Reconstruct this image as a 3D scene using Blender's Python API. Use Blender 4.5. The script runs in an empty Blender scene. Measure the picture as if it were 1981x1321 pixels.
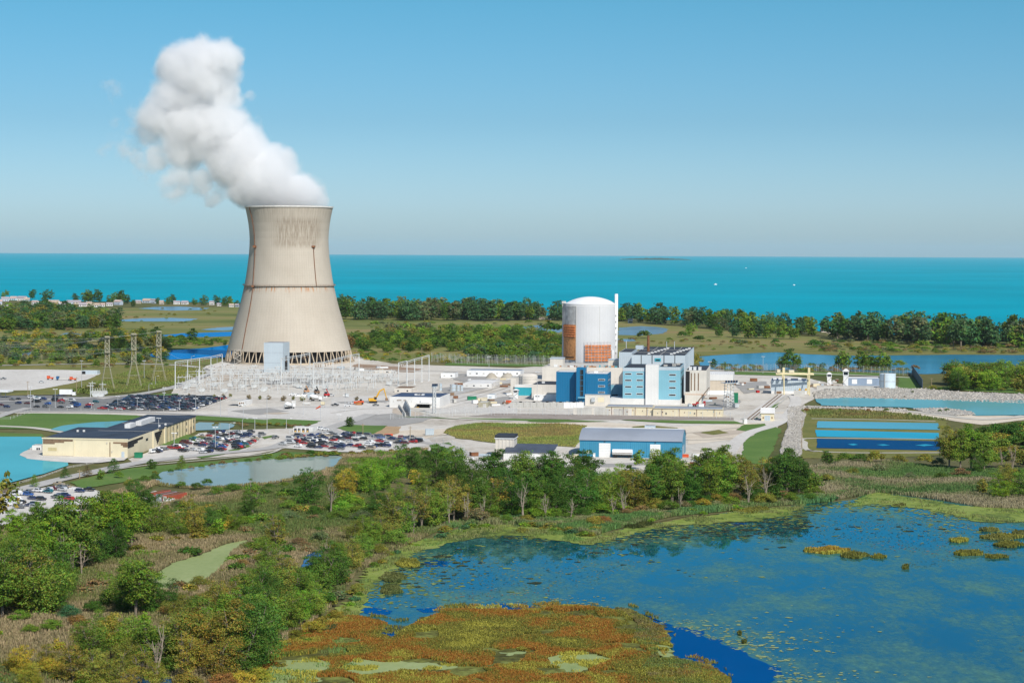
import bpy, math, random
import numpy as np
from mathutils import Vector
sc = bpy.context.scene
COL = sc.collection
rad = math.radians
rng = random.Random(7)
# ------------------------------------------------------------------ camera geometry (photo pixels -> ground points)
PW, PH, FL, HC = 1981.0, 1321.0, 3852.0, 104.0
CX, CY = PW / 2, PH / 2
PITCH = math.atan((CY - 487.6) / FL)
ROLL = math.atan(9.1 / 1981)
FWD = Vector((0, math.cos(PITCH), -math.sin(PITCH)))
_R = Vector((1, 0, 0)); _U = Vector((0, math.sin(PITCH), math.cos(PITCH)))
RI = math.cos(ROLL) * _R + math.sin(ROLL) * _U
UI = -math.sin(ROLL) * _R + math.cos(ROLL) * _U

def ray(px, py):
    d = FWD * FL + RI * (px - CX) - UI * (py - CY)
    return d.x / d.y, d.z / d.y
def G(px, py, z=0.0):
    a, b = ray(px, py)
    Y = (z - HC) / b
    return Vector((a * Y, Y, z))
def zat(px, py, Y):
    return HC + Y * ray(px, py)[1]
def xat(px, py, Y):
    return Y * ray(px, py)[0]
def mpp(px, py):
    return G(px, py).y / FL
def proj(p):
    d = Vector(p) - Vector((0, 0, HC))
    w = d.dot(FWD)
    return CX + FL * d.dot(RI) / w, CY - FL * d.dot(UI) / w

# ------------------------------------------------------------------ materials
MATS = {}
def nt(name):
    m = bpy.data.materials.new(name); m.use_nodes = True
    t = m.node_tree; t.nodes.clear()
    return m, t
def N(t, typ, **kw):
    n = t.nodes.new(typ)
    for k, v in kw.items():
        if k.startswith('i_'):
            n.inputs[k[2:].replace('_', ' ')].default_value = v
        else:
            setattr(n, k, v)
    return n
def L(t, a, b): t.links.new(a, b)
def rgba(c): return (c[0], c[1], c[2], 1.0)
def math_node(t, op, a, b=None, clamp=False):
    n = N(t, 'ShaderNodeMath', operation=op, use_clamp=clamp)
    for i, v in enumerate((a, b)):
        if v is None: continue
        if isinstance(v, (int, float)): n.inputs[i].default_value = v
        else: L(t, v, n.inputs[i])
    return n.outputs[0]
def mixc(t, fac, a, b, mode='MIX'):
    n = N(t, 'ShaderNodeMix', data_type='RGBA', blend_type=mode)
    for key, v in ((0, fac), (6, a), (7, b)):
        if isinstance(v, (int, float)): n.inputs[key].default_value = v
        elif isinstance(v, (tuple, list)): n.inputs[key].default_value = rgba(v)
        else: L(t, v, n.inputs[key])
    return n.outputs[2]
def noise(t, vec, scale, detail=4, rough=0.55, out='Fac'):
    n = N(t, 'ShaderNodeTexNoise'); n.inputs['Scale'].default_value = scale
    n.inputs['Detail'].default_value = detail; n.inputs['Roughness'].default_value = rough
    if vec is not None: L(t, vec, n.inputs['Vector'])
    return n.outputs[out]
def ramp(t, fac, stops):
    n = N(t, 'ShaderNodeValToRGB'); cr = n.color_ramp
    while len(cr.elements) < len(stops): cr.elements.new(0.5)
    for e, (p, c) in zip(cr.elements, stops):
        e.position = p; e.color = rgba(c) if not isinstance(c, (int, float)) else (c, c, c, 1)
    L(t, fac, n.inputs[0]); return n.outputs[0]
def pos(t, obj=False):
    if obj: return N(t, 'ShaderNodeTexCoord').outputs['Object']
    return N(t, 'ShaderNodeNewGeometry').outputs['Position']
def scaled(t, v, s):
    n = N(t, 'ShaderNodeVectorMath', operation='MULTIPLY'); L(t, v, n.inputs[0]); n.inputs[1].default_value = s
    return n.outputs[0]
def finish(m, t, col, rough=0.8, spec=0.3, metal=0.0, bump=None, bstr=0.3, bdist=0.1):
    b = N(t, 'ShaderNodeBsdfPrincipled')
    if isinstance(col, (tuple, list)): b.inputs['Base Color'].default_value = rgba(col)
    else: L(t, col, b.inputs['Base Color'])
    b.inputs['Roughness'].default_value = rough; b.inputs['Metallic'].default_value = metal
    b.inputs['Specular IOR Level'].default_value = spec
    if bump is not None:
        bn = N(t, 'ShaderNodeBump'); bn.inputs['Strength'].default_value = bstr; bn.inputs['Distance'].default_value = bdist
        L(t, bump, bn.inputs['Height']); L(t, bn.outputs[0], b.inputs['Normal'])
    o = N(t, 'ShaderNodeOutputMaterial'); L(t, b.outputs[0], o.inputs['Surface'])
    return m
def paint(name, c, rough=0.6, var=0.12, scale=0.35, metal=0.0, spec=0.3, ribs=0.0, streak=0.0):
    """painted / concrete / metal surface with weathering, vertical streaks and optional cladding ribs"""
    if name in MATS: return MATS[name]
    m, t = nt(name); p = pos(t, True)
    f = noise(t, p, scale, 5, 0.6)
    d = tuple(x * (1 - 1.6 * var) for x in c); h = tuple(min(1, x * (1 + var)) for x in c)
    col = ramp(t, f, [(0.3, d), (0.62, h)])
    if streak:
        s = noise(t, scaled(t, p, (1.1, 1.1, 0.06)), 1.0, 4, 0.6)
        k = ramp(t, s, [(0.45, 0.0), (0.75, 1.0)])
        k = math_node(t, 'MULTIPLY', k, streak)
        col = mixc(t, k, col, tuple(x * y for x, y in zip(c, (0.5, 0.45, 0.38))))
    bump = None
    if ribs:
        sx = N(t, 'ShaderNodeSeparateXYZ'); L(t, p, sx.inputs[0])
        a = math_node(t, 'ADD', sx.outputs[0], sx.outputs[1])
        w = math_node(t, 'SINE', math_node(t, 'MULTIPLY', a, 6.2832 / ribs))
        bump = math_node(t, 'MULTIPLY', w, 0.5)
    MATS[name] = finish(m, t, col, rough, spec, metal, bump, 0.5, 0.12)
    return MATS[name]
def ground(name, stops, s1=0.02, s2=0.3, stretch=(1, 1, 1), rough=0.95, bstr=0.4, bdist=0.3, mixf=0.45):
    if name in MATS: return MATS[name]
    m, t = nt(name); p = scaled(t, pos(t), stretch)
    a = noise(t, p, s1, 6, 0.6); b = noise(t, p, s2, 5, 0.65)
    f = math_node(t, 'ADD', math_node(t, 'MULTIPLY', a, 1 - mixf), math_node(t, 'MULTIPLY', b, mixf))
    col = ramp(t, f, stops)
    MATS[name] = finish(m, t, col, rough, 0.15, 0, b, bstr, bdist)
    return MATS[name]
def water(name, base, tint=(0.6, 0.85, 1.0), rough=0.06, wave=0.5, wstr=0.12, refl=0.5, mottle=None, far=False):
    if name in MATS: return MATS[name]
    m, t = nt(name); p = pos(t)
    f = noise(t, p, 0.012 if not far else 0.0012, 4, 0.55)
    col = ramp(t, f, [(0.3, tuple(x * 0.86 for x in base)), (0.7, tuple(x * 1.1 for x in base))])
    w = noise(t, scaled(t, p, (1, 0.6, 1)), wave, 3, 0.6)
    bn = N(t, 'ShaderNodeBump'); bn.inputs['Strength'].default_value = wstr; bn.inputs['Distance'].default_value = 0.12
    L(t, w, bn.inputs['Height'])
    fr = N(t, 'ShaderNodeFresnel'); fr.inputs['IOR'].default_value = 1.33; L(t, bn.outputs[0], fr.inputs['Normal'])
    fac = math_node(t, 'MULTIPLY', fr.outputs[0], refl, True)
    if mottle:
        mc, lo, hi, amt = mottle
        q = scaled(t, p, (1, 0.45, 1))
        a = noise(t, q, 0.035, 7, 0.68); b = noise(t, q, 0.5, 5, 0.7)
        k = math_node(t, 'ADD', math_node(t, 'MULTIPLY', a, 0.7), math_node(t, 'MULTIPLY', b, 0.3))
        k = math_node(t, 'MULTIPLY', ramp(t, k, [(lo, 0.0), (hi, 1.0)]), amt)
        mcol = ramp(t, noise(t, p, 0.9, 4, 0.7), [(0.35, tuple(x * 0.7 for x in mc)), (0.7, tuple(x * 1.25 for x in mc))])
        red = ramp(t, noise(t, q, 0.22, 6, 0.75), [(0.66, 0.0), (0.74, 0.5)])
        mcol = mixc(t, red, mcol, (0.22, 0.09, 0.07))
        col = mixc(t, k, col, mcol)
        fac = math_node(t, 'MULTIPLY', fac, math_node(t, 'SUBTRACT', 1.0, math_node(t, 'MULTIPLY', k, 0.8)))
    df = N(t, 'ShaderNodeBsdfDiffuse'); L(t, col, df.inputs[0])
    gl = N(t, 'ShaderNodeBsdfGlossy'); gl.inputs['Roughness'].default_value = rough; gl.inputs['Color'].default_value = rgba(tint)
    L(t, bn.outputs[0], gl.inputs['Normal'])
    mx = N(t, 'ShaderNodeMixShader'); L(t, fac, mx.inputs[0]); L(t, df.outputs[0], mx.inputs[1]); L(t, gl.outputs[0], mx.inputs[2])
    o = N(t, 'ShaderNodeOutputMaterial'); L(t, mx.outputs[0], o.inputs['Surface'])
    MATS[name] = m; return m
def leafmat(name, attr=False, transl=0.3):
    if name in MATS: return MATS[name]
    m, t = nt(name)
    if attr:
        base = N(t, 'ShaderNodeVertexColor', layer_name='Col').outputs[0]
    else:
        oi = N(t, 'ShaderNodeObjectInfo'); va = N(t, 'ShaderNodeVertexColor', layer_name='Col').outputs[0]
        base = mixc(t, 1.0, oi.outputs['Color'], va, 'MULTIPLY')
        vm = N(t, 'ShaderNodeVectorMath', operation='SCALE'); L(t, base, vm.inputs[0]); vm.inputs['Scale'].default_value = 2.0
        base = vm.outputs[0]
    df = N(t, 'ShaderNodeBsdfPrincipled'); df.inputs['Roughness'].default_value = 0.6; df.inputs['Specular IOR Level'].default_value = 0.12
    L(t, base, df.inputs['Base Color'])
    tr = N(t, 'ShaderNodeBsdfTranslucent'); L(t, base, tr.inputs[0])
    mx = N(t, 'ShaderNodeMixShader'); mx.inputs[0].default_value = transl
    L(t, df.outputs[0], mx.inputs[1]); L(t, tr.outputs[0], mx.inputs[2])
    o = N(t, 'ShaderNodeOutputMaterial'); L(t, mx.outputs[0], o.inputs['Surface'])
    MATS[name] = m; return m
def objcolor(name, rough=0.3, spec=0.5):
    if name in MATS: return MATS[name]
    m, t = nt(name); oi = N(t, 'ShaderNodeObjectInfo')
    d = noise(t, pos(t, True), 1.5, 4)
    c = mixc(t, ramp(t, d, [(0.45, 0.0), (0.8, 0.35)]), oi.outputs['Color'], (0.25, 0.23, 0.2))
    MATS[name] = finish(m, t, c, rough, spec); return MATS[name]

# ------------------------------------------------------------------ object helpers
def tag(o, label=None, cat=None, group=None, kind=None):
    if label: o['label'] = label
    if cat: o['category'] = cat
    if group: o['group'] = group
    if kind: o['kind'] = kind
    return o
def empty(name, loc, rz=0.0):
    o = bpy.data.objects.new(name, None); COL.objects.link(o)
    o.location = loc; o.rotation_euler = (0, 0, rz); o.empty_display_size = 0.5
    return o
def mesh_obj(name, me, parent=None):
    o = bpy.data.objects.new(name, me); COL.objects.link(o)
    if parent is not None: o.parent = parent
    return o
REG = []           # (object, description, photo px, photo py)  -> labels given at the end
def reg(o, desc, cat, group, px, py):
    REG.append((o, desc, px, py)); tag(o, None, cat, group); return o

class MB:
    """collects shapes into one mesh"""
    def __init__(s): s.v = []; s.f = []; s.m = []; s.mi = 0
    def add(s, vs, fs):
        k = len(s.v); s.v += [tuple(x) for x in vs]
        s.f += [tuple(i + k for i in f) for f in fs]; s.m += [s.mi] * len(fs); return s
    def box(s, x0, x1, y0, y1, z0, z1):
        return s.add([(x0, y0, z0), (x1, y0, z0), (x1, y1, z0), (x0, y1, z0), (x0, y0, z1), (x1, y0, z1), (x1, y1, z1), (x0, y1, z1)],
                     [(0, 3, 2, 1), (4, 5, 6, 7), (0, 1, 5, 4), (1, 2, 6, 5), (2, 3, 7, 6), (3, 0, 4, 7)])
    def tube(s, pts, rs, n=6, cap=True):
        pts = [Vector(p) for p in pts]
        if isinstance(rs, (int, float)): rs = [rs] * len(pts)
        rings = []
        for i, p in enumerate(pts):
            d = (pts[min(i + 1, len(pts) - 1)] - pts[max(i - 1, 0)]).normalized()
            a = Vector((0, 0, 1)) if abs(d.z) < 0.9 else Vector((1, 0, 0))
            u = d.cross(a).normalized(); w = d.cross(u)
            rings.append([p + (u * math.cos(6.28319 * k / n) + w * math.sin(6.28319 * k / n)) * rs[i] for k in range(n)])
        vs = [v for r in rings for v in r]; fs = []
        for i in range(len(pts) - 1):
            for k in range(n):
                fs.append((i * n + k, i * n + (k + 1) % n, (i + 1) * n + (k + 1) % n, (i + 1) * n + k))
        if cap: fs += [tuple(range(n - 1, -1, -1)), tuple((len(pts) - 1) * n + k for k in range(n))]
        return s.add(vs, fs)
    def lathe(s, prof, n=32, cx=0, cy=0, cap=True, a0=0.0, a1=2 * math.pi):
        full = abs(a1 - a0 - 2 * math.pi) < 1e-6
        m = n if full else n + 1
        vs = [(cx + r * math.cos(a0 + (a1 - a0) * k / n), cy + r * math.sin(a0 + (a1 - a0) * k / n), z) for r, z in prof for k in range(m)]
        fs = []
        for i in range(len(prof) - 1):
            for k in range(n):
                k2 = (k + 1) % m
                fs.append((i * m + k, i * m + k2, (i + 1) * m + k2, (i + 1) * m + k))
        if cap and full:
            fs.append(tuple((len(prof) - 1) * m + k for k in range(m)))
        return s.add(vs, fs)
    def prism(s, poly, z0, z1):
        n = len(poly)
        return s.add([(p[0], p[1], z0) for p in poly] + [(p[0], p[1], z1) for p in poly],
                     [tuple(range(n - 1, -1, -1)), tuple(range(n, 2 * n))] + [(i, (i + 1) % n, n + (i + 1) % n, n + i) for i in range(n)])
    def extrude_x(s, prof, x0, x1):
        """profile in (y,z), extruded along x"""
        n = len(prof)
        return s.add([(x0, p[0], p[1]) for p in prof] + [(x1, p[0], p[1]) for p in prof],
                     [tuple(range(n)), tuple(range(2 * n - 1, n - 1, -1))] + [(i, n + i, n + (i + 1) % n, (i + 1) % n) for i in range(n)])
    def mesh(s, name, mats, smooth=False):
        me = bpy.data.meshes.new(name); me.from_pydata(s.v, [], s.f)
        for m in (mats if isinstance(mats, (list, tuple)) else [mats]): me.materials.append(m)
        if any(s.m): me.polygons.foreach_set('material_index', s.m)
        if smooth: me.polygons.foreach_set('use_smooth', [True] * len(s.f))
        me.update(); return me
    def build(s, name, mats, parent=None, smooth=False):
        return mesh_obj(name, s.mesh(name, mats, smooth), parent)

def np_mesh(name, V, quads, mats, cols=None, nv=4):
    """big mesh from numpy arrays; quads (n,nv) ints; cols (n,3) per face"""
    me = bpy.data.meshes.new(name); n = len(quads)
    me.vertices.add(len(V)); me.vertices.foreach_set('co', V.astype(np.float32).ravel())
    me.loops.add(n * nv); me.loops.foreach_set('vertex_index', quads.astype(np.int32).ravel())
    me.polygons.add(n); me.polygons.foreach_set('loop_start', np.arange(0, n * nv, nv, dtype=np.int32))
    me.update(calc_edges=True)
    if cols is not None:
        ca = me.color_attributes.new('Col', 'FLOAT_COLOR', 'CORNER')
        c4 = np.ones((n, 4), np.float32); c4[:, :3] = cols
        ca.data.foreach_set('color', np.repeat(c4, nv, axis=0).ravel())
    for m in (mats if isinstance(mats, (list, tuple)) else [mats]): me.materials.append(m)
    me.update(); return me
_perm = np.random.RandomState(3).rand(4096).astype(np.float32)
def vnoise(x, y, s):
    x = np.asarray(x) * s; y = np.asarray(y) * s
    xi = np.floor(x).astype(int); yi = np.floor(y).astype(int); fx = x - xi; fy = y - yi
    fx = fx * fx * (3 - 2 * fx); fy = fy * fy * (3 - 2 * fy)
    h = lambda a, b: _perm[(a * 73 + b * 1237 + (a * b) % 17) % 4096]
    return (h(xi, yi) * (1 - fx) + h(xi + 1, yi) * fx) * (1 - fy) + (h(xi, yi + 1) * (1 - fx) + h(xi + 1, yi + 1) * fx) * fy
def fb(x, y, s): return (vnoise(x, y, s) + 0.5 * vnoise(x + 91, y, s * 2.1) + 0.25 * vnoise(x, y + 57, s * 4.3)) / 1.75
def inpoly(x, y, P):
    c = np.zeros(len(x), bool); j = len(P) - 1
    for i in range(len(P)):
        xi, yi = P[i][:2]; xj, yj = P[j][:2]
        k = ((yi > y) != (yj > y)) & (x < (xj - xi) * (y - yi) / (yj - yi + 1e-12) + xi)
        c ^= k; j = i
    return c
def edge_poly(pts, jit, step):
    """world outline subdivided and roughened"""
    r = random.Random(int(pts[0][0] * 10) + len(pts)); out = []
    n = len(pts)
    for i in range(n):
        a = Vector(pts[i][:2]); b = Vector(pts[(i + 1) % n][:2]); d = b - a; k = max(1, min(60, int(d.length / step)))
        nrm = Vector((-d.y, d.x)).normalized() if d.length > 0 else Vector((0, 1))
        for j in range(k):
            p = a + d * (j / k)
            o = jit * (0.9 * (float(vnoise([p.x + 300], [p.y + 77], 0.5 / max(step, 1))[0]) - 0.5) + 2.2 * (float(fb(np.array([p.x + 900]), np.array([p.y]), 0.06)[0]) - 0.5) + 0.7 * (r.random() - 0.5))
            if j: p = p + nrm * o
            out.append((p.x, p.y))
    return out
def sheet(name, pix, z, mat, jit=0.0, step=6.0, kind='structure', label=None, cat=None, th=0.0):
    pts = [G(*p) for p in pix]
    P = edge_poly(pts, jit, step) if jit else [(p.x, p.y) for p in pts]
    me = bpy.data.meshes.new(name); me.from_pydata([(x, y, z) for x, y in P], [], [tuple(range(len(P)))])
    me.materials.append(mat); me.update()
    if me.polygons[0].normal.z < 0: me.flip_normals()
    o = mesh_obj(name, me); tag(o, label, cat, None, kind)
    return o
# ------------------------------------------------------------------ ground, water, pavements
M_FIELD = ground('field grass', [(0.30, (0.050, 0.062, 0.020)), (0.45, (0.095, 0.105, 0.032)), (0.58, (0.15, 0.135, 0.05)), (0.72, (0.21, 0.165, 0.075))], 0.006, 0.12, (1, 0.6, 1))
M_MEADOW = ground('dry meadow soil', [(0.3, (0.06, 0.065, 0.025)), (0.5, (0.12, 0.115, 0.046)), (0.7, (0.22, 0.18, 0.09))], 0.03, 0.5)
M_MARSHG = ground('back marsh', [(0.32, (0.06, 0.09, 0.024)), (0.42, (0.125, 0.15, 0.036)), (0.52, (0.20, 0.20, 0.06)), (0.6, (0.25, 0.20, 0.08)), (0.68, (0.28, 0.175, 0.08))], 0.006, 0.03, (0.35, 1, 1), mixf=0.35)
M_LAWN = ground('mown lawn', [(0.3, (0.07, 0.135, 0.03)), (0.55, (0.11, 0.19, 0.042)), (0.75, (0.19, 0.22, 0.075))], 0.025, 0.6, mixf=0.35)
M_WEED = ground('rough weeds', [(0.3, (0.09, 0.115, 0.028)), (0.5, (0.17, 0.17, 0.045)), (0.62, (0.225, 0.19, 0.07)), (0.75, (0.24, 0.15, 0.07))], 0.03, 0.4)
M_GRAVEL = ground('pale gravel', [(0.32, (0.33, 0.28, 0.225)), (0.43, (0.50, 0.455, 0.39)), (0.55, (0.61, 0.57, 0.505)), (0.70, (0.72, 0.685, 0.63))], 0.016, 0.2, bstr=0.2)
M_CONC = ground('pale concrete paving', [(0.30, (0.42, 0.39, 0.35)), (0.5, (0.58, 0.55, 0.505)), (0.72, (0.70, 0.67, 0.625))], 0.015, 0.3, (1, 0.5, 1), bstr=0.1)
M_SAND = ground('bare sandy soil', [(0.3, (0.46, 0.37, 0.27)), (0.5, (0.64, 0.56, 0.45)), (0.75, (0.76, 0.69, 0.59))], 0.03, 0.4, bstr=0.3)
M_ASPH = ground('worn asphalt', [(0.3, (0.15, 0.15, 0.148)), (0.55, (0.22, 0.218, 0.212)), (0.75, (0.30, 0.295, 0.28))], 0.02, 0.5, bstr=0.1)
M_ROAD = ground('bleached asphalt road', [(0.3, (0.35, 0.335, 0.315)), (0.55, (0.44, 0.425, 0.40)), (0.75, (0.53, 0.51, 0.48))], 0.02, 0.5, bstr=0.1)
M_PATH = ground('concrete footpath', [(0.3, (0.45, 0.42, 0.36)), (0.7, (0.60, 0.57, 0.50))], 0.05, 0.8, bstr=0.1)
M_BED = ground('rock bed', [(0.3, (0.28, 0.26, 0.23)), (0.7, (0.48, 0.46, 0.42))], 0.1, 0.7, bstr=0.8)
M_WEEDW = ground('duckweed', [(0.34, (0.03, 0.045, 0.018)), (0.43, (0.11, 0.15, 0.03)), (0.50, (0.20, 0.26, 0.045)), (0.58, (0.25, 0.30, 0.07)), (0.68, (0.20, 0.18, 0.06))], 0.045, 0.35, (1, 0.6, 1), rough=0.7, bstr=0.2, mixf=0.4)
M_PALEW = ground('pale duckweed', [(0.28, (0.21, 0.27, 0.09)), (0.6, (0.31, 0.36, 0.15)), (0.75, (0.36, 0.37, 0.19))], 0.05, 0.6, (1, 0.5, 1), rough=0.6, bstr=0.05)
M_MUCK = ground('marsh litter', [(0.34, (0.035, 0.035, 0.012)), (0.48, (0.09, 0.09, 0.022)), (0.58, (0.19, 0.21, 0.05)), (0.7, (0.24, 0.27, 0.09))], 0.06, 0.5)

W_LAKE = water('lake water', (0.0, 0.31, 0.40), (0.2, 0.75, 1.0), 0.3, 0.08, 0.25, 0.08, far=True)
W_TURQ = water('turquoise pond water', (0.085, 0.37, 0.42), (0.4, 0.85, 1.0), 0.08, 0.5, 0.10, 0.3)
W_RIVER = water('river water', (0.04, 0.21, 0.33), (0.6, 0.85, 1.0), 0.10, 0.3, 0.12, 0.45)
W_BLUE = water('deep blue river water', (0.0, 0.16, 0.45), (0.15, 0.6, 1.0), 0.08, 0.3, 0.12, 0.4)
W_PALE = water('shallow marsh water', (0.17, 0.28, 0.36), (0.6, 0.85, 1.0), 0.15, 0.3, 0.12, 0.4)
W_CANAL = water('canal water', (0.13, 0.34, 0.36), (0.5, 0.85, 1.0), 0.10, 0.4, 0.12, 0.35)
W_GREY = water('grey green pond water', (0.25, 0.32, 0.29), (0.85, 0.93, 1.0), 0.06, 0.4, 0.03, 0.5)
W_T1 = water('treatment pond water', (0.09, 0.33, 0.42), (0.4, 0.8, 1.0), 0.10, 0.4, 0.1, 0.25)
W_T2 = water('bright treatment pond water', (0.03, 0.33, 0.47), (0.35, 0.8, 1.0), 0.10, 0.4, 0.1, 0.25)
W_T3 = water('dark treatment pond water', (0.004, 0.055, 0.15), (0.2, 0.55, 1.0), 0.10, 0.4, 0.1, 0.2)
W_POND = water('marsh pond water', (0.004, 0.065, 0.105), (0.18, 0.66, 0.82), 0.015, 0.6, 0.015, 1.4, mottle=((0.085, 0.20, 0.15), 0.43, 0.60, 0.95))
W_OPEN = water('open marsh water', (0.0, 0.055, 0.19), (0.05, 0.5, 0.88), 0.04, 0.6, 0.03, 0.6)

# one ground sheet reaching past the far shore, and the lake beyond it out to the horizon
g = MB(); g.add([(-70000, -600, 0), (70000, -600, 0), (70000, 62000, 0), (-70000, 62000, 0)], [(0, 1, 2, 3)])
tag(g.build('ground', M_FIELD), kind='structure')
shore_px = [(-260, 579), (0, 581), (200, 584), (330, 584), (440, 586), (560, 592), (700, 604), (850, 608), (1000, 611), (1090, 612), (1200, 615), (1330, 621), (1450, 632), (1560, 640), (1700, 647), (1850, 652), (1981, 655), (2250, 662)]
sp = [G(*p) for p in shore_px]
far = [(60000, 4200), (60000, 60000), (-60000, 60000), (-60000, sp[0].y + 200)]
me = bpy.data.meshes.new('lake'); P = [(p.x, p.y) for p in sp] + far
me.from_pydata([(x, y, 0.6) for x, y in P], [], [tuple(range(len(P)))]); me.materials.append(W_LAKE); me.update()
if me.polygons[0].normal.z < 0: me.flip_normals()
tag(mesh_obj('lake', me), kind='structure')

def strip(name, line, width, z, mat):
    """a road or path of constant width along ground points"""
    pts = [G(*p) for p in line]
    # smooth (Catmull-Rom)
    q = []
    for i in range(len(pts) - 1):
        p0, p1, p2, p3 = pts[max(i - 1, 0)], pts[i], pts[i + 1], pts[min(i + 2, len(pts) - 1)]
        for k in range(6):
            t = k / 6
            q.append(0.5 * ((2 * p1) + (p2 - p0) * t + (2 * p0 - 5 * p1 + 4 * p2 - p3) * t * t + (3 * p1 - p0 - 3 * p2 + p3) * t ** 3))
    q.append(pts[-1])
    m = MB(); vs = []
    for i, p in enumerate(q):
        d = (q[min(i + 1, len(q) - 1)] - q[max(i - 1, 0)]); n = Vector((-d.y, d.x, 0)).normalized() * width / 2
        vs += [(p.x + n.x, p.y + n.y, z), (p.x - n.x, p.y - n.y, z)]
    m.add(vs, [(2 * i, 2 * i + 1, 2 * i + 3, 2 * i + 2) for i in range(len(q) - 1)])
    return tag(m.build(name, mat), kind='structure')

S = sheet
# back marsh and its pools
S('marsh', [(-420, 604), (230, 596), (470, 594), (660, 608), (900, 618), (1200, 622), (1400, 640), (1640, 656), (2600, 668), (2600, 690), (1400, 690), (1100, 690), (760, 700), (440, 705), (-420, 705)], 0.06, M_MARSHG, 4, 30)
for px in ([(267, 597), (300, 594), (345, 593), (404, 596), (395, 600), (330, 601)],
           [(230, 619), (270, 616), (330, 615), (384, 617), (360, 622), (290, 622), (235, 622)],
           [(389, 638), (420, 634), (462, 632), (462, 638), (430, 640)],
           [(18, 680), (35, 674), (63, 676), (60, 688), (20, 689)],
           [(119, 646), (135, 643), (160, 645), (150, 650), (122, 650)], [(172, 645), (184, 643), (188, 650), (178, 653)],
           [(222, 645), (233, 644), (233, 648), (223, 648)],
           [(1000, 633), (1040, 629), (1090, 631), (1095, 640), (1080, 644), (1040, 641)],
           [(1196, 634), (1240, 631), (1275, 633), (1294, 637), (1285, 645), (1240, 649), (1196, 648)],
           [(1190, 656), (1225, 656), (1230, 660), (1195, 662)]):
    S('marsh_pool', px, 0.2, W_PALE, 3, 12)
S('river', [(275, 688), (320, 679), (400, 673), (470, 664), (470, 690), (400, 693), (330, 696)], 0.2, W_BLUE, 3, 15)
S('river', [(312, 649), (350, 645), (445, 642), (470, 642), (470, 650), (400, 652), (330, 652)], 0.2, W_BLUE, 3, 15)
S('river', [(1352, 690), (1400, 686), (1450, 683), (1500, 681), (1560, 685), (1640, 688), (1740, 687), (1850, 686), (2600, 690), (2600, 718), (1900, 720), (1790, 724), (1740, 722), (1600, 716), (1500, 716), (1390, 716), (1352, 712)], 0.2, W_RIVER, 3, 15)
S('river_bank', [(1340, 682), (1440, 677), (1510, 674), (1600, 679), (1740, 681), (1860, 678), (2600, 683), (2600, 690), (1850, 686.5), (1740, 687.5), (1640, 688.5), (1560, 685.5), (1500, 681.5), (1400, 686.5), (1352, 690)], 0.3, M_WEED, 2, 10)

# plant grounds
S('grass_verge', [(-420, 700), (200, 700), (380, 702), (395, 712), (330, 745), (250, 755), (120, 756), (-420, 760)], 0.1, M_WEED, 3, 12)
S('yard', [(1090, 703), (1370, 714), (1480, 722), (1570, 733), (1600, 741), (1760, 748), (1700, 756), (1580, 758), (1575, 772), (1540, 790), (1500, 832), (1430, 905), (1380, 912), (1200, 920), (950, 915), (880, 905), (832, 872), (650, 856), (545, 868), (480, 881), (400, 886), (260, 897), (248, 888), (300, 868), (385, 838), (440, 832), (590, 828), (625, 815), (430, 808), (110, 800), (-420, 798), (-420, 768), (330, 768), (345, 742), (390, 712), (440, 695), (500, 690), (690, 690), (760, 704), (1000, 712)], 0.12, M_GRAVEL, 2, 12)
S('yard', [(-420, 716), (90, 715), (175, 717), (195, 722), (168, 735), (120, 745), (70, 755), (-420, 762)], 0.2, M_CONC, 1.5, 10)
S('apron', [(440, 790), (720, 782), (820, 795), (700, 826), (590, 828), (440, 806)], 0.22, M_CONC, 0.5, 15)
S('apron', [(640, 768), (1000, 760), (1000, 800), (760, 800), (640, 790)], 0.2, M_CONC, 1, 15)
S('dirt_patch', [(690, 704), (740, 707), (820, 714), (800, 721), (720, 716), (680, 709)], 0.2, ground('reddish dirt', [(0.3, (0.22, 0.14, 0.09)), (0.7, (0.4, 0.3, 0.22))], 0.05, 0.5), 2, 8)
S('dirt_patch', [(740, 838), (790, 832), (860, 830), (1000, 815), (1180, 818), (1300, 826), (1470, 818), (1500, 828), (1420, 850), (1330, 860), (1330, 845), (1140, 838), (1060, 826), (900, 826), (860, 842), (800, 852)], 0.2, M_SAND, 3, 10)
S('dirt_patch', [(1440, 800), (1640, 792), (1760, 795), (1850, 800), (1981, 806), (1990, 812), (1900, 822), (1830, 812), (1760, 806), (1640, 800), (1560, 800)], 0.2, M_SAND, 2, 10)
S('dirt_patch', [(706, 843), (745, 825), (775, 826), (772, 838), (742, 847)], 0.3, ground('orange dirt', [(0.3, (0.34, 0.22, 0.12)), (0.7, (0.5, 0.36, 0.22))], 0.1, 0.6), 1, 5)
S('gravel_yard', [(880, 880), (960, 862), (1120, 862), (1330, 884), (1330, 912), (1120, 922), (900, 908)], 0.25, M_GRAVEL, 1, 10)
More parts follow.
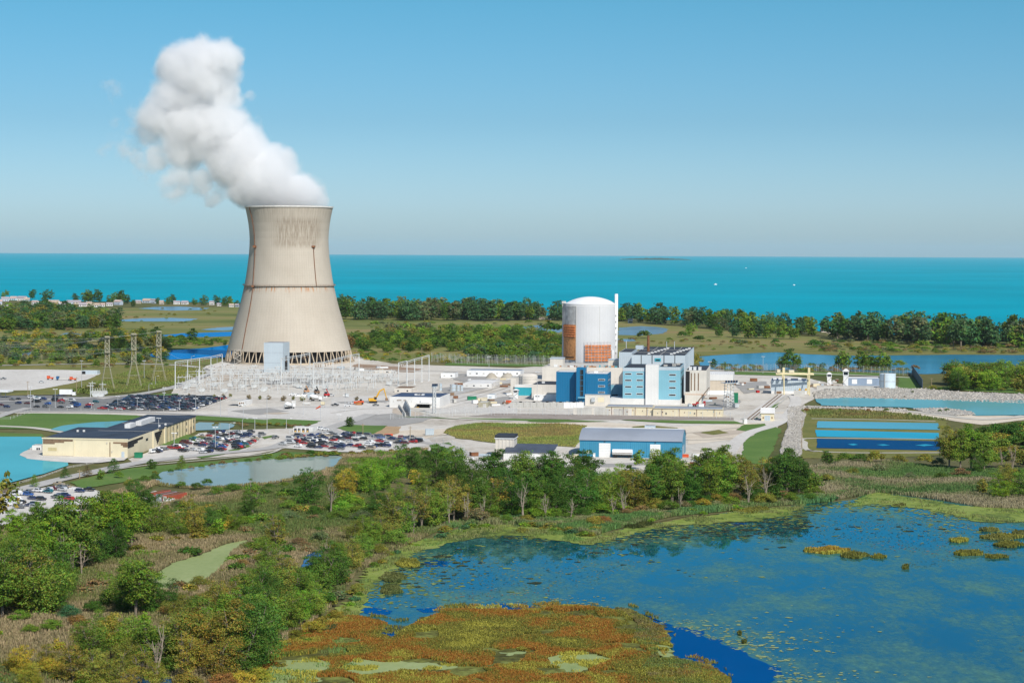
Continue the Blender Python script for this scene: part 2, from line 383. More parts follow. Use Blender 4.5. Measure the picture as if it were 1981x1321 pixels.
# patches of darker paving, wheel tracks and spills
M_PATCH = ground('grey patched paving', [(0.3, (0.26, 0.25, 0.235)), (0.7, (0.40, 0.385, 0.36))], 0.05, 0.5, bstr=0.1)
for px in ([(655, 822), (700, 806), (760, 800), (842, 806), (820, 816), (760, 826), (700, 828)], [(925, 775), (985, 766), (990, 780), (940, 786)], [(1335, 790), (1380, 772), (1432, 774), (1425, 790), (1400, 794)], [(850, 752), (905, 744), (925, 752), (870, 766)],
           [(445, 796), (520, 790), (560, 796), (500, 803)], [(650, 778), (760, 774), (765, 777), (660, 781)], [(985, 756), (1030, 752), (1030, 760), (990, 765)], [(1420, 742), (1480, 738), (1492, 752), (1440, 762)], [(1120, 900), (1330, 892), (1335, 897), (1130, 906)], [(500, 735), (600, 732), (640, 740), (520, 745)], [(860, 726), (905, 722), (960, 734), (900, 742)]):
    S('paving_patch', px, 0.27, M_PATCH, 1.5, 5)
M_TRK = ground('wheel worn track', [(0.3, (0.36, 0.33, 0.29)), (0.7, (0.50, 0.465, 0.41))], 0.08, 0.6, bstr=0.1)
M_STAIN = ground('brown damp stain', [(0.3, (0.40, 0.325, 0.25)), (0.7, (0.55, 0.475, 0.385))], 0.06, 0.5, bstr=0.1)
for px in ([(508, 800), (540, 798), (562, 800), (530, 802)], [(900, 828), (1000, 824), (1100, 830), (1000, 832)], [(1180, 842), (1300, 846), (1330, 852), (1200, 850)], [(380, 730), (470, 725), (500, 732), (420, 738)], [(1340, 838), (1440, 832), (1450, 838), (1360, 848)], [(760, 790), (830, 800), (800, 806), (760, 800)], [(1570, 742), (1640, 746), (1640, 752), (1575, 752)]):
    S('stain', px, 0.29, M_STAIN, 2, 4)
# rail bed and roads
S('rail_bed', [(905, 806), (960, 800), (1100, 802), (1420, 808), (1420, 813), (1100, 812), (960, 808)], 0.3, ground('brown ballast', [(0.3, (0.22, 0.18, 0.15)), (0.7, (0.42, 0.37, 0.33))], 0.1, 0.6), 0.5, 8)
strip('road', [(-30, 778), (120, 772), (250, 765), (330, 751), (375, 735), (400, 722), (385, 712), (330, 706), (200, 704), (-30, 708)], 9, 0.35, M_ROAD)
strip('road', [(400, 716), (450, 704), (560, 708), (700, 716), (900, 719), (1090, 722)], 8, 0.35, M_CONC)
strip('road', [(800, 773), (850, 768), (900, 757), (960, 745), (1000, 734)], 9, 0.35, M_ROAD)
strip('road', [(770, 795), (850, 790), (930, 770), (1000, 748)], 6, 0.32, M_CONC)
strip('road', [(-30, 798), (130, 796), (300, 799), (430, 806), (520, 812)], 8, 0.35, M_ROAD)
strip('road', [(-20, 812), (22, 798), (55, 790)], 7, 0.4, M_ROAD)
strip('road', [(-30, 824), (60, 828), (130, 838)], 7, 0.38, M_PATH)
strip('road', [(718, 802), (680, 815), (640, 828), (610, 838), (560, 855), (520, 868), (420, 878), (330, 888), (262, 897), (190, 912), (110, 930), (50, 945), (-30, 962)], 9, 0.42, M_ROAD)
strip('road', [(790, 786), (860, 808), (1020, 816)], 6, 0.34, M_PATH)
strip('road', [(640, 830), (660, 842), (720, 850), (830, 858), (880, 868), (905, 885)], 7, 0.4, M_ROAD)
strip('road', [(1395, 905), (1420, 862), (1450, 838), (1500, 822), (1528, 800), (1540, 775), (1528, 762)], 8, 0.42, M_CONC)
for ln in ([(700, 850), (860, 842), (1010, 836), (1180, 840), (1330, 838), (1440, 826)], [(640, 800), (700, 792), (770, 790)], [(870, 775), (930, 760), (985, 742)], [(878, 780), (940, 764), (995, 745)], [(1250, 850), (1350, 852), (1420, 848)], [(905, 895), (960, 888), (1120, 895), (1300, 903)], [(450, 795), (560, 788), (690, 790)]):
    strip('wheel_track', ln, 1.6, .31, M_TRK)
strip('road', [(1445, 812), (1475, 790), (1505, 770), (1525, 760)], 8, 0.4, M_CONC)
strip('road', [(1560, 786), (1640, 790), (1720, 793), (1800, 801), (1900, 812), (1985, 805)], 8, 0.4, M_PATH)
strip('road', [(1340, 717), (1480, 720), (1600, 724), (1760, 731)], 7, 0.4, M_PATH)
strip('footpath', [(545, 868), (528, 876), (500, 881), (420, 889), (330, 897), (250, 905), (190, 917), (120, 930), (112, 935), (135, 943)], 1.8, 0.5, M_PATH)
strip('footpath', [(1580, 875), (1560, 870), (1558, 858), (1572, 849), (1815, 851)], 3, 0.5, M_PATH)
strip('footpath', [(1558, 872), (1640, 877), (1820, 877)], 3, 0.5, M_PATH)
strip('footpath', [(1570, 811), (1700, 813), (1810, 816)], 3, 0.5, M_PATH)
S('parking_lot', [(-420, 770), (110, 765), (200, 772), (262, 764), (444, 769), (372, 796), (-420, 795)], 0.3, M_ASPH, 0.4, 15)
S('parking_lot', [(262, 896), (300, 865), (420, 835), (520, 836), (505, 852), (470, 874), (400, 880)], 0.27, M_CONC, 0.4, 12)
S('parking_lot', [(535, 866), (562, 843), (640, 838), (830, 850), (840, 860), (740, 877), (640, 874)], 0.27, M_CONC, 0.4, 12)
S('parking_lot', [(-420, 1005), (-420, 955), (60, 948), (118, 938), (190, 950), (215, 965), (120, 1010), (20, 1030)], 0.3, M_CONC, 0.6, 8)
S('gravel_yard', [(268, 965), (300, 950), (340, 962), (350, 976), (300, 985)], 0.25, M_GRAVEL, 1, 5)
# grass inside the plant
for px in ([(-420, 820), (20, 806), (60, 800), (160, 801), (265, 804), (275, 809), (200, 820), (160, 822), (100, 831), (-420, 824)],
           [(378, 813), (380, 805), (440, 806), (560, 812), (622, 815), (600, 824), (540, 824), (450, 815)],
           [(641, 825), (657, 822), (700, 823), (750, 824), (735, 834), (722, 840), (702, 840), (670, 834)],
           [(308, 862), (345, 844), (362, 841), (408, 848), (370, 856), (330, 862)],
           [(1436, 878), (1440, 850), (1470, 835), (1500, 826), (1512, 832), (1500, 860), (1484, 900), (1440, 895)],
           [(1462, 810), (1480, 788), (1510, 779), (1505, 788), (1486, 800)], [(1424, 832), (1440, 822), (1480, 820), (1490, 825), (1450, 836)],
           [(1340, 720), (1560, 719), (1762, 724), (1700, 727), (1500, 727), (1350, 723)], [(1738, 728), (1764, 730), (1785, 752), (1738, 752)],
           [(1790, 752), (1981, 762), (1981, 750), (1850, 746)],
           [(830, 862), (868, 856), (880, 868), (868, 890), (838, 885)], [(-420, 826), (80, 840), (85, 846), (-420, 842)],
           [(760, 806), (880, 809), (1090, 812), (1180, 816), (1060, 818), (900, 812)],
           [(1200, 813), (1420, 815), (1440, 821), (1300, 819)],
           [(862, 702), (1090, 706), (1090, 710), (860, 707)],
           [(258, 777), (300, 763), (345, 762), (350, 768), (280, 772)],
           [(440, 872), (480, 862), (486, 864), (452, 876)], [(380, 885), (430, 875), (436, 879), (390, 887)], [(505, 846), (530, 842), (538, 844), (512, 850)],
           [(135, 934), (190, 920), (255, 906), (330, 900), (420, 893), (500, 884), (545, 874), (660, 880), (640, 884), (560, 890), (420, 902), (330, 912), (300, 920), (230, 935), (160, 945)]):
    S('lawn', px, 0.33, M_LAWN, 1.5, 6)
for px in ([(858, 838), (880, 825), (935, 818), (1000, 821), (1080, 820), (1136, 824), (1130, 850), (1112, 866), (1050, 862), (960, 858), (880, 848)],
           [(1210, 834), (1225, 826), (1260, 823), (1310, 828), (1306, 836), (1250, 840)],
           [(1355, 838), (1390, 832), (1410, 838), (1380, 842)],
           [(1548, 795), (1600, 792), (1700, 797), (1790, 806), (1835, 818), (1850, 880), (1700, 888), (1550, 888), (1546, 830)],
           [(130, 757), (200, 735), (260, 715), (390, 712), (400, 722), (330, 748), (250, 760), (180, 765)],
           [(0, 766), (60, 756), (130, 745), (180, 748), (230, 758), (120, 764)]):
    S('rough_grass', px, 0.36, M_WEED, 2, 6)
# ponds
S('pond', [(-420, 846), (0, 846), (80, 846), (84, 862), (60, 868), (42, 881), (55, 887), (80, 890), (130, 894), (132, 902), (85, 918), (16, 936), (-420, 955)], 0.5, W_TURQ, 0.5, 6)
S('bank', [(38, 882), (58, 868), (90, 860), (250, 885), (240, 892), (190, 897), (140, 897), (80, 892), (52, 889)], 0.55, M_CONC, 1, 6)
S('pond', [(98, 832), (125, 824), (180, 818), (262, 814), (275, 824), (200, 838), (140, 838)], 0.5, W_CANAL, 1, 6)
S('pond', [(368, 826), (385, 818), (440, 820), (455, 823), (442, 832), (378, 834)], 0.5, W_GREY, 1, 6)
S('pond', [(290, 927), (315, 914), (360, 908), (420, 899), (500, 892), (560, 887), (640, 882), (665, 884), (650, 905), (620, 915), (580, 925), (530, 935), (450, 943), (370, 945), (310, 938)], 0.5, W_GREY, 1.5, 6)
S('canal', [(1576, 773), (1640, 770), (1800, 774), (2600, 779), (2600, 798), (1890, 805), (1850, 799), (1750, 789), (1640, 787), (1588, 785)], 0.5, W_CANAL, 1, 8)
S('treatment_pond', [(1582, 816), (1815, 820), (1818, 833), (1580, 829)], 0.55, W_T1, 0.4, 6)
S('treatment_pond', [(1577, 833), (1816, 839), (1816, 851), (1580, 846)], 0.55, W_T2, 0.4, 6)
S('treatment_pond', [(1580, 850), (1820, 855), (1825, 873), (1580, 868)], 0.55, W_T3, 0.4, 6)
for px in ([(1640, 861), (1652, 860), (1660, 862), (1650, 863.5)], [(1695, 862), (1710, 861), (1722, 863), (1708, 864)], [(1770, 863), (1790, 861), (1808, 863), (1788, 865)]):
    S('pond_swirl', px, 0.62, W_T2, 0.6, 3)
# foreground meadow, marsh pond, duckweed, marsh island
S('meadow', [(-420, 1060), (60, 1010), (220, 990), (290, 945), (460, 945), (640, 905), (700, 920), (900, 905), (1200, 910), (1560, 888), (1700, 885), (1860, 880), (2600, 900), (2600, 1010), (1700, 965), (1500, 985), (1300, 1005), (1150, 1040), (1000, 1020), (860, 1035), (780, 1062), (720, 1100), (690, 1160), (600, 1230), (480, 1330), (-420, 1345)], 0.22, M_MEADOW, 3, 6)
S('pond', [(500, 1345), (560, 1250), (650, 1200), (690, 1160), (720, 1100), (780, 1062), (860, 1035), (1000, 1018), (1060, 1024), (1150, 1040), (1190, 1030), (1240, 1018), (1330, 1005), (1400, 994), (1480, 985), (1560, 976), (1640, 970), (1690, 950), (1740, 958), (1860, 975), (2600, 995), (2600, 1360), (500, 1360)], 0.42, W_POND, 2, 6)
S('open_water', [(1224, 1186), (1270, 1196), (1300, 1216), (1360, 1222), (1400, 1240), (1440, 1262), (1490, 1290), (1500, 1318), (1470, 1330), (1415, 1330), (1374, 1292), (1301, 1278), (1298, 1240)], 0.47, W_OPEN, 3, 3)
for px in ([(700, 1180), (720, 1176), (760, 1184), (745, 1192), (710, 1190)], [(805, 1180), (850, 1176), (860, 1184), (820, 1188)], [(930, 1176), (960, 1170), (1005, 1172), (1040, 1178), (1000, 1184), (950, 1182)], [(820, 1090), (845, 1085), (870, 1090), (862, 1098), (830, 1098)],
           [(730, 1236), (752, 1212), (776, 1214), (764, 1230), (745, 1246)], [(1415, 1015), (1440, 1012), (1445, 1019), (1420, 1020)]):
    S('open_water', px, 0.47, W_OPEN, 1.2, 2)
for px in ([(580, 1104), (588, 1080), (606, 1070), (628, 1066), (622, 1090), (604, 1112)], [(425, 1200), (455, 1160), (470, 1150), (492, 1158), (472, 1200), (440, 1232)], [(205, 1345), (235, 1310), (330, 1312), (345, 1345)]):
    S('pond', px, 0.45, water('still backwater', (0.03, 0.10, 0.22), (0.5, 0.75, 1.0), 0.03, 0.6, 0.05, 0.9), 1.0, 3)
DUCK = [[(500, 1345), (520, 1275), (600, 1230), (650, 1190), (690, 1150), (700, 1112), (735, 1085), (780, 1060), (850, 1038), (900, 1020), (1000, 1018), (1000, 1034), (930, 1042), (862, 1052), (790, 1078), (750, 1105), (712, 1150), (694, 1192), (745, 1212), (700, 1262), (700, 1345)],
        [(990, 1018), (1060, 1024), (1150, 1040), (1190, 1032), (1250, 1018), (1330, 1004), (1420, 993), (1500, 984), (1560, 978), (1552, 990), (1520, 1000), (1450, 1010), (1380, 1014), (1290, 1020), (1230, 1030), (1190, 1046), (1140, 1056), (1060, 1046), (990, 1038)],
        [(1690, 950), (1720, 958), (1800, 970), (1880, 982), (2600, 996), (2600, 1022), (1900, 1012), (1850, 1002), (1800, 987), (1690, 976), (1655, 982), (1640, 978)]]
for k_, px in enumerate(DUCK): S('duckweed', px, 0.52 + .03 * k_, M_WEEDW, 3.2, 1.5, kind='stuff')
S('duckweed', [(478, 1047), (436, 1055), (384, 1076), (331, 1092), (300, 1112), (268, 1144), (314, 1147), (356, 1145), (400, 1126), (438, 1094), (450, 1069), (483, 1053)], 0.5, M_PALEW, 1.5, 2, kind='stuff')
ISLE = [(505, 1290), (570, 1235), (650, 1200), (690, 1195), (750, 1210), (735, 1232), (760, 1240), (790, 1215), (864, 1185), (924, 1183), (1000, 1186), (1046, 1182), (1097, 1174), (1160, 1180), (1224, 1186), (1279, 1219), (1298, 1240), (1285, 1262), (1301, 1278), (1374, 1294), (1413, 1320), (1415, 1360), (480, 1360)]
S('marsh_island', ISLE, 0.6, M_MUCK, 5, 1.5)
POOLS = [[(490, 1330), (505, 1312), (520, 1294), (545, 1286), (575, 1280), (612, 1279), (640, 1286), (638, 1300), (614, 1312), (600, 1325), (575, 1345), (500, 1345)], [(650, 1302), (690, 1278), (740, 1285), (800, 1285), (890, 1290), (860, 1300), (750, 1307), (700, 1312)],
         [(965, 1266), (1010, 1258), (1025, 1264), (985, 1273)], [(1058, 1276), (1100, 1265), (1140, 1265), (1185, 1280), (1140, 1300), (1110, 1304), (1065, 1292)], [(1268, 1252), (1290, 1244), (1302, 1256), (1300, 1276), (1275, 1280)]]
for px in POOLS: S('duckweed', px, 0.66, M_PALEW, 3.0, 1.2, kind='stuff')
# ------------------------------------------------------------------ cooling tower
def tower_material():
    m, t = nt('ribbed tower concrete'); p = pos(t, True)
    sx = N(t, 'ShaderNodeSeparateXYZ'); L(t, p, sx.inputs[0])
    ang = math_node(t, 'ARCTAN2', sx.outputs[0], math_node(t, 'MULTIPLY', sx.outputs[1], -1.0)); z = sx.outputs[2]
    cb = N(t, 'ShaderNodeCombineXYZ'); L(t, math_node(t, 'MULTIPLY', ang, 60.0), cb.inputs[0]); L(t, math_node(t, 'MULTIPLY', z, 0.035), cb.inputs[1])
    st = noise(t, cb.outputs[0], 1.0, 5, 0.65)
    big = noise(t, p, 0.03, 5, 0.6)
    col = ramp(t, big, [(0.3, (0.435, 0.38, 0.31)), (0.7, (0.515, 0.458, 0.38))])
    col = mixc(t, math_node(t, 'MULTIPLY', ramp(t, st, [(0.5, 0.0), (0.8, 1.0)]), 0.2), col, (0.24, 0.20, 0.15))
    # pour joints and ribs
    w = math_node(t, 'FRACT', math_node(t, 'MULTIPLY', z, 0.42)); j = math_node(t, 'LESS_THAN', w, 0.12)
    col = mixc(t, math_node(t, 'MULTIPLY', j, 0.10), col, (0.22, 0.19, 0.15))
    rb = math_node(t, 'FRACT', math_node(t, 'MULTIPLY', ang, 108 / 6.28318)); rb = math_node(t, 'LESS_THAN', rb, 0.16)
    col = mixc(t, math_node(t, 'MULTIPLY', rb, 0.07), col, (0.2, 0.175, 0.14))
    def band(v, lo0, lo1, hi0, hi1):
        a = N(t, 'ShaderNodeMapRange'); a.interpolation_type = 'SMOOTHSTEP'; a.inputs[1].default_value = lo0; a.inputs[2].default_value = lo1; L(t, v, a.inputs[0])
        b = N(t, 'ShaderNodeMapRange'); b.interpolation_type = 'SMOOTHSTEP'; b.inputs[1].default_value = hi0; b.inputs[2].default_value = hi1; b.inputs[3].default_value = 1; b.inputs[4].default_value = 0; L(t, v, b.inputs[0])
        return math_node(t, 'MULTIPLY', a.outputs[0], b.outputs[0])
    zt = lambda y: zat(559.5, y, TY)
    dm = math_node(t, 'MULTIPLY', band(ang, -0.45, 0.0, 0.75, 1.15), band(z, zt(486), zt(470), zt(432), zt(415)))
    cb2 = N(t, 'ShaderNodeCombineXYZ'); L(t, math_node(t, 'MULTIPLY', ang, 34.0), cb2.inputs[0]); L(t, math_node(t, 'MULTIPLY', z, 0.07), cb2.inputs[1])
    s2 = ramp(t, noise(t, cb2.outputs[0], 1.0, 5, 0.75), [(0.4, 0.1), (0.68, 1.0)])
    col = mixc(t, math_node(t, 'MULTIPLY', math_node(t, 'MULTIPLY', dm, s2), 0.9), col, (0.17, 0.125, 0.08))
    tm = math_node(t, 'MULTIPLY', band(z, zt(440), zt(402), 400, 401), ramp(t, noise(t, cb2.outputs[0], 0.5, 5, 0.7), [(0.42, 0.0), (0.7, 1.0)]))
    col = mixc(t, math_node(t, 'MULTIPLY', tm, 0.5), col, (0.2, 0.16, 0.12))
    rm = math_node(t, 'MULTIPLY', band(z, zt(568), zt(557), zt(553.5), zt(552.5)), ramp(t, noise(t, cb2.outputs[0], 0.9, 4, 0.7), [(0.5, 0.0), (0.62, 1.0)]))
    col = mixc(t, math_node(t, 'MULTIPLY', rm, 0.8), col, (0.42, 0.17, 0.05))
    return finish(m, t, col, 0.9, 0.15, 0, st, 0.3, 0.2)
TB = G(559.5, 699); TY = TB.y; TK = TY / FL
tower = empty('cooling_tower', (TB.x, TB.y, 0)); tag(tower, 'huge beige concrete hyperbolic cooling tower with rust stains below its walkway', 'cooling tower')
tz = lambda y: zat(559.5, y, TY)
PROF = [(676, 119), (660, 114.6), (640, 109.2), (624.5, 104.8), (605, 98.8), (586, 93.6), (568, 89.3), (552, 85.8), (538, 83.2), (524, 81.1), (510, 79.2), (495.8, 77.4), (477.8, 76.0), (462, 75.6), (448, 76.3), (431.5, 78.2), (418, 80.6), (405, 83.4), (401, 84.2)]
def trad(z):
    pr = [(tz(y), h * TK) for y, h in PROF]
    for (z0, r0), (z1, r1) in zip(pr, pr[1:]):
        if z0 <= z <= z1: return r0 + (r1 - r0) * (z - z0) / (z1 - z0)
    return pr[0][1] if z < pr[0][0] else pr[-1][1]
NR = 216
m = MB(); vs = []; zs = [tz(y) for y, h in PROF]; zz = []
for a, b in zip(zs, zs[1:]): zz += [a, (a + b) / 2]
zz.append(zs[-1])
for z in zz:
    for k in range(NR):
        a = 2 * math.pi * k / NR; r = trad(z) + (0.05 if k % 2 else 0.0)
        vs.append((r * math.cos(a), r * math.sin(a), z))
fs = [(i * NR + k, i * NR + (k + 1) % NR, (i + 1) * NR + (k + 1) % NR, (i + 1) * NR + k) for i in range(len(zz) - 1) for k in range(NR)]
m.add(vs, fs)
m.lathe([(trad(z) - 0.9, z) for z in reversed(zz)], 96, cap=False)
m.lathe([(trad(zz[0]) - 0.9, zz[0]), (trad(zz[0]), zz[0])], 96, cap=False)
m.build('shell', tower_material(), tower)
M_RIMW = paint('pale rim concrete', (0.62, 0.60, 0.56)); M_RUST = paint('rusty steel', (0.20, 0.085, 0.04), 0.8, 0.25)
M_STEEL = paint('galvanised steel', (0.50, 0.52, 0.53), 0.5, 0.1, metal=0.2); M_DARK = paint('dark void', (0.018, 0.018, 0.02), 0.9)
M_LEG = paint('stained leg concrete', (0.47, 0.385, 0.285), 0.9, 0.2, 0.2)
m = MB(); zt_ = zz[-1]; r_ = trad(zt_)
m.lathe([(r_ - 1.2, zt_ - 0.6), (r_ + 0.6, zt_ - 0.6), (r_ + 0.6, zt_ + 0.7), (r_ - 1.2, zt_ + 0.7), (r_ - 1.2, zt_ - 0.6)], 120, cap=False); m.build('rim', M_RIMW, tower)
m = MB(); zb = tz(552); rb_ = trad(zb)
m.lathe([(rb_, zb - 0.25), (rb_ + 1.6, zb - 0.25), (rb_ + 1.6, zb + 0.05), (rb_, zb + 0.05)], 120, cap=False)
for h in (0.6, 1.2): m.lathe([(rb_ + 1.5, zb + h - 0.08), (rb_ + 1.62, zb + h), (rb_ + 1.5, zb + h + 0.08)], 120, cap=False)
for k in range(120):
    a = 2 * math.pi * k / 120; m.box(*[v for c in ((rb_ + 1.55) * math.cos(a), (rb_ + 1.55) * math.sin(a)) for v in (c - 0.06, c + 0.06)], zb, zb + 1.25)
m.build('walkway', paint('weathered walkway steel', (0.26, 0.20, 0.155), 0.8, 0.3), tower)
zl = tz(676); rl0 = 123.5 * TK; rl1 = 119 * TK - 0.5
for k in range(48):
    a0 = 2 * math.pi * (k + 0.5) / 48; da = 2 * math.pi / 48 * 0.40
    for s in (-1, 1):
        m = MB(); p = lambda r, a, z: (r * math.cos(a), r * math.sin(a), z)
        m.tube([p(rl0, a0 + s * da, 0), p(rl1, a0 + s * 0.012, zl + 0.3)], [0.55, 0.48], 6); m.build('leg', M_LEG, tower)
m = MB(); m.lathe([(rl0 + 1.5, 0), (rl0 + 1.5, 1.5), (rl0 + 0.9, 1.5), (rl0 + 0.9, 0.3), (0.1, 0.3)], 96, cap=False); m.build('basin', M_LEG, tower)
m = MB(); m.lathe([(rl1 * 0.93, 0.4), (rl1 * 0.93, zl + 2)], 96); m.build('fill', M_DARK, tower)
def on_shell(deg, z, off=0.5):
    a = rad(deg); r = trad(z) + off
    return Vector((r * math.sin(a), -r * math.cos(a), z))
for path in ([(-56.5, 402), (-54, 440), (-52, 478)], [(-51, 479), (-48.5, 520), (-46, 552)], [(-45, 554), (-43.5, 600), (-42.5, 640), (-41.7, 671)], [(43.2, 478), (43.1, 515), (43, 552)]):
    m = MB(); pts = []
    for (d0, y0), (d1, y1) in zip(path, path[1:]):
        for k in range(6): pts.append(on_shell(d0 + (d1 - d0) * k / 6, tz(y0 + (y1 - y0) * k / 6)))
    pts.append(on_shell(path[-1][0], tz(path[-1][1])))
    m.tube(pts, 0.34, 5)
    e = pts[0] if path[0][1] > 405 else pts[-1]; m.box(e.x - 1.6, e.x + 1.6, e.y - 1.6, e.y + 1.0, e.z - 0.3, e.z + 1.3)
    m.build('ladder', M_RUST, tower)
c0 = on_shell(-42.5, 1.0, 4.5); m = MB(); hh = zl + 2
for dx, dy in ((-3, -2), (3, -2), (-3, 2), (3, 2)): m.tube([(c0.x + dx, c0.y + dy, 0), (c0.x + dx * 0.9, c0.y + dy, hh)], 0.18, 4)
for k in range(5):
    s = -1 if k % 2 else 1; m.tube([(c0.x - 3 * s, c0.y - 2, hh * k / 5), (c0.x + 3 * s, c0.y - 2, hh * (k + 1) / 5)], 0.28, 4); m.box(c0.x - 3.2, c0.x + 3.2, c0.y - 2.2, c0.y + 2.2, hh * (k + 1) / 5 - 0.12, hh * (k + 1) / 5)
m.build('stair', paint('bare pale steel', (0.5, 0.46, 0.4)), tower)

# ------------------------------------------------------------------ buildings
YAW = -8.0
class Bld:
    def __init__(s, name, label, cat, pl, pr, pb, depth, yaw=YAW, group=None, z0=0.0):
        P = G(pl, pb, z0); s.P = P; s.depth = depth; s.pl = pl; s.pb = pb; s.yaw = rad(yaw)
        s.c = Vector((math.cos(s.yaw), math.sin(s.yaw), 0)); s.n = Vector((-s.c.y, s.c.x, 0))
        a = ray(pr, pb)[0]; s.w = (a * P.y - P.x) / (s.c.x - a * s.c.y); s.k = P.y / FL
        s.root = empty(name, (P.x, P.y, z0), s.yaw); s.z0 = z0
        tag(s.root, label, cat, group)
    def u(s, px, y=0.0):
        """local x of a wall point seen at photo column px on the plane y metres behind the front"""
        q = s.P + s.n * y; a = ray(px, s.pb)[0]
        return (a * q.y - q.x) / (s.c.x - a * s.c.y)
    def z(s, px, py, y=0.0):
        q = s.P + s.n * y + s.c * s.u(px, y)
        return zat(px, py, q.y) - s.z0
    def box(s, part, mat, x0, x1, y0, y1, z0, z1, parent=None):
        m = MB(); m.box(x0, x1, y0, y1, z0, z1); return m.build(part, mat, parent or s.root)
    def block(s, mat, roof, pl, pr, ptop, y0=0.0, y1=None, z0=0.0, lip=0.35, part='wall'):
        """walls with a flat roof set down inside the parapet"""
        y1 = s.depth if y1 is None else y1
        x0, x1 = s.u(pl, y0), s.u(pr, y0); h = s.z(pl, ptop, y0)
        m = MB(); m.add([(x0, y0, z0), (x1, y0, z0), (x1, y1, z0), (x0, y1, z0), (x0, y0, h), (x1, y0, h), (x1, y1, h), (x0, y1, h),
                         (x0 + lip, y0 + lip, h), (x1 - lip, y0 + lip, h), (x1 - lip, y1 - lip, h), (x0 + lip, y1 - lip, h)],
                        [(0, 1, 5, 4), (1, 2, 6, 5), (2, 3, 7, 6), (3, 0, 4, 7), (4, 5, 9, 8), (5, 6, 10, 9), (6, 7, 11, 10), (7, 4, 8, 11)])
        w = m.build(part, mat, s.root)
        s.box('roof', roof, x0 + lip * 0.9, x1 - lip * 0.9, y0 + lip * 0.9, y1 - lip * 0.9, h - 0.6, h - 0.12)
        return x0, x1, y0, y1, h
    def win(s, px, py, wpx, hpx, mat=None, y=0.0, name='window', proud=0.07, frame=None):
        x = s.u(px, y); z = s.z(px, py, y); w = wpx * s.k / 2; h = hpx * s.k / 2
        if frame:
            f = s.box(name, frame, x - w, x + w, y - proud, y + 0.1, z - h, z + h)
            i = min(0.18, h * 0.3); return s.box('pane', mat or M_GLASS, x - w + i, x + w - i, y - proud - 0.03, y - proud + 0.02, z - h + i, z + h - i, f)
        return s.box(name, mat or M_GLASS, x - w, x + w, y - proud, y + 0.1, z - h, z + h)
    def rwin(s, x, y, z, w, h, mat=None, name='window'):
        return s.box(name, mat or M_GLASS, x - 0.1, x + 0.07, y - w / 2, y + w / 2, z - h / 2, z + h / 2)
    def roofbox(s, name, mat, x, y, z, sx, sy, sz):
        m = MB(); m.box(x - sx / 2, x + sx / 2, y - sy / 2, y + sy / 2, z - 0.3, z + sz)
        m.box(x - sx * 0.56, x + sx * 0.56, y - sy * 0.56, y + sy * 0.56, z + sz * 0.8, z + sz * 0.92)
        return m.build(name, mat, s.root)
m_, t_ = nt('dark window glass'); M_GLASS = finish(m_, t_, ramp(t_, noise(t_, scaled(t_, pos(t_), (0.6, 0.6, 0.02)), 0.8, 2), [(0.4, (0.012, 0.016, 0.022)), (0.6, (0.05, 0.06, 0.07))]), 0.12, 0.6)
M_WHITE = paint('white cladding', (0.68, 0.67, 0.65), 0.6, 0.06, 0.05, ribs=1.0)
M_BEIGE = paint('cream precast panel', (0.63, 0.585, 0.52), 0.8, 0.08, 0.08, streak=0.15)
M_CREAM = paint('cream painted block', (0.68, 0.60, 0.42), 0.8, 0.06, 0.1, streak=0.1)
M_TAN = paint('tan painted metal', (0.56, 0.45, 0.27), 0.7, 0.08, 0.1, ribs=2.5)
M_DBLUE = paint('dark blue cladding', (0.008, 0.14, 0.29), 0.5, 0.06, 0.05, ribs=1.2)
M_LBLUE = paint('light blue cladding', (0.205, 0.43, 0.52), 0.5, 0.06, 0.05, ribs=1.2)
M_PBLUE = paint('pale blue grey cladding', (0.45, 0.515, 0.56), 0.5, 0.05, 0.05, ribs=1.5)
M_TEAL = paint('teal cladding', (0.03, 0.34, 0.42), 0.5, 0.06, 0.05, ribs=1.2)
M_WBLUE = paint('warehouse blue cladding', (0.045, 0.235, 0.37), 0.5, 0.08, 0.06, ribs=1.0, streak=0.08)
M_ROOFK = paint('black roof membrane', (0.035, 0.042, 0.055), 0.85, 0.3, 0.1)
M_ROOFW = paint('white roof membrane', (0.67, 0.655, 0.63), 0.8, 0.08, 0.1)
M_ROOFG = paint('grey metal roof', (0.34, 0.37, 0.42), 0.45, 0.08, 0.05, metal=0.2, ribs=1.0)
M_GREY = paint('grey concrete', (0.50, 0.485, 0.45), 0.9, 0.12, 0.15, streak=0.2)
M_CON = paint('shield concrete', (0.57, 0.565, 0.56), 0.85, 0.05, 0.06, streak=0.12)
M_OLDC = paint('exposed grey concrete', (0.42, 0.42, 0.41), 0.9, 0.22, 0.25, streak=0.3)
M_ORANGE = paint('orange scaffold netting', (0.60, 0.20, 0.07), 0.8, 0.2, 0.4)
M_WOOD = paint('timber scaffold boards', (0.45, 0.21, 0.08), 0.85, 0.25, 0.5)
M_YELLOW = paint('pale yellow steel', (0.70, 0.60, 0.36), 0.5, 0.1)
M_SAFETY = paint('excavator yellow', (0.66, 0.36, 0.03), 0.5, 0.12)
M_ORED = paint('orange red paint', (0.62, 0.10, 0.035), 0.5, 0.12)
M_RED = paint('red paint', (0.42, 0.02, 0.02), 0.5, 0.1)
M_GREEN = paint('green paint', (0.02, 0.20, 0.10), 0.5, 0.1)
M_WPAINT = paint('white paint', (0.78, 0.78, 0.77), 0.5, 0.05)
M_TYRE = paint('rubber tyre', (0.02, 0.02, 0.022), 0.9)
M_LATT = paint('lattice steel', (0.60, 0.61, 0.60), 0.6, 0.1, metal=0.1)
M_PYL = paint('yellowed pylon steel', (0.38, 0.355, 0.25), 0.7, 0.12)
M_BROWN = paint('brown painted louvre', (0.20, 0.125, 0.075), 0.8, 0.2)

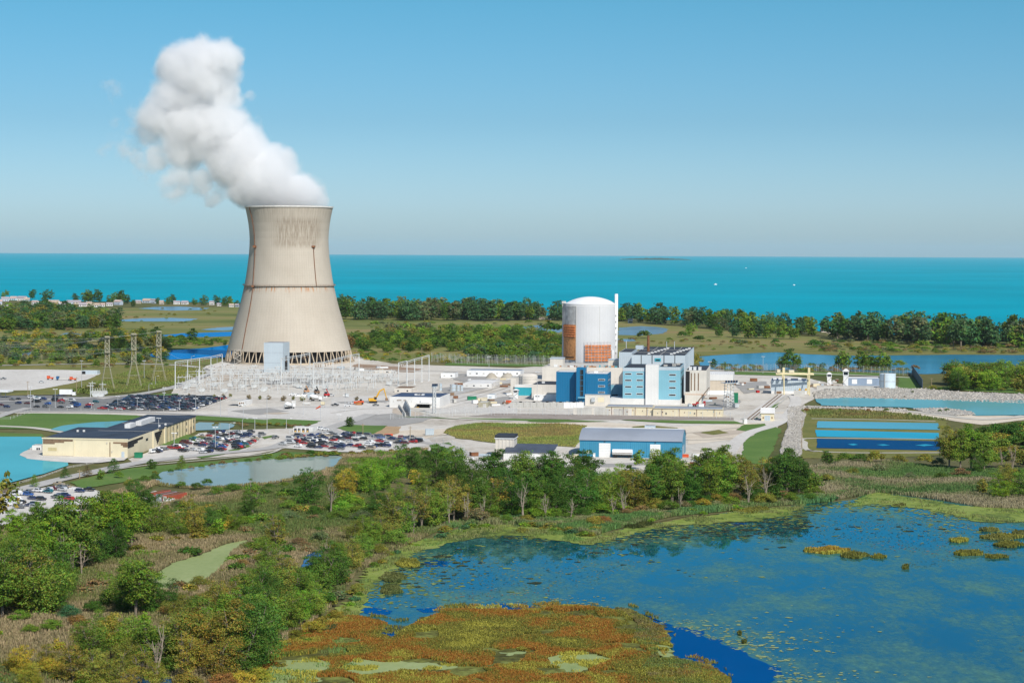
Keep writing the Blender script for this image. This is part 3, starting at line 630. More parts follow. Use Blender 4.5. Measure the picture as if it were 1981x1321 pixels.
# pale tower block in front of the cooling tower
b = Bld('tower_block', 'tall plain pale blue grey block standing in front of the cooling tower', 'building', 510.5, 547.6, 721, 22)
x0, x1, y0, y1, h = b.block(M_PBLUE, M_ROOFG, 510.5, 547.6, 663)
for z in (h * 0.33, h * 0.67): b.box('joint_band', M_ROOFG, x0 + .2, x1 - .2, -0.04, 0.05, z, z + 0.25)
b.box('loading_opening', M_DARK, x1 - 0.1, x1 + 0.05, 6, 15, 1.5, 10); b.box('louvre', M_DARK, x1 - 0.1, x1 + 0.05, 7, 14, 11, 14)

# reactor building
RB = G(1141.5, 742); RY = RB.y + 24; RX = xat(1141.8, 690, RY); RK = RY / FL
reac = empty('reactor_building', (RX, RY, 0)); tag(reac, 'white domed cylindrical reactor containment with orange scaffolded openings', 'reactor building')
rz = lambda y: zat(1141.8, y, RY)
R0 = 51.5 * RK; zw = rz(588)
m = MB(); m.lathe([(R0, 0), (R0, zw)], 96); m.build('wall', M_CON, reac, True).data.polygons[-1].use_smooth = False
rd = 47.5 * RK; hd = rz(575.5) - zw
m = MB(); pr = [(R0 + 0.15, zw), (R0 + 0.15, zw + 0.7), (rd, zw + 0.7)] + [(rd * math.cos(i / 14 * math.pi / 2), zw + 0.7 + hd * math.sin(i / 14 * math.pi / 2)) for i in range(1, 14)] + [(0.05, zw + 0.7 + hd)]
pr = [(R0 + 0.15, zw), (R0 + 0.15, zw + 0.7), (rd, zw + 0.7)]
Rs = (rd * rd + hd * hd) / (2 * hd)
for i in range(1, 16):
    r = rd * (1 - i / 15.5); pr.append((r, zw + 0.7 + math.sqrt(Rs * Rs - r * r) - (Rs - hd)))
m.lathe(pr, 96); m.build('dome', paint('white dome', (0.76, 0.76, 0.76), 0.7, 0.03, 0.05), reac, True)
def cyl_panel(part, mat, d0, d1, z0, z1, off, parent=reac, n=16):
    """curved panel standing off the containment wall, angles measured from the camera-facing side"""
    m = MB(); R1 = R0 + off
    ro = [(R1 * math.sin(rad(d0 + (d1 - d0) * k / n)), -R1 * math.cos(rad(d0 + (d1 - d0) * k / n))) for k in range(n + 1)]
    ri = [(x * (R0 - 0.1) / R1, y * (R0 - 0.1) / R1) for x, y in ro]
    m.prism(list(reversed(ro)) + ri, z0, z1); return m.build(part, mat, parent)
deg = lambda px: math.degrees(math.asin(max(-0.999, min(0.999, (px - 1141.8) / 51.5))))
cyl_panel('concrete_panel', M_OLDC, deg(1091.5), deg(1113), rz(640), rz(591), 0.25)
cyl_panel('scaffold_screen', M_WOOD, deg(1091.5), deg(1113), rz(694), rz(627), 0.8)
for k in range(5):
    y = 629 + k * 4.6; cyl_panel('scaffold_boards', M_ORANGE, deg(1091.8), deg(1112), rz(y + 2.6), rz(y), 1.6)
for y in (651, 690): cyl_panel('dark_gap', M_DARK, deg(1092.5), deg(1110), rz(y), rz(y - 1.6), 1.0)
cyl_panel('white_panel', paint('smooth white panel', (0.62, 0.615, 0.615), 0.7, 0.03, 0.05, streak=0.06), deg(1113.6), deg(1187), rz(703), rz(590.5), 0.5)
cyl_panel('panel_seam', M_GREY, deg(1156.6), deg(1157.1), rz(665), rz(591), 0.6, n=1)
cyl_panel('panel_seam', M_GREY, deg(1112.6), deg(1113.8), rz(703), rz(591), 0.62, n=1)
for k in range(6):
    y = 665 + k * 5.4
    cyl_panel('scaffold_boards', M_ORANGE, deg(1130), deg(1177.5), rz(y + 3.7), rz(y), 1.8)
    cyl_panel('scaffold_deck', M_WPAINT if k % 2 else M_GREY, deg(1130), deg(1177.5), rz(y + 4.9), rz(y + 4.0), 1.4)
cyl_panel('scaffold_back', M_RUST, deg(1130), deg(1177.5), rz(698), rz(665), 0.7)
m = MB()
for k in range(9):
    a = rad(deg(1130.5 + k * 5.8)); r = R0 + 2.0; m.tube([(r * math.sin(a), -r * math.cos(a), rz(702)), (r * math.sin(a), -r * math.cos(a), rz(656))], 0.12, 4)
for y in (658, 662): m.tube([((R0 + 2) * math.sin(rad(deg(1130.5 + k * 5.8))), -(R0 + 2) * math.cos(rad(deg(1130.5 + k * 5.8))), rz(y)) for k in range(9)], 0.1, 4)
m.build('scaffold_poles', M_LATT, reac)
cyl_panel('white_hoist', M_WPAINT, deg(1178.2), deg(1182), rz(694), rz(675), 2.2, n=2)
m = MB(); xs = xat(1087.5, 640, RY); x2 = xat(1090.8, 640, RY)
m.box(xs - RX, x2 - RX, -2, 2, 0, rz(625)); m.build('access_mast', M_PBLUE, reac)
m = MB(); m.box(xs - RX, x2 - RX + 0.4, -1.6, 1.6, rz(625), rz(585)); m.box(xs - RX - 0.4, xs - RX + 3, -2.2, 2, rz(587), rz(583)); m.build('mast_head', M_GREY, reac)
sxx = xat(1191.4, 600, RY) - RX
m = MB(); m.tube([(sxx, -R0 * 0.32, 0), (sxx, -R0 * 0.32, rz(568))], 3.1 * RK, 20); m.build('vent_stack', M_WPAINT, reac, True)
for k in range(7):
    y = 608 + k * 12; m = MB(); m.box(sxx - 1.7, sxx + 0.2, -R0 * 0.32 - 2, -R0 * 0.32 - 1.2, rz(y + 2.2), rz(y)); m.build('stack_bracket', M_OLDC, reac)

# auxiliary building round the reactor
b = Bld('auxiliary_building', 'broad cream block at the foot of the reactor dome with a cluttered roof', 'building', 1048.5, 1204.5, 752, 60)
x0, x1, y0, y1, h = b.block(M_BEIGE, M_GREY, 1048.5, 1204.5, 709.5)
hA = h
for pl, pr, pt in ((1063.6, 1088.5, 694), (1176.5, 1198, 696.5)):
    xa, xb = b.u(pl, 12), b.u(pr, 12); ht = b.z(pl, pt, 12)
    b.box('penthouse', M_BEIGE, xa, xb, 12, 26, hA - 0.2, ht); b.box('penthouse_roof', M_PBLUE, xa - .3, xb + .3, 11.7, 26.3, ht, ht + .6)
r2 = random.Random(4)
for k in range(26):
    b.roofbox('roof_unit', r2.choice([M_WPAINT, M_RUST, M_GREY, M_PBLUE, M_WOOD, M_TEAL]), r2.uniform(x0 + 3, x1 - 4), r2.uniform(1.5, 10), hA, r2.uniform(.8, 3.0), r2.uniform(.8, 2), r2.uniform(.5, 1.7))
m = MB()
for k in range(30): m.tube([(x0 + (x1 - x0) * k / 29, 0.3, hA), (x0 + (x1 - x0) * k / 29, 0.3, hA + 1.2)], 0.06, 4)
m.tube([(x0, 0.3, hA + 1.2), (x1, 0.3, hA + 1.2)], 0.07, 4); m.build('roof_railing', M_GREY, b.root)
# turbine hall
b = Bld('turbine_hall', 'pale blue turbine hall with black roof beside the reactor dome', 'building', 1197, 1325, 757, 135)
x0, x1, y0, y1, h = b.block(M_PBLUE, M_ROOFK, 1221.5, 1325, 686.5)
b.block(M_PBLUE, M_ROOFK, 1197, 1221.4, 681, 20, 75, part='wing_wall')
for px in (1240, 1261, 1284, 1305): b.win(px, 696, 1.5, 18, M_DARK, name='dark_slot', proud=0.05)
b.win(1272, 696, 12, 6, M_TEAL, name='louvre', proud=.3); b.win(1272, 696.5, 8, 2.6, M_GLASS, name='window', proud=.4)
for k in range(7): b.box('rib', M_PBLUE, x1 - 0.05, x1 + 0.25, 8 + k * 18, 8.5 + k * 18, 2, h - .6)
for k in range(14):
    fx = 0.30 + 0.018 * (k % 7) if k < 7 else 0.72 + 0.02 * (k - 7)
    b.roofbox('roof_vent', M_WPAINT, x0 + (x1 - x0) * fx + (k % 7) * 0.7, 15 + (k % 7) * 15, h, 1.9, 2.2, .8)
for yy in (42, 88): b.box('roof_seam', M_GREY, x0 + 1, x1 - 1, yy, yy + .4, h - .2, h + .02)
for xx in (.27, .52, .76): b.box('roof_seam', M_GREY, x0 + (x1 - x0) * xx, x0 + (x1 - x0) * xx + .3, 2, 132, h - .2, h + .03)
px_ = b.u(1253.5, 60); m = MB(); m.tube([(px_, 60, h - 1), (px_, 60, b.z(1253.5, 649, 60))], [1.1, 0.95], 12); m.build('exhaust_stack', M_RUST, b.root)
xa, xb = b.u(1229, 90), b.u(1243, 90); b.box('penthouse', M_PBLUE, xa, xb, 90, 100, h - .2, b.z(1236, 669, 90))
for px in (1211, 1289, 1304): xx = b.u(px, 100); m = MB(); m.tube([(xx, 100, h - 5), (xx, 100, h + 6)], .3, 5); m.build('vent_pipe', M_STEEL, b.root)
# dark blue building with the glazed stair tower
b = Bld('dark_blue_building', 'dark blue block with a tall black glazed stair tower', 'building', 1075.7, 1175, 783, 26)
b.block(M_DBLUE, M_ROOFW, 1075.7, 1113.6, 719, 6, 26, part='wing_wall')
x0, x1, y0, y1, h = b.block(M_DBLUE, M_ROOFW, 1132.6, 1175, 722.5, 0, 26)
sx0, sx1 = b.u(1114.5, -2), b.u(1131.8, -2); hs = b.z(1120, 711.5, -2)
b.box('stair_tower', M_DBLUE, sx0, sx1, -2, 8, 0, hs)
for k in range(5):
    y = 715 + k * 10.4; b.win(1124.9, y + 4.9, 6.4, 9.4, M_GLASS, -2, 'stair_glazing')
for y in (734.5, 747, 759): b.win(1163.5, y, 13, 3.6, frame=M_WPAINT)
for z in (0.78, 0.62): b.rwin(x1, 9, h * z, 5, 1.3); b.rwin(x1, 18, h * z, 4, 1.3)
b.box('annex_wall', M_CREAM, b.u(1130.5, -1), b.u(1177, -1), -1, -0.001, 0, b.z(1150, 763.5, -1)) if False else None
xa, xb = b.u(1131.8, -3), b.u(1179.5, -3); b.box('annex_wall', M_BEIGE, xa, xb, -3, -0.05, 0, b.z(1150, 764, -3)); b.box('annex_roof', M_GREY, xa - .2, xb + .2, -3.2, -0.06, b.z(1150, 764, -3), b.z(1150, 764, -3) + .3)
b.win(1162.5, 773, 12, 9, M_CREAM, -3, 'door'); b.win(1147.5, 773, 7, 8, M_STEEL, -3, 'machinery', 1.5)
b.box('canopy', M_LBLUE, b.u(1118, -6), b.u(1131, -6), -6, -2, b.z(1124, 770, -6), b.z(1124, 768.6, -6))
b.roofbox('roof_unit', M_WPAINT, x0 + 6, 12, h, 2.5, 2.5, 1.2); b.roofbox('roof_unit', M_GREY, x0 + 11, 16, h, 1.5, 1.5, 1.2)
# low white building with black roof
b = Bld('low_white_building', 'low off white building with black roof left of the dark blue stair tower', 'building', 1028.6, 1113.8, 773.5, 38)
x0, x1, y0, y1, h = b.block(M_BEIGE, M_ROOFK, 1028.6, 1113.8, 743.5)
b.roofbox('roof_unit', M_WPAINT, x0 + 20, 12, h, 5, 3, 1.6); b.roofbox('roof_unit', M_WPAINT, x0 + 6, 18, h, 2, 2, .9)
b.box('downpipe', M_GREY, b.u(1084), b.u(1085.4), -0.4, 0, 0, h); b.box('lower_wall', M_WPAINT, b.u(1034), b.u(1090), -4, -.05, 0, b.z(1060, 764, -4)); b.box('canopy', M_GREY, b.u(1080), b.u(1093), -5, -.1, h * .55, h * .6)
for px in (1037, 1042, 1053): b.win(px, 766.5, 3, 1.6, M_GLASS, -4)
# teal fronted building
b = Bld('teal_building', 'small teal fronted building beside the banded storage tank', 'building', 996, 1028.3, 765, 22)
x0, x1, y0, y1, h = b.block(M_TEAL, M_ROOFW, 996, 1028.3, 748.8)
b.box('parapet', M_ROOFW, x0 - .2, x1, -.15, 0.3, h - .1, b.z(1010, 743.5)); b.box('parapet', M_ROOFW, x1 - .4, x1 + .1, 0.31, 22, h - .1, b.z(1010, 743.5))
b.box('side_tower', M_BEIGE, b.u(987), b.u(999) - .3, 2, 14, 0, b.z(990, 730, 2)); b.box('side_tower_roof', M_GREY, b.u(987) - .2, b.u(999) - .1, 1.8, 14.2, b.z(990, 730, 2), b.z(990, 730, 2) + .4)
# light blue buildings with white shaft
b = Bld('light_blue_block', 'light blue four storey plant block with a blank white central shaft', 'building', 1204.5, 1316, 782, 48)
zb1 = b.z(1220, 770.5)
b.box('plinth', M_ROOFW, b.u(1180), b.u(1248.2), -0.35, 20, 0, zb1)
x0, x1, y0, y1, h = b.block(M_LBLUE, M_ROOFK, 1204.5, 1247.6, 711, 0, 48, z0=zb1)
b.box('side_return', M_DBLUE, b.u(1246.6), b.u(1248.3), -.2, 0.1, zb1, h)
b.box('parapet_band', M_PBLUE, x0 + .1, x1 - .1, -.08, .1, b.z(1220, 718), h - .05)
for y in (723.2, 735.5, 748, 762):
    for px in (1215, 1237.3): b.win(px, y, 13, 3.7, frame=M_WPAINT)
ws0, ws1 = b.u(1248.5, -2), b.u(1273.6, -2); b.box('shaft', M_WHITE, ws0, ws1, -2, 12, 0, b.z(1260, 706, -2))
zb2 = b.z(1300, 773)
x0, x1, y0, y1, h = b.block(M_LBLUE, M_ROOFK, 1274, 1315.5, 709.5, 0, 48, z0=zb2)
b.box('plinth', M_ROOFW, x0 + .05, x1 + .3, -.3, 47, 0, zb2)
b.box('parapet_band', M_PBLUE, x0 + .1, x1 + .1, -.08, .1, b.z(1290, 716), h - .05); b.box('parapet_band', M_PBLUE, x1 - .1, x1 + .08, .12, 47, b.z(1290, 716), h - .05)
for y in (725, 737.5, 750, 764): b.win(1300.5, y, 13.5, 3.7, frame=M_WPAINT)
b.win(1300, 781.5, 15, 2.4); b.win(1236, 779.5, 13, 1.6)
for k, f in enumerate((.80, .62, .44)):
    for yy in (12, 24, 36): b.rwin(x1, yy, zb2 + (h - zb2) * f, 4, 1.3, M_GLASS if (k + yy) % 2 else M_ROOFK)
for xx, yy in ((x0 + 4, 10), (x1 - 5, 14), (x1 - 3, 30), (x0 + 9, 25)): b.roofbox('roof_unit', M_GREY, xx, yy, h, 2.5, 2.5, 1.0)
# teal link in the recess
b = Bld('teal_link', 'recessed teal link wall between the dark blue and light blue blocks', 'building', 1181, 1204, 773, 12)
x0, x1, y0, y1, h = b.block(M_LBLUE, M_GREY, 1181, 1204, 744.5)
b.win(1189, 766, 12, 6, M_GLASS, name='dark_opening'); b.box('canopy', M_LBLUE, x0, b.u(1198), -6, -.1, b.z(1190, 768, -6), b.z(1190, 766.4, -6))
# cream slit building
b = Bld('slit_window_building', 'cream building with four tall brown slits on the right of the light blue block', 'building', 1326, 1366.5, 781, 60)
zb = b.z(1340, 762.5)
x0, x1, y0, y1, h = b.block(M_BEIGE, M_ROOFK, 1326, 1366.5, 716, 0, 60, z0=zb)
b.box('base', M_BEIGE, b.u(1325), b.u(1357), -.6, 40, 0, zb - .3); b.box('ledge', M_WOOD, x0, x1, -.5, .2, zb - .3, zb)
for px in (1337, 1343.6, 1350.6): b.win(px, 738.5, 2.2, 34, M_BROWN, name='slit', proud=.06)
b.win(1330, 738, 8, 40, M_DARK, name='dark_recess', proud=.05)
for xx in (3, 6, 9.5): b.roofbox('roof_unit', M_WPAINT, xx, 6, h, 2, 3, 2.0)
# tan block with the white railing
b = Bld('tan_block', 'plain tan walled block with a white upper rim, right of the slit window building', 'building', 1369.5, 1417, 763, 36)
x0, x1, y0, y1, h = b.block(paint('tan render', (0.56, 0.48, 0.38), .85, .06, .1, ribs=3.0), M_GREY, 1369.5, 1417, 735)
b.box('rim', M_WHITE, x0 - .3, x1 + .3, -.3, 36.3, h - .2, b.z(1390, 724)); b.box('plinth', M_WPAINT, x0 - .4, x1 + .4, -.5, 10, 0, 3)
for k in range(12): b.box('rail_post', M_WPAINT, x0 + k * (x1 - x0) / 11.5, x0 + k * (x1 - x0) / 11.5 + .2, -.2, 0, b.z(1390, 724), b.z(1390, 724) + 1.2)
# yellow sheds
for pl, pr, pt, lab in ((1171.7, 1262.5, 785.5, 'long pale yellow single storey shed below the light blue block'), (1263.4, 1398, 789, 'longest pale yellow single storey shed with small dark openings')):
    b = Bld('yellow_shed', lab, 'shed', pl, pr, 802.5 if pl < 1200 else 804.5, 16, group='long yellow sheds')
    x0, x1, y0, y1, h = b.block(M_CREAM, M_ROOFG, pl, pr, pt)
    b.box('eave', M_GREY, x0 - .3, x1 + .3, -.5, .2, h - .3, h + .1)
    r2 = random.Random(int(pl))
    for k in range(int((pr - pl) / 11)):
        px = pl + 6 + k * 11 + r2.uniform(-3, 3); b.win(px, pt + r2.uniform(5, 11), r2.choice([1.2, 2, 2.6]), r2.choice([1.5, 2.5, 4]), r2.choice([M_GLASS, M_RUST, M_LBLUE, M_GREY]))
    for k in range(4): xx = x0 + (k + .5) * (x1 - x0) / 4; b.box('downpipe', M_RUST, xx, xx + .25, -.25, 0, 0, h - .35)
# concrete wall
b = Bld('barrier_wall', 'long pale precast concrete barrier wall in front of the yellow sheds', 'wall', 1109, 1222.6, 801.5, 0.8, group=None)
for k in range(16):
    a_, c_ = b.w * k / 16, b.w * (k + 1) / 16 - .12; b.box('panel', M_GREY if k % 5 else M_BEIGE, a_, c_, 0, .6 + .05 * (k % 2), 0, b.z(1150, 789))
# row of container modules
r2 = random.Random(9)
for k in range(11):
    pl = 987 + k * 12.9; b = Bld('container_module', None, 'container', pl, pl + 12.3, 788.5 + k * .12, 6, group='grey container modules in a row')
    x0, x1, y0, y1, h = b.block(M_WPAINT if k in (8, 9, 10) else M_GREY, M_GREY, pl, pl + 12.3, 778.5)
    b.box('door', M_WPAINT if k in (8, 9, 10) else M_GREY, x0 + .5, x1 - .5, -.08, .1, .4, h - .5); b.roofbox('roof_unit', M_DARK if k % 2 else M_GREY, (x0 + x1) / 2, 3, h, 1.6, 1.4, .5)
    reg(b.root, 'white container module' if k in (8, 9, 10) else 'grey container module', 'container', 'grey container modules in a row', pl + 6, 784)
# tanks
def tank(name, label, px, pb, hw, ptop, mat, dome=0.15, bands=0, group=None):
    P = G(px, pb); Y = P.y + hw * P.y / FL; r = hw * Y / FL; h = zat(px, ptop, Y); x = xat(px, pb, Y)
    o = empty(name, (x, Y, 0)); tag(o, label, 'tank', group)
    m = MB(); m.lathe([(r, 0), (r, h)], 40, cap=False); m.build('shell', mat, o, True)
    m = MB(); m.lathe([(r + .1, h - .1), (r + .1, h + .15), (r * .8, h + r * dome * .55), (r * .45, h + r * dome * .9), (0.05, h + r * dome)], 40); m.build('roof', mat, o, True)
    for k in range(bands): m = MB(); z = h * (k + 1) / (bands + 1); m.lathe([(r, z - .15), (r + .18, z - .15), (r + .18, z + .15), (r, z + .15)], 40, cap=False); m.build('band', M_GREY, o)
    m = MB(); m.tube([(-r * .5, -r * .9, 0), (-r * .5, -r * .9, h + 1)], .2, 5); m.tube([(-r * .5 - .6, -r * .9, 0), (-r * .5 - .6, -r * .9, h + 1)], .2, 5); m.build('ladder', M_GREY, o)
    return o
tank('storage_tank', 'cream domed storage tank with bands beside the teal fronted building', 1021, 757, 19, 727, M_BEIGE, .3, 4)
tank('water_tank', 'pale blue flat topped water tank above the rock bank', 1717, 751.5, 15.4, 723, paint('pale tank blue', (0.60, 0.70, 0.76), .6, .05), .05, 1)
for px, hw, pt, pb in ((877, 6.5, 744, 757), (886.5, 3.6, 745, 757), (893, 3, 746, 757), (852, 3.2, 742, 756)): reg(tank('small_tank', None, px, pb, hw, pt, M_PBLUE, .1, 1, 'small pale tanks'), 'small pale grey tank', 'tank', 'small pale tanks', px, 750)
# gate building with a flat navy roof
b = Bld('gate_building', 'white flat roofed gate building with small dark lettering on its front', 'building', 753.5, 851, 788, 40)
x0, x1, y0, y1, h = b.block(M_ROOFW, paint('navy roof membrane', (0.045, 0.075, 0.14), .8, .2, .1), 753.5, 851, 767)
for k, px in enumerate((768.5, 770.3, 772.1, 774, 775.8)): b.win(px, 774, 1.1, 2.2, M_BROWN, name='lettering', proud=.12)
for px in (781.5, 783.3, 785.3): b.win(px, 774.2, .9, 2.4, M_BROWN, name='lettering', proud=.12)
for px, py in ((761, 776), (778, 777), (796, 776)): b.win(px, py, .9, 4, M_GREY, name='downpipe', proud=.15)
b.win(819, 785, 25, 7, M_DARK, name='loading_bay'); b.box('canopy', M_ROOFW, b.u(805, -3), b.u(835, -3), -3.5, -.05, b.z(820, 781.5, -3), b.z(820, 779.5, -3)); b.win(822.5, 775.5, 16, 5.5, M_WPAINT, name='upper_bay', proud=1.5)
b.win(808, 788, 6, 3, M_SAFETY, name='barrier', proud=1.2)
for fx in (.50, .55, .6): b.roofbox('roof_unit', M_WPAINT, x0 + (x1 - x0) * (fx - .05), 18, h, 3, 3, .8)
b = Bld('flat_roofed_hut', 'beige hut with dark flat roof behind the white gate building', 'building', 763, 796, 759, 22)
b.block(M_BEIGE, M_BROWN, 763, 796, 750.5); b.win(770, 756, 3, 3); b.win(788, 756, 3, 3)
for args in (('white shed with grey roof behind the substation', 853, 880, 731, 16, 721.5, M_WPAINT, M_GREY), ('long low white building behind the small domed mounds', 903, 1007, 728, 22, 716, M_WPAINT, M_ROOFG),
             ('white flat roofed workshop near the road to the reactor', 896, 951, 750, 45, 741, M_ROOFW, M_ROOFW), ('low white wall box behind the gantries', 724, 757, 722, 6, 716, M_BEIGE, M_BEIGE), ('small white shed left of the tallest gantries', 652, 664, 714, 6, 709, M_PBLUE, M_GREY)):
    lab, pl, pr, pb, dep, pt, mw, mr = args
    b = Bld('service_shed', lab, 'shed', pl, pr, pb, dep, group='small sheds in the plant'); b.block(mw, mr, pl, pr, pt)
    n = max(2, int((pr - pl) / 12))
    for k in range(n): b.win(pl + (k + .5) * (pr - pl) / n, (pt + pb) / 2 + .5, 3.4, 2.2, M_GLASS if k % 2 else M_GREY)
# two checkpoints
b = Bld('checkpoint', 'low checkpoint with four dark gate bays between black and pale posts', 'building', 567, 605, 836, 9)
b.block(M_ROOFW, M_ROOFW, 567, 605, 826.5)
for px in (571.5, 579, 586.8, 595): b.win(px, 831.8, 5, 7, M_DARK, name='gate_bay'); b.win(px, 834, 3, 2.6, M_SAFETY, name='barrier', proud=.3)
b = Bld('gatehouse', 'small pale gatehouse at the corner of the black asphalt car park', 'building', 461, 473, 786, 20)
b.block(M_ROOFW, M_ROOFW, 461, 473, 776)
for px in (463.5, 467, 470.5): b.win(px, 780.5, 2.4, 5, M_BROWN)
b.box('canopy', M_GREY, b.u(443), -.2, 1, 14, 3.4, 3.9)
# hut, silo block, black roofed shed
b = Bld('portable_cabin', 'small pale blue cabin with two dark windows behind the blue warehouse', 'cabin', 1247, 1267, 833, 6)
b.block(paint('pale cabin blue', (0.52, 0.60, 0.68), .6, .05), M_ROOFG, 1247, 1267, 823.5)
for px in (1253.5, 1261.5): b.win(px, 828, 3.4, 2.6, frame=M_WPAINT)
b = Bld('concrete_silo', 'square pale concrete silo with dark cap beside the tree belt', 'silo', 958.5, 994, 884, 12)
b.block(M_BEIGE, M_ROOFK, 958.5, 994, 847); zc = b.z(970, 847)
for k in range(6): b.box('rib', M_BEIGE, b.w * k / 5.2, b.w * k / 5.2 + .5, -.25, 0, 0, zc)
b.box('cap', M_ROOFK, -.3, b.w + .3, -.3, 12.3, zc, b.z(970, 841.5)); b.box('cap_rim', M_WPAINT, -.5, b.w + .5, -.5, 12.5, zc - .4, zc)
b = Bld('black_roofed_shed', 'low shed with wide black roof beside the concrete silo', 'shed', 974, 1066, 890, 26)
zr = b.z(1000, 875); m = MB(); m.extrude_x([(-.6, zr), (26, zr + 1.6), (26, zr + 2.0), (-.6, zr + .35)], -.5, b.w + .5); m.build('roof', paint('slate roof', (0.07, 0.085, 0.115), .7, .15, .2), b.root)
b.box('wall', M_WHITE, 0, b.w, 0, 25.5, 0, zr + .05); b.box('door', M_WPAINT, b.w * .6, b.w * .72, -.1, .1, 0, 4)
# blue warehouse
b = Bld('blue_warehouse', 'long bright blue warehouse with grey arched metal roof and two white doors', 'warehouse', 1121.3, 1319, 884, 36)
he = b.z(1121.3, 849.5); W_ = b.w
m = MB(); prof = []
nA = 12; rise = 4.2
for k in range(nA + 1): prof.append((-.5 + 37 * k / nA, he + rise * math.sin(math.pi * k / nA) ** 0.8 if 0 < k < nA else he))
m.extrude_x(list(reversed(prof + [(p[0], p[1] - .35) for p in reversed(prof)])), -.4, W_ + .3); m.build('roof', M_ROOFG, b.root)
m = MB(); m.extrude_x([(0, 0)] + [(0, he - .3)] + [(p[0] if 0 < p[0] < 36 else min(max(p[0], 0), 36), p[1] - .33) for p in prof[1:-1]] + [(36, he - .3), (36, 0)], 0, W_); m.build('wall', M_WBLUE, b.root)
b.box('skylight_strip', M_ROOFW, 0.5, W_ - .5, 22.2, 23.2, he + rise * .93, he + rise + .12); b.box('fascia', M_DBLUE, 0, W_, -.12, 0, he - .9, he - .4)
for px, wp, pt in ((1169.8, 22, 857), (1267.5, 20, 859.5)):
    d = b.box('door', M_WPAINT, b.u(px - wp / 2), b.u(px + wp / 2), -.15, .1, 0, b.z(px, pt)); m = MB()
    for k in range(1, 9): z = b.z(px, pt) * k / 9; m.box(b.u(px - wp / 2) + .1, b.u(px + wp / 2) - .1, -.19, -.14, z, z + .07)
    m.build('door_joint', M_GREY, b.root); b.win(px, pt - 3.4, 1.6, 2, M_GLASS, name='lamp', proud=.5)
b.win(1149.5, 880, 4.4, 8, M_WPAINT, name='side_door'); b.win(1137, 874, 6, 6.5, M_ROOFW, name='vent')
for px in (1141, 1219, 1250): b.box('panel_seam', M_DBLUE, b.u(px), b.u(px) + .12, -.03, .1, 0, he - 1)
for yy in (8, 18): b.box('side_door', M_ROOFW, W_ - .1, W_ + .06, yy, yy + 3, 0, 5.5)
# tan office building, footprint from its three visible corners
A = G(82.5, 883); B = G(247, 886.5); Cc = G(378.6, 834.5); dv = Cc - B
def hA_(px, pt, P): return zat(px, pt, P.y)
hO = (hA_(82.5, 847, A) + hA_(247, 852, B)) / 2
ax = (B - A); ln = ax.length; yw = math.atan2(ax.y, ax.x)
off = empty('office_building', (A.x, A.y, 0), yw); tag(off, 'large cream and tan office building with a black roof beside the turquoise pond', 'building')
ux = ax.normalized(); uy = Vector((-ux.y, ux.x, 0)); sl = Vector((dv.dot(ux), dv.dot(uy)))
def q(a, d): return (a * ln + sl.x * d, sl.y * d)
m = MB(); nf = 0.42
foot = [q(0, 0), q(1, 0), q(1, nf), q(0, nf)]; m.prism(foot, 0, hO); m.build('wall', M_CREAM, off)
f2 = [q(0.35, nf), q(0.9995, nf), q(0.9995, 1), q(0.35, 1)]; m = MB(); m.prism(f2, 0, hO - .05); m.build('rear_wall', M_TAN, off)
def inset(P, k):
    c = (sum(p[0] for p in P) / len(P), sum(p[1] for p in P) / len(P)); return [(c[0] + (p[0] - c[0]) * k, c[1] + (p[1] - c[1]) * k) for p in P]
M_ROFF = paint('blue black roof', (0.035, 0.05, 0.075), .8, .25, .05)
m = MB(); m.prism(inset(foot, .992), hO, hO + .25); m.build('roof', M_ROFF, off); m = MB(); m.prism(inset(f2, .994), hO - .05, hO + .18); m.build('roof', M_ROFF, off)
m = MB(); fa = q(0, 0); fb_ = q(1, 0); m.box(-.3, ln + .3, -.3, 0, hO - .1, hO + .55); m.build('parapet', M_CREAM, off)
def owin(part, mat, px0, px1, pt, pb, proud=.12):
    # on the front wall
    def loc(px):
        a = ray(px, 870)[0]; P_ = A; t = (a * P_.y - P_.x) / (ux.x - a * ux.y); return t
    t0, t1 = loc(px0), loc(px1); Pm = A + ux * (t0 + t1) / 2
    m = MB(); m.box(t0, t1, -proud, .1, zat((px0 + px1) / 2, pb, Pm.y), zat((px0 + px1) / 2, pt, Pm.y)); return m.build(part, mat, off)
for row in ((83.5, 141, 850, 853.2), (83.5, 124, 853.4, 855.8), (83.5, 106, 856, 858.4)): owin('block_panel', M_BROWN, *row)
for row in ((219, 247, 855, 858), (234, 247, 858.2, 861.5), (238, 247, 861.7, 864.8)): owin('block_panel', M_BROWN, *row)
owin('vent', paint('yellowed vent', (0.55, 0.46, 0.25)), 93, 109.5, 865.5, 871.5); owin('louvre_door', M_PBLUE, 235, 240.8, 873.5, 884)
owin('downpipe', M_BROWN, 212, 213.6, 855, 884); owin('plinth', M_BROWN, 83, 142, 881.2, 883, .15); owin('lamp', M_GREY, 206.6, 207.8, 855, 858, .4); owin('lamp', M_GREY, 216, 217.4, 872, 875, .3); owin('pilaster', M_CREAM, 143, 144, 848, 884, .25)
sd = Vector((sl.x, sl.y)).normalized(); sang = math.atan2(sd.y, sd.x)
def swin(part, mat, f0, f1, z0, z1, proud=.12):
    # on the side wall, f along its length
    n = Vector((sd.y, -sd.x)); a_ = Vector(q(1, f0)); b_ = Vector(q(1, f1))
    m = MB(); m.prism([tuple(a_ - n * .1), tuple(a_ + n * proud), tuple(b_ + n * proud), tuple(b_ - n * .1)], z0, z1); return m.build(part, mat, off)
for k, (z0, z1, f1) in enumerate(((.78, .9, .2), (.66, .77, .13), (.54, .65, .08))): swin('block_panel', M_DARK, 0.002, f1, hO * z0, hO * z1)
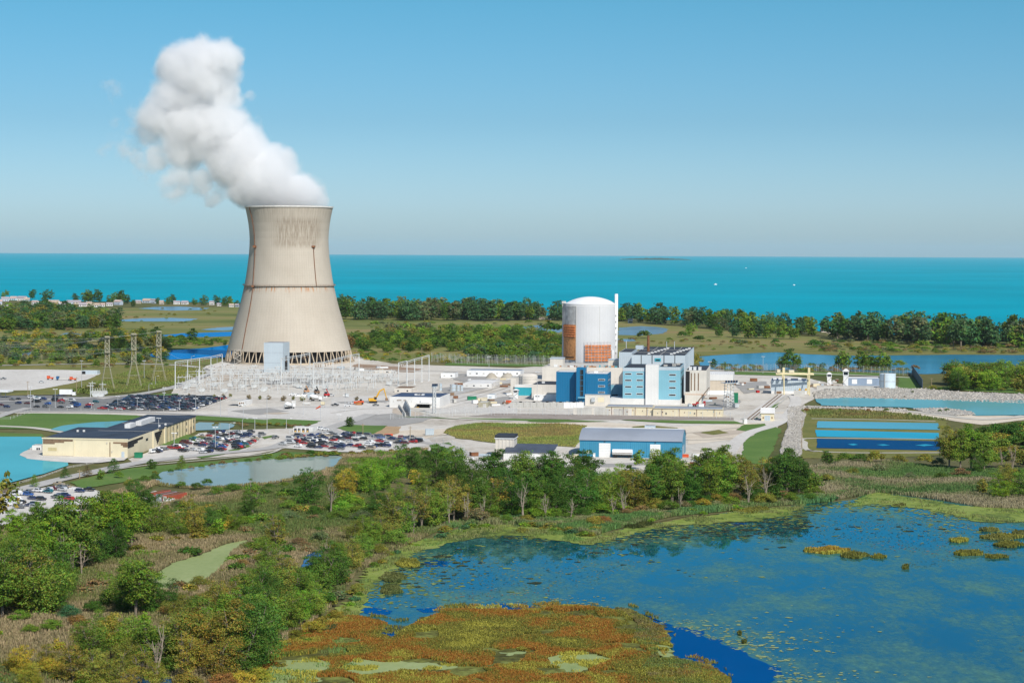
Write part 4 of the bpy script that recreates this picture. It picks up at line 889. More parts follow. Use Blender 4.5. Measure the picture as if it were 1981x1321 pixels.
for k in range(6): swin('block_panel', M_DARK, .36 + .008 * k, .47 - .012 * k, hO * (.86 - .12 * k - .115), hO * (.86 - .12 * k))
swin('window', M_GLASS, .24, .27, hO * .58, hO * .72); swin('pilaster', M_CREAM, .335, .35, 0, hO, .5); swin('pilaster', M_CREAM, .5, .52, 0, hO, .6)
for f in (.62, .70, .84, .95):
    for z in (.22, .62): swin('window', M_GLASS, f, f + .018, hO * z, hO * (z + .2))
for k in range(9): swin('rib', M_CREAM, .57 + .047 * k, .572 + .047 * k, 0, hO - .3, .3)
swin('door', M_BROWN, .905, .925, 0, hO * .42); swin('fascia', M_ROFF, .43, 1.0, hO - .5, hO + .2, .35)
def hvac(px, py, L_, w_, h_):
    P_ = G(px, py); ang = yw
    best = Vector((P_.x, P_.y))
    # point on the roof plane under that spot
    a, bb = ray(px, py); Yr = (hO - HC) / bb; w = Vector((a * Yr - A.x, Yr - A.y)); x = w.dot(ux.to_2d()); y = w.dot(uy.to_2d())
    m = MB(); d = Vector((sd.x, sd.y)); n = Vector((d.y, -d.x)); c = Vector((x, y))
    m.prism([tuple(c - n * w_ / 2), tuple(c + n * w_ / 2), tuple(c + n * w_ / 2 + d * L_), tuple(c - n * w_ / 2 + d * L_)], hO + .2, hO + .2 + h_); m.build('air_handler', M_WHITE, off)
hvac(246.5, 829, 12, 3, 2.2); hvac(268, 824, 30, 3.2, 2.4); hvac(287, 818, 9, 2.4, 2)
for px, py in ((150, 836), (162, 836), (308, 826), (320, 823)): hvac(px, py, 1, 1, 1)
for z, f0, f1 in ((0, .30, .302), (0, .62, .622)):
    m = MB(); a0_, a1_ = q(0.36, f0), q(.995, f0); m.prism([a0_, a1_, (a1_[0] + .5, a1_[1] + .5), (a0_[0] + .5, a0_[1] + .5)], hO + .2, hO + .3); m.build('roof_seam', M_GREY, off)
b = Bld('pump_house', 'small white pump house at the pond end of the office building', 'building', 62, 80, 872, 8, yaw=0)
b.block(M_ROOFW, M_GREY, 62, 80, 861.5); b.win(72, 868, 3, 4); b.win(76, 868, 3, 4)
# right side: intake building, grey shed, guard towers, little tan house
b = Bld('intake_building', 'pale blue intake building with dark flat roof under the yellow gantry crane', 'building', 1491.5, 1561, 762, 24)
zb = b.z(1500, 756); x0, x1, y0, y1, h = b.block(M_PBLUE, paint('navy roof membrane', (0.045, 0.075, 0.14)), 1491.5, 1561, 735.5); b.box('plinth', M_ROOFW, 0.2, b.w, -.2, 2, 0, zb)
for px in (1507, 1543): b.win(px, 759, 10, 5, M_BROWN, name='opening', proud=.3)
for fx in (.1, .25, .5, .8): b.roofbox('roof_unit', M_WPAINT, x0 + (x1 - x0) * fx, 12, h, 2.5, 2.5, 1.5)
b = Bld('screen_house', 'grey concrete box with pipes at the foot of the gantry crane', 'building', 1536, 1557, 766, 8); b.block(M_GREY, M_GREY, 1536, 1557, 755)
for k in range(4): b.roofbox('motor', M_SAFETY if k % 2 else M_PBLUE, 2 + k * 2.2, 3, b.z(1540, 755), 1.3, 1.3, 1.3)
b = Bld('long_grey_shed', 'low blue grey shed with two white doors left of the water tank', 'shed', 1640, 1701, 746, 20); b.block(paint('blue grey siding', (0.25, 0.32, 0.42), .6, .06, ribs=1.0), M_ROOFW, 1640, 1701, 731)
for px in (1653, 1682): b.win(px, 738, 10, 9, M_WPAINT, name='door')
b = Bld('low_wall', 'low pale concrete block wall in front of the grey shed', 'wall', 1580, 1690, 753, 3); b.block(M_GREY, M_GREY, 1580, 1690, 746)
def guard_tower(px, pb, pt, hw, label):
    P = G(px, pb); k = P.y / FL; h = zat(px, pt, P.y); w = hw * k
    o = empty('guard_tower', (P.x, P.y, 0), rad(YAW)); tag(o, label, 'guard tower', 'white guard towers')
    m = MB(); m.box(-w, w, -w, w, 0, h * .62); m.build('shaft', M_WPAINT, o)
    m = MB(); m.box(-w * 1.15, w * 1.15, -w * 1.15, w * 1.15, h * .62, h * .86); m.build('cabin', M_WPAINT, o)
    m = MB(); m.box(-w * .9, w * .9, -w * 1.22, -w * 1.1, h * .68, h * .82); m.box(w * 1.1, w * 1.22, -w * .9, w * .9, h * .68, h * .82); m.build('window', M_GLASS, o)
    m = MB(); e = w * 1.5; m.add([(-e, -e, h * .86), (e, -e, h * .86), (e, e, h * .86), (-e, e, h * .86), (-e * .25, -e * .25, h), (e * .25, -e * .25, h), (e * .25, e * .25, h), (-e * .25, e * .25, h)], [(3, 2, 1, 0), (4, 5, 6, 7), (0, 1, 5, 4), (1, 2, 6, 5), (2, 3, 7, 6), (3, 0, 4, 7)]); m.build('roof', M_ROOFW, o)
    m = MB(); m.tube([(w * 1.3, -w * 1.3, 0), (-w, -w * 1.3, h * .3), (w, -w * 1.3, h * .6)], .18, 4); m.build('stair', M_GREY, o)
guard_tower(998, 772, 752, 4.2, 'white guard tower in front of the teal fronted building')
guard_tower(1604, 745, 720, 4.0, 'shorter white guard tower by the gantry crane and rock bank')
guard_tower(1636, 750, 713, 4.6, 'taller white guard tower in front of the long grey shed')
b = Bld('valve_house', 'small tan gabled house with pale roof beside the dam road', 'building', 1472.5, 1497.5, 814, 12)
zr = b.z(1480, 799); m = MB(); m.extrude_x([(-.6, zr - .1), (6, zr + 2.6), (12.6, zr - .1), (12.6, zr + .25), (6, zr + 3), (-.6, zr + .25)], -.5, b.w + .5); m.build('roof', M_ROOFW, b.root)
m = MB(); m.extrude_x([(0, 0), (0, zr), (6, zr + 2.5), (12, zr), (12, 0)], 0, b.w); m.build('wall', M_CREAM, b.root)
b.win(1484.5, 808.5, 11, 10, M_PBLUE, name='door'); b.win(1476.5, 808, 2.4, 3.4, M_BROWN); b.win(1493.5, 808, 2.4, 3.4, M_BROWN)
tank('white_vault', 'stout white cylinder at the lower end of the dam road', 1441, 820, 4.6, 811, M_WPAINT, .1, 0)
b = Bld('tan_module', 'weathered olive grey box module near the container row', 'container', 925, 943, 788, 14); b.block(paint('olive box', (0.36, 0.33, 0.24), .8, .15), M_GREY, 925, 943, 778); b.box('door', M_GREY, b.w * .5, b.w * .85, -.1, .1, 0, 2.6)
b = Bld('white_cabin', 'pair of white site cabins near the container row', 'cabin', 943, 962, 771.5, 9); b.block(M_WPAINT, M_PBLUE, 943, 957, 763); b.win(948, 768, 6, 3, M_PBLUE)
# canopy at the far left edge
b = Bld('white_canopy', 'white flat canopy on posts at the edge of the asphalt car park', 'canopy', -8, 15, 770, 10)
b.box('roof', M_WPAINT, 0, b.w, 0, 10, 4.2, 5.2)
for xx in (b.w * .2, b.w * .6): b.box('post', M_GREY, xx, xx + .4, 4, 4.4, 0, 4.2)
b = Bld('loading_shed', 'pale blue site trailer with a dark open end beside the upper gravel lot', 'trailer', 158, 188, 724, 7); b.block(M_PBLUE, M_ROOFW, 158, 188, 716.5); b.win(162, 721, 7, 6, M_DARK, name='opening')
# houses on the lakeshore
r2 = random.Random(11)
hp = [(-4, 590, 16), (10, 583, 14), (24, 581, 14), (40, 582, 18), (52, 583, 10), (8, 597, 16), (20, 604, 10), (66, 590, 12), (76, 592, 14), (88, 594, 9), (100, 590, 22), (112, 594, 16), (124, 592, 12), (136, 591, 12), (148, 588, 16), (160, 593, 14), (172, 592, 10), (184, 594, 16), (196, 593, 14), (212, 592, 12), (226, 590, 14),
      (268, 587, 10), (282, 586, 16), (296, 587, 8), (312, 589, 8), (342, 589, 12), (356, 589, 12), (409, 590, 9), (424, 592, 8), (448, 594, 9), (458, 594, 7)]
HM = [paint('house white', (0.74, 0.72, 0.70)), paint('house cream', (0.62, 0.54, 0.45)), paint('house blue', (0.45, 0.50, 0.58))]
HR = [paint('roof mauve shingle', (0.36, 0.32, 0.34), .85, .1), paint('roof tan shingle', (0.46, 0.36, 0.28), .85, .1), paint('roof pink shingle', (0.50, 0.37, 0.33), .85, .1)]
def house(px, pb, wp, hm, hr, hmn, hrn, group, cat='house'):
    P = G(px, pb); k = P.y / FL; w = wp * k; d = w * r2.uniform(.6, .9); h = r2.uniform(3.0, 4.6) + (2.5 if r2.random() < .25 else 0)
    o = empty('house', (P.x, P.y, 0), rad(r2.uniform(-25, 25)))
    m = MB(); m.extrude_x([(0, 0), (0, h), (d / 2, h + d * .28), (d, h), (d, 0)], -w / 2, w / 2); m.build('wall', hm, o)
    m = MB(); e = .6; m.extrude_x([(-e, h - .2), (d / 2, h + d * .28 + .1), (d + e, h - .2), (d + e, h + .3), (d / 2, h + d * .28 + .6), (-e, h + .3)], -w / 2 - e, w / 2 + e); m.build('roof', hr, o)
    for f in (-.3, .05, .32): m = MB(); m.box(w * f - 1, w * f + 1, -.08, .1, 1, 2.6); m.build('window', M_GLASS, o)
    return reg(o, '%s house with %s roof' % (hmn, hrn), cat, group, px, pb - 4)
nm1 = ['white', 'cream', 'pale blue']; nm2 = ['mauve', 'tan', 'pinkish']
for px, pb, wp in hp:
    i, j = r2.choice([0, 0, 1, 2]), r2.choice([0, 0, 1, 2]); house(px, pb, wp, HM[i], HR[j], nm1[i], nm2[j], 'houses along the far lakeshore')
for px, pb, wp in ((896, 616, 8), (1048, 618, 10), (1064, 618, 6), (806, 617, 9), (1594, 643, 10), (1605, 645, 13), (1520, 640, 7), (1220, 625, 8), (1700, 655, 8)):
    i, j = r2.choice([0, 1]), r2.choice([0, 1]); house(px, pb, wp, HM[i], HR[j], nm1[i], nm2[j], 'houses among the lakeshore trees')
# red containers
for pl, pr, pb, dep, lab in ((301, 315, 970, 12, 'grey ended red container in the middle of the pair'), (314.5, 334, 971.5, 12, 'right red shipping container beside the meadow'), (290, 302.5, 967, 12, 'red shipping container half hidden behind tall trees')):
    b = Bld('shipping_container', lab, 'container', pl, pr, pb, dep, yaw=-20, group='red containers by the meadow'); x0, x1, y0, y1, h = b.block(M_ROOFG if pl == 301 else paint('container red', (0.42, 0.09, 0.05), .6, .15, ribs=.6), M_RUST, pl, pr, pb - 14)
    b.box('door', M_GREY if pl != 301 else M_PBLUE, x0 + .3, x0 + (x1 - x0) * .4, -.1, .1, .2, h - .4); b.box('window', M_WPAINT, x0 + (x1 - x0) * .55, x0 + (x1 - x0) * .75, -.1, .1, h * .4, h * .7)
# ------------------------------------------------------------------ substation, pylons, wires, lamps, fences
def gantry(posts, desc, r=0.42, mat=None):
    """row of tall posts joined by one top beam; posts = (px, ptop, pbase)"""
    P0 = G(posts[0][0], posts[0][2]); o = empty('substation_gantry', (P0.x, P0.y, 0)); tops = []
    for px, pt, pb in posts:
        P = G(px, pb); h = zat(px, pt, P.y); x, y = P.x - P0.x, P.y - P0.y; tops.append(Vector((x, y, h)))
        m = MB(); m.tube([(x, y, 0), (x, y, h)], [r * 1.15, r * .8], 6); m.box(x - 1, x + 1, y - 1, y + 1, 0, .5); m.build('post', M_LATT, o)
    m = MB()
    m.tube(tops, .3, 4); m.tube([t - Vector((0, 0, 1.3)) for t in tops], .16, 4)
    for a, b_ in zip(tops, tops[1:]):
        for k in range(5): m.tube([a.lerp(b_, k / 5), a.lerp(b_, (k + .5) / 5) - Vector((0, 0, 1.3))], .1, 3)
    m.build('beam', M_LATT, o)
    for a, b_ in zip(tops, tops[1:]):
        for k in (.25, .5, .75):
            p = a.lerp(b_, k); m = MB(); m.tube([p - Vector((0, 0, 1.2)), p - Vector((0, 0, 3.6))], [.18, .3], 5); m.build('insulator', M_BROWN, o)
    tag(o, desc, 'gantry', 'tall substation gantries'); return o
gantry([(544, 693, 744), (582, 687, 733), (599.4, 683, 731)], 'short gantry of three posts beside the pale tower block')
gantry([(606.5, 702, 755), (625, 701, 751), (644, 696, 744), (661.5, 691, 737.5), (678, 687, 734), (694.5, 684, 728)], 'longest gantry of six posts right of the cooling tower legs')
gantry([(771, 702, 746), (787, 698, 742)], 'pair of gantry posts behind the flat roofed hut')
gantry([(787.5, 699.5, 750), (802, 694.6, 744), (816, 691, 739), (830, 687, 737)], 'gantry of four posts nearest the white gate building')
gantry([(339, 700, 752), (363, 696.5, 747), (386, 693, 742), (408, 690, 734), (430, 685, 722)], 'gantry of five posts left of the cooling tower')
r2 = random.Random(21)
SUB = [(345, 745), (430, 722), (500, 727), (600, 728), (770, 738), (765, 752), (650, 758), (500, 758), (345, 762)]
def stand(px, pb, kind):
    P = G(px, pb); o = empty('switch_stand', (P.x, P.y, 0), rad(YAW))
    w = r2.uniform(2.2, 4.0); h = r2.uniform(3.8, 6.0)
    if kind == 0:
        m = MB()
        for x in (-w, w):
            for y in (-1, 1): m.tube([(x, y, 0), (x, y, h)], .14, 4)
        m.box(-w - 1, w + 1, -1.2, 1.2, h, h + .4); m.build('frame', M_LATT, o)
        for k in range(3):
            x = -w + k * w; m = MB(); m.tube([(x, 0, h + .4), (x, 0, h + 2.0)], [.22, .14], 6); m.build('insulator', M_GREY, o)
        d = 'wide switch stand on four legs'
    elif kind == 1:
        m = MB(); m.tube([(0, 0, 0), (0, 0, h + 5)], [.3, .2], 5); m.box(-2.6, 2.6, -.15, .15, h + 3.4, h + 3.8); m.build('mast', M_LATT, o)
        for x in (-2.3, 0, 2.3): m = MB(); m.tube([(x, 0, h + 3.4), (x, 0, h + 2.0)], [.2, .13], 5); m.build('insulator', M_BROWN, o)
        d = 'slim mast with a crossarm'
    else:
        m = MB(); m.box(-1.6, 1.6, -1.2, 1.2, .4, 2.8); m.box(-2.2, -1.6, -1, 1, .8, 2.5); m.box(1.6, 2.2, -1, 1, .8, 2.5); m.build('housing', M_LATT, o)
        for x in (-1, 0, 1): m = MB(); m.tube([(x, 0, 2.8), (x * 1.4, 0, 5.0)], [.25, .15], 6); m.build('bushing', M_GREY, o)
        d = 'pale breaker cabinet with three bushings'
    reg(o, d, 'switchgear', 'switchgear in the substation', px, pb - 5)
xs_ = [p[0] for p in SUB]; n_ = 0
while n_ < 160:
    px = r2.uniform(345, 768); pb = r2.uniform(722, 760)
    if inpoly(np.array([px]), np.array([pb]), SUB)[0]: stand(px, pb, r2.choice([0, 0, 1, 1, 1, 2])); n_ += 1
for k in range(9): stand(175 + k * 3.4, 768 - (k % 3) * 2.2, r2.choice([1, 2, 2]))
# bus bars over the stands
for k, (a, b_) in enumerate((((360, 744), (760, 743)), ((380, 739), (765, 741)), ((430, 734), (740, 737)), ((400, 750), (700, 751)))):
    A_, B_ = G(*a), G(*b_); m = MB()
    for dz in (0, 2.2): m.tube([(A_.x, A_.y, 8 + dz), (B_.x, B_.y, 8 + dz)], .13, 4)
    for j in range(13):
        p = A_.lerp(B_, j / 12); m.tube([(p.x, p.y, 0), (p.x, p.y, 10.2)], .14, 4)
    o = m.build('bus_bar', M_LATT); reg(o, 'long tubular bus bar carried on thin posts', 'bus bar', 'bus bars over the substation', (a[0] + b_[0]) / 2, a[1])
PYL = [(207.7, 650.5, 753, 26), (259, 645, 748, 28), (307.5, 640, 738, 27)]
pyl_tops = []
for i, (px, pt, pb, wb) in enumerate(PYL):
    P = G(px, pb); k = P.y / FL; h = zat(px, pt, P.y); w0 = wb * k / 2; w1 = 4.2 * k; zk = h * .44
    o = empty('lattice_pylon', (P.x, P.y, 0), rad(18)); tag(o, ['pylon left of the other two, nearest the white box truck', 'middle pale lattice pylon of the three', 'lattice pylon nearest the cooling tower'][i], 'pylon', 'three lattice pylons')
    for sx_ in (-1, 1):
        for sy_ in (-1, 1):
            m = MB(); m.tube([(sx_ * w0, sy_ * w0 * .7, 0), (sx_ * w1, sy_ * w1 * .8, zk)], .2, 4)
            m.build('leg', M_PYL, o)
    m = MB(); zs_ = [zk + (h - zk) * j / 6 for j in range(7)]
    for sx_ in (-1, 1):
        for sy_ in (-1, 1): m.tube([(sx_ * w1, sy_ * w1 * .8, zk), (sx_ * w1, sy_ * w1 * .8, h)], .17, 4)
    for a, b_ in zip(zs_, zs_[1:]):
        for sy_ in (-1, 1):
            m.tube([(-w1, sy_ * w1 * .8, a), (w1, sy_ * w1 * .8, b_)], .15, 3); m.tube([(w1, sy_ * w1 * .8, a), (-w1, sy_ * w1 * .8, b_)], .15, 3); m.tube([(-w1, sy_ * w1 * .8, b_), (w1, sy_ * w1 * .8, b_)], .15, 3)
    m.build('mast', M_PYL, o)
    m = MB()
    for f in (.25, .5):
        z = h * f * .85; e = 1 - f * .62
        for sy_ in (-1, 1): m.tube([(-w0 * e, sy_ * w0 * .7 * e, z), (w0 * e, sy_ * w0 * .7 * e, z)], .12, 3)
    m.build('brace', M_PYL, o)
    for z in (h * .70, h * .985): m = MB(); m.box(-w1 * 1.1, w1 * 1.1, -3, 3, z - .25, z + .25); m.build('crossarm', M_PYL, o)
    pyl_tops.append(Vector((P.x, P.y, h)))
def wire(a, b_, sag, desc, r=.035):
    pts = [a.lerp(b_, k / 16) - Vector((0, 0, sag * 4 * (k / 16) * (1 - k / 16))) for k in range(17)]
    m = MB(); m.tube(pts, r, 3, False); o = m.build('power_line', M_LATT); mid = proj(pts[8]); reg(o, desc, 'power line', 'power lines slung from the pylons', mid[0], mid[1])
for i, t in enumerate(pyl_tops):
    for j, f in enumerate((.985, .70)):
        for dy in (-3, 3):
            a = Vector((t.x, t.y + dy, t.z * f)); L_ = G(-30, 676 + 9 * i + 14 * j, 0); y = t.y + 120 + dy * 6
            e = Vector((xat(-40, 680, y), y, 24 + 5 * (1 - j) + i)); wire(a, e, 5, 'sagging %s pylon wire' % ('upper', 'lower')[j])
    e = G([339, 363, 386][i], [752, 747, 742][i]); e.z = 18; wire(Vector((t.x, t.y, t.z * .7)), e, 4, 'short wire from pylon to gantry')
M_LAMP = paint('pale lamp post', (0.45, 0.46, 0.47), .5, .05); M_POLEW = paint('wooden pole', (0.33, 0.25, 0.16), .9, .2)
def lamp(px, pt, pb, kind='lamp'):
    P = G(px, pb); h = zat(px, pt, P.y); o = empty('street_lamp' if kind != 'pole' else 'utility_pole', (P.x, P.y, 0), rad(rng.uniform(-40, 40)))
    if kind == 'pole':
        m = MB(); m.tube([(0, 0, 0), (0, 0, h)], [.24, .17], 6); m.build('pole', M_POLEW, o); m = MB(); m.box(-1.1, 1.1, -.1, .1, h - 1.0, h - .75); m.build('crossarm', M_POLEW, o)
        return reg(o, 'plain wooden pole', 'pole', 'wooden poles', px, (pt + pb) / 2)
    m = MB(); m.tube([(0, 0, 0), (0, 0, h)], [.19, .12], 6); m.box(-.35, .35, -.35, .35, 0, .5); m.build('pole', M_LAMP, o)
    if kind == 'curved':
        m = MB(); m.tube([(0, 0, h - .1), (.4, 0, h + .5), (1.4, 0, h + .9), (2.6, 0, h + .9)], .1, 5); m.build('arm', M_LAMP, o); m = MB(); m.box(2.2, 3.4, -.25, .25, h + .75, h + 1.0); m.build('lamp_head', M_WPAINT, o); d = 'curved arm street lamp'
    else:
        for s_ in (-1, 1): m = MB(); m.box(s_ * .3 - .1 if s_ > 0 else -1.5, 1.5 if s_ > 0 else -.2, -.3, .3, h - .05, h + .3); m.build('lamp_head', M_WPAINT, o)
        d = 'straight pale street lamp with twin heads'
    return reg(o, d, 'street lamp', 'street lamps round the car parks', px, (pt + pb) / 2)
for a in ((59, 748, 789), (66, 767, 789), (107, 753, 789), (158, 698, 752), (177, 780, 790), (228, 767, 789), (265.5, 770, 793), (378.6, 771, 796), (347, 775, 794), (426.5, 767, 806), (470.7, 782, 806), (307, 809, 861), (337, 838, 868), (416.5, 827, 870), (493, 809, 837), (516.6, 769, 833), (667.5, 765, 796), (629, 768, 788), (587, 769, 802), (656, 802, 813), (279, 698, 734), (317, 760, 778), (318, 750, 767), (140, 945, 955), (24, 960, 980), (1476, 690, 722), (1373, 700, 740), (1226, 737, 777), (1039, 720, 776), (946, 690, 720)): lamp(*a)
for a in ((443.5, 820.6, 851), (469, 812, 845), (554, 812, 829), (301, 729, 746), (288, 744, 765), (370, 690, 705), (420, 690, 706)): lamp(*a, kind='curved')
for a in ((702, 819, 845), (793.5, 824, 852), (148, 729, 760), (54, 737, 768), (250, 921, 940), (344, 985, 1000), (154, 907, 925), (1802, 731, 751), (690, 678, 690), (775, 683, 695), (81, 686, 701), (1710, 893, 900), (1551, 812, 868), (816, 672, 690), (838, 680, 700)): lamp(*a, kind='pole')
# windsock
P = G(620, 813); h = zat(620, 785, P.y); o = empty('windsock', (P.x, P.y, 0)); tag(o, 'orange red windsock on a thin pole by the checkpoint lawn', 'windsock')
m = MB(); m.tube([(0, 0, 0), (0, 0, h)], .12, 5); m.build('pole', M_LAMP, o); m = MB(); m.tube([(0, 0, h - .2), (-1.4, 0, h - 1.0), (-3, 0, h - 1.9)], [.55, .45, .25], 8); m.build('sock', M_ORED, o)
# floodlight lattice towers
def flood(px, pt, pb, wpx, label):
    P = G(px, pb); k = P.y / FL; h = zat(px, pt, P.y); w = wpx * k / 2; o = empty('floodlight_tower', (P.x, P.y, 0), rad(20)); tag(o, label, 'floodlight tower', 'lattice floodlight towers')
    m = MB(); n = 8
    for sx_, sy_ in ((-1, -1), (1, -1), (1, 1), (-1, 1)): m.tube([(sx_ * w, sy_ * w, 0), (sx_ * w * .8, sy_ * w * .8, h * .9)], .22, 4)
    for j in range(n):
        a, b_ = h * .9 * j / n, h * .9 * (j + 1) / n
        for s_ in (-1, 1): m.tube([(-w * s_, -w, a), (w * s_, -w, b_)], .14, 3); m.tube([(w, -w * s_, a), (w, w * s_, b_)], .14, 3); m.tube([(-w, -w * s_, b_), (-w, w * s_, b_)], .14, 3)
        m.tube([(-w, -w, b_), (w, -w, b_)], .14, 3)
    m.build('mast', M_LATT, o)
    m = MB(); m.box(-w * 1.7, w * 1.7, -w * 1.5, w * 1.5, h * .89, h * .91); m.build('platform', M_PBLUE, o)
    for j in range(5):
        x = -w * 1.5 + j * w * .75; m = MB(); m.box(x - .55, x + .55, -w * 1.6, -w * 1.2, h * .92, h); m.build('floodlight', paint('navy lamp housing', (0.02, 0.04, 0.08)), o)
flood(840, 742, 800, 5.5, 'lattice floodlight tower in front of the white gate building')
flood(1410, 735, 788, 15, 'broad lattice floodlight tower between the tan block and dam road')
# gantry crane
P = G(1516, 764); k = P.y / FL; h = zat(1516, 723, P.y); w = (1565 - 1516) * k; o = empty('gantry_crane', (P.x, P.y, 0), rad(-3)); tag(o, 'tall pale yellow gantry crane over the intake building', 'gantry crane')
for x in (0, w):
    for yy in (-3, 9): m = MB(); m.tube([(x, yy + 3, h - 1), (x, yy, 0)], .5, 4); m.build('leg', M_YELLOW, o)
    m = MB(); m.box(x - .8, x + .8, 1.5, 4.5, h, h + 4.4); m.build('hoist_post', M_YELLOW, o)
for yy in (0, 5): m = MB(); m.box(-15 * k, w + 9 * k, yy, yy + .8, h - .7, h + .6); m.build('girder', M_YELLOW, o)
m = MB(); m.box(-13 * k, -7 * k, -.5, 6.5, h + .8, h + 3); m.build('cab', M_CREAM, o); m = MB(); m.box(10 * k, 20 * k, 0, 6, h + .8, h + 2.6); m.build('trolley', M_CREAM, o)
# rail lines down the dam road
for off_ in (0, 8, 17, 26):
    A_, B_ = G(1446 + off_ * 1.0, 812 - off_ * .0), G(1505 + off_ * .9, 765); m = MB(); d = (B_ - A_).normalized(); n = Vector((-d.y, d.x, 0)) * .45
    m.add([A_ - n + Vector((0, 0, .6)), A_ + n + Vector((0, 0, .6)), B_ + n + Vector((0, 0, .6)), B_ - n + Vector((0, 0, .6))], [(0, 1, 2, 3)])
    tag(m.build('rail_track', M_BROWN if off_ < 10 else M_GREY), kind='structure')
# fences
def fence(line, h, sp, label, mat=None, rails=6, dense=0, cat='fence', name='fence', pr=.13, over=.5):
    pts = [G(*p) for p in line]; o = empty(name, tuple(pts[0])); tag(o, label, cat); mat = mat or M_LATT
    m = MB(); seg = []
    for a, b_ in zip(pts, pts[1:]):
        a = a - pts[0]; b_ = b_ - pts[0]; L_ = (b_ - a).length; n = max(1, int(L_ / sp))
        for r in range(rails): z = h * (r + 1) / rails - .05; m.tube([(a.x, a.y, z), (b_.x, b_.y, z)], .045, 3, False)
        for j in range(n * dense): p = a.lerp(b_, (j + .5) / (n * dense)); m.tube([(p.x, p.y, .1), (p.x, p.y, h)], .05, 3, False)
        for j in range(n): seg.append(a.lerp(b_, j / n))
    m.build('mesh_panel', mat, o); seg.append(pts[-1] - pts[0])
    st = max(1, len(seg) // 95 + 1)
    post = MB().tube([(0, 0, 0), (0, 0, h + over)], pr, 4).mesh('post', mat)
    for s_ in seg[::st]: mesh_obj('post', post, o).location = s_
fence([(835, 700), (905, 705), (1000, 706), (1088, 708)], 7, 8, 'long tall wire fence running between the grove and reactor', rails=7, dense=3)
fence([(835, 697), (960, 701), (1088, 703)], 7, 9, 'rear wire fence parallel to the one by the grove', rails=7, dense=3)
fence([(1372, 720), (1500, 718), (1640, 720), (1764, 727)], 6, 8, 'tall wire fence along the river behind the guard towers', rails=6, dense=3)
fence([(1372, 718), (1500, 716), (1640, 717), (1764, 723)], 6, 9, 'second wire fence nearest the river bank', M_BROWN, 5, 3)
fence([(345, 766), (500, 762), (650, 763), (770, 757)], 3.2, 8, 'low chain link fence along the front of the substation', rails=5, dense=2)
fence([(430, 720), (520, 728), (700, 727), (765, 733)], 3.0, 8, 'chain link fence along the back of the substation', rails=5, dense=2)
fence([(755, 812), (850, 806), (1000, 803), (1200, 805), (1440, 812)], 4, 8, 'perimeter fence along the brown rail bed', rails=5, dense=2)
fence([(830, 803), (920, 798), (1000, 795), (1110, 797)], 4, 8, 'inner perimeter fence below the container row', rails=5, dense=2)
fence([(560, 840), (620, 836), (700, 850), (840, 856), (875, 862), (898, 872), (892, 888)], 2.6, 7, 'chain link fence round the gatehouse car park', rails=4)
fence([(-20, 812), (20, 812), (60, 797), (130, 795), (370, 798), (400, 790), (446, 772)], 1.6, 9, 'low guard rail along the edge of the asphalt car park', M_GREY, 3)
fence([(20, 940), (80, 924), (130, 906), (180, 897), (215, 890)], 1.0, 5, 'pale guard rail between the road and the turquoise pond', M_GREY, 5, pr=.08, over=0)
a_, b_ = G(1764.5, 721.5), G(1785, 752); o = empty('screen_fence', tuple(a_)); tag(o, 'dark blue solid screen fence running down to the rock bank', 'fence')
n_ = 14; hS = 7
for k in range(n_):
    p, q_ = (b_ - a_) * (k / n_), (b_ - a_) * ((k + .985) / n_); m = MB(); m.add([(p.x, p.y, 0), (q_.x, q_.y, 0), (q_.x, q_.y, hS), (p.x, p.y, hS), (p.x - .4, p.y, 0), (q_.x - .4, q_.y, 0), (q_.x - .4, q_.y, hS), (p.x - .4, p.y, hS)], [(0, 1, 2, 3), (7, 6, 5, 4), (3, 2, 6, 7), (0, 3, 7, 4), (1, 5, 6, 2)]); m.build('panel', paint('navy screen panel', (0.06, 0.085, 0.13), .6, .15), o)
for pl, pb, pr, pe in ((781, 775, 793, 806), (771, 781, 783, 806)): 
    a_, b_ = G(pl, pb + 6), G(pr, pe); o = empty('ramp_wall', tuple(a_)); tag(o, 'slanting grey ramp wall beside the white gate building' if pl > 775 else 'lower slanting ramp wall left of its grey twin', 'wall')
    d = b_ - a_; m = MB(); hh_ = 5 if pl > 775 else 2; m.prism([(0, 0), (d.x, d.y), (d.x + .6, d.y), (.6, 0)], 0, hh_); m.build('panel', M_PBLUE if pl > 775 else M_GREY, o); m = MB(); m.prism([(-.1, -.1), (d.x, d.y - .1), (d.x + .7, d.y), (.7, 0)], hh_, hh_ + .2); m.build('coping', M_GREY, o)
# ------------------------------------------------------------------ vehicles
M_CAR = objcolor('car paint', .28, .5); M_CGL, t_ = nt('car glass'); finish(M_CGL, t_, (0.02, 0.026, 0.034), .08, .6)
CARDEF = {
 'sedan': ([(-2.3, .35), (-2.32, .75), (-2.2, .92), (-1.55, .98), (-.95, 1.40), (.35, 1.42), (1.1, 1.0), (2.1, .84), (2.3, .6), (2.28, .35)], (-1.4, 1.0, .98, 1.36), 1.78),
 'suv': ([(-2.35, .4), (-2.38, 1.0), (-2.2, 1.1), (-1.95, 1.68), (.35, 1.72), (1.05, 1.12), (2.15, .98), (2.35, .7), (2.33, .4)], (-2.0, .95, 1.1, 1.62), 1.88),
 'pickup': ([(-2.75, .45), (-2.78, 1.05), (-.75, 1.08), (-.65, 1.75), (.75, 1.76), (1.3, 1.2), (2.6, 1.08), (2.75, .8), (2.73, .45)], (-.66, 1.15, 1.15, 1.68), 1.92),
 'van': ([(-2.6, .4), (-2.65, 1.2), (-2.5, 2.1), (1.2, 2.15), (1.9, 1.3), (2.5, 1.1), (2.65, .8), (2.63, .4)], (-2.5, 1.6, 1.25, 1.95), 1.95)}
CARM = {}
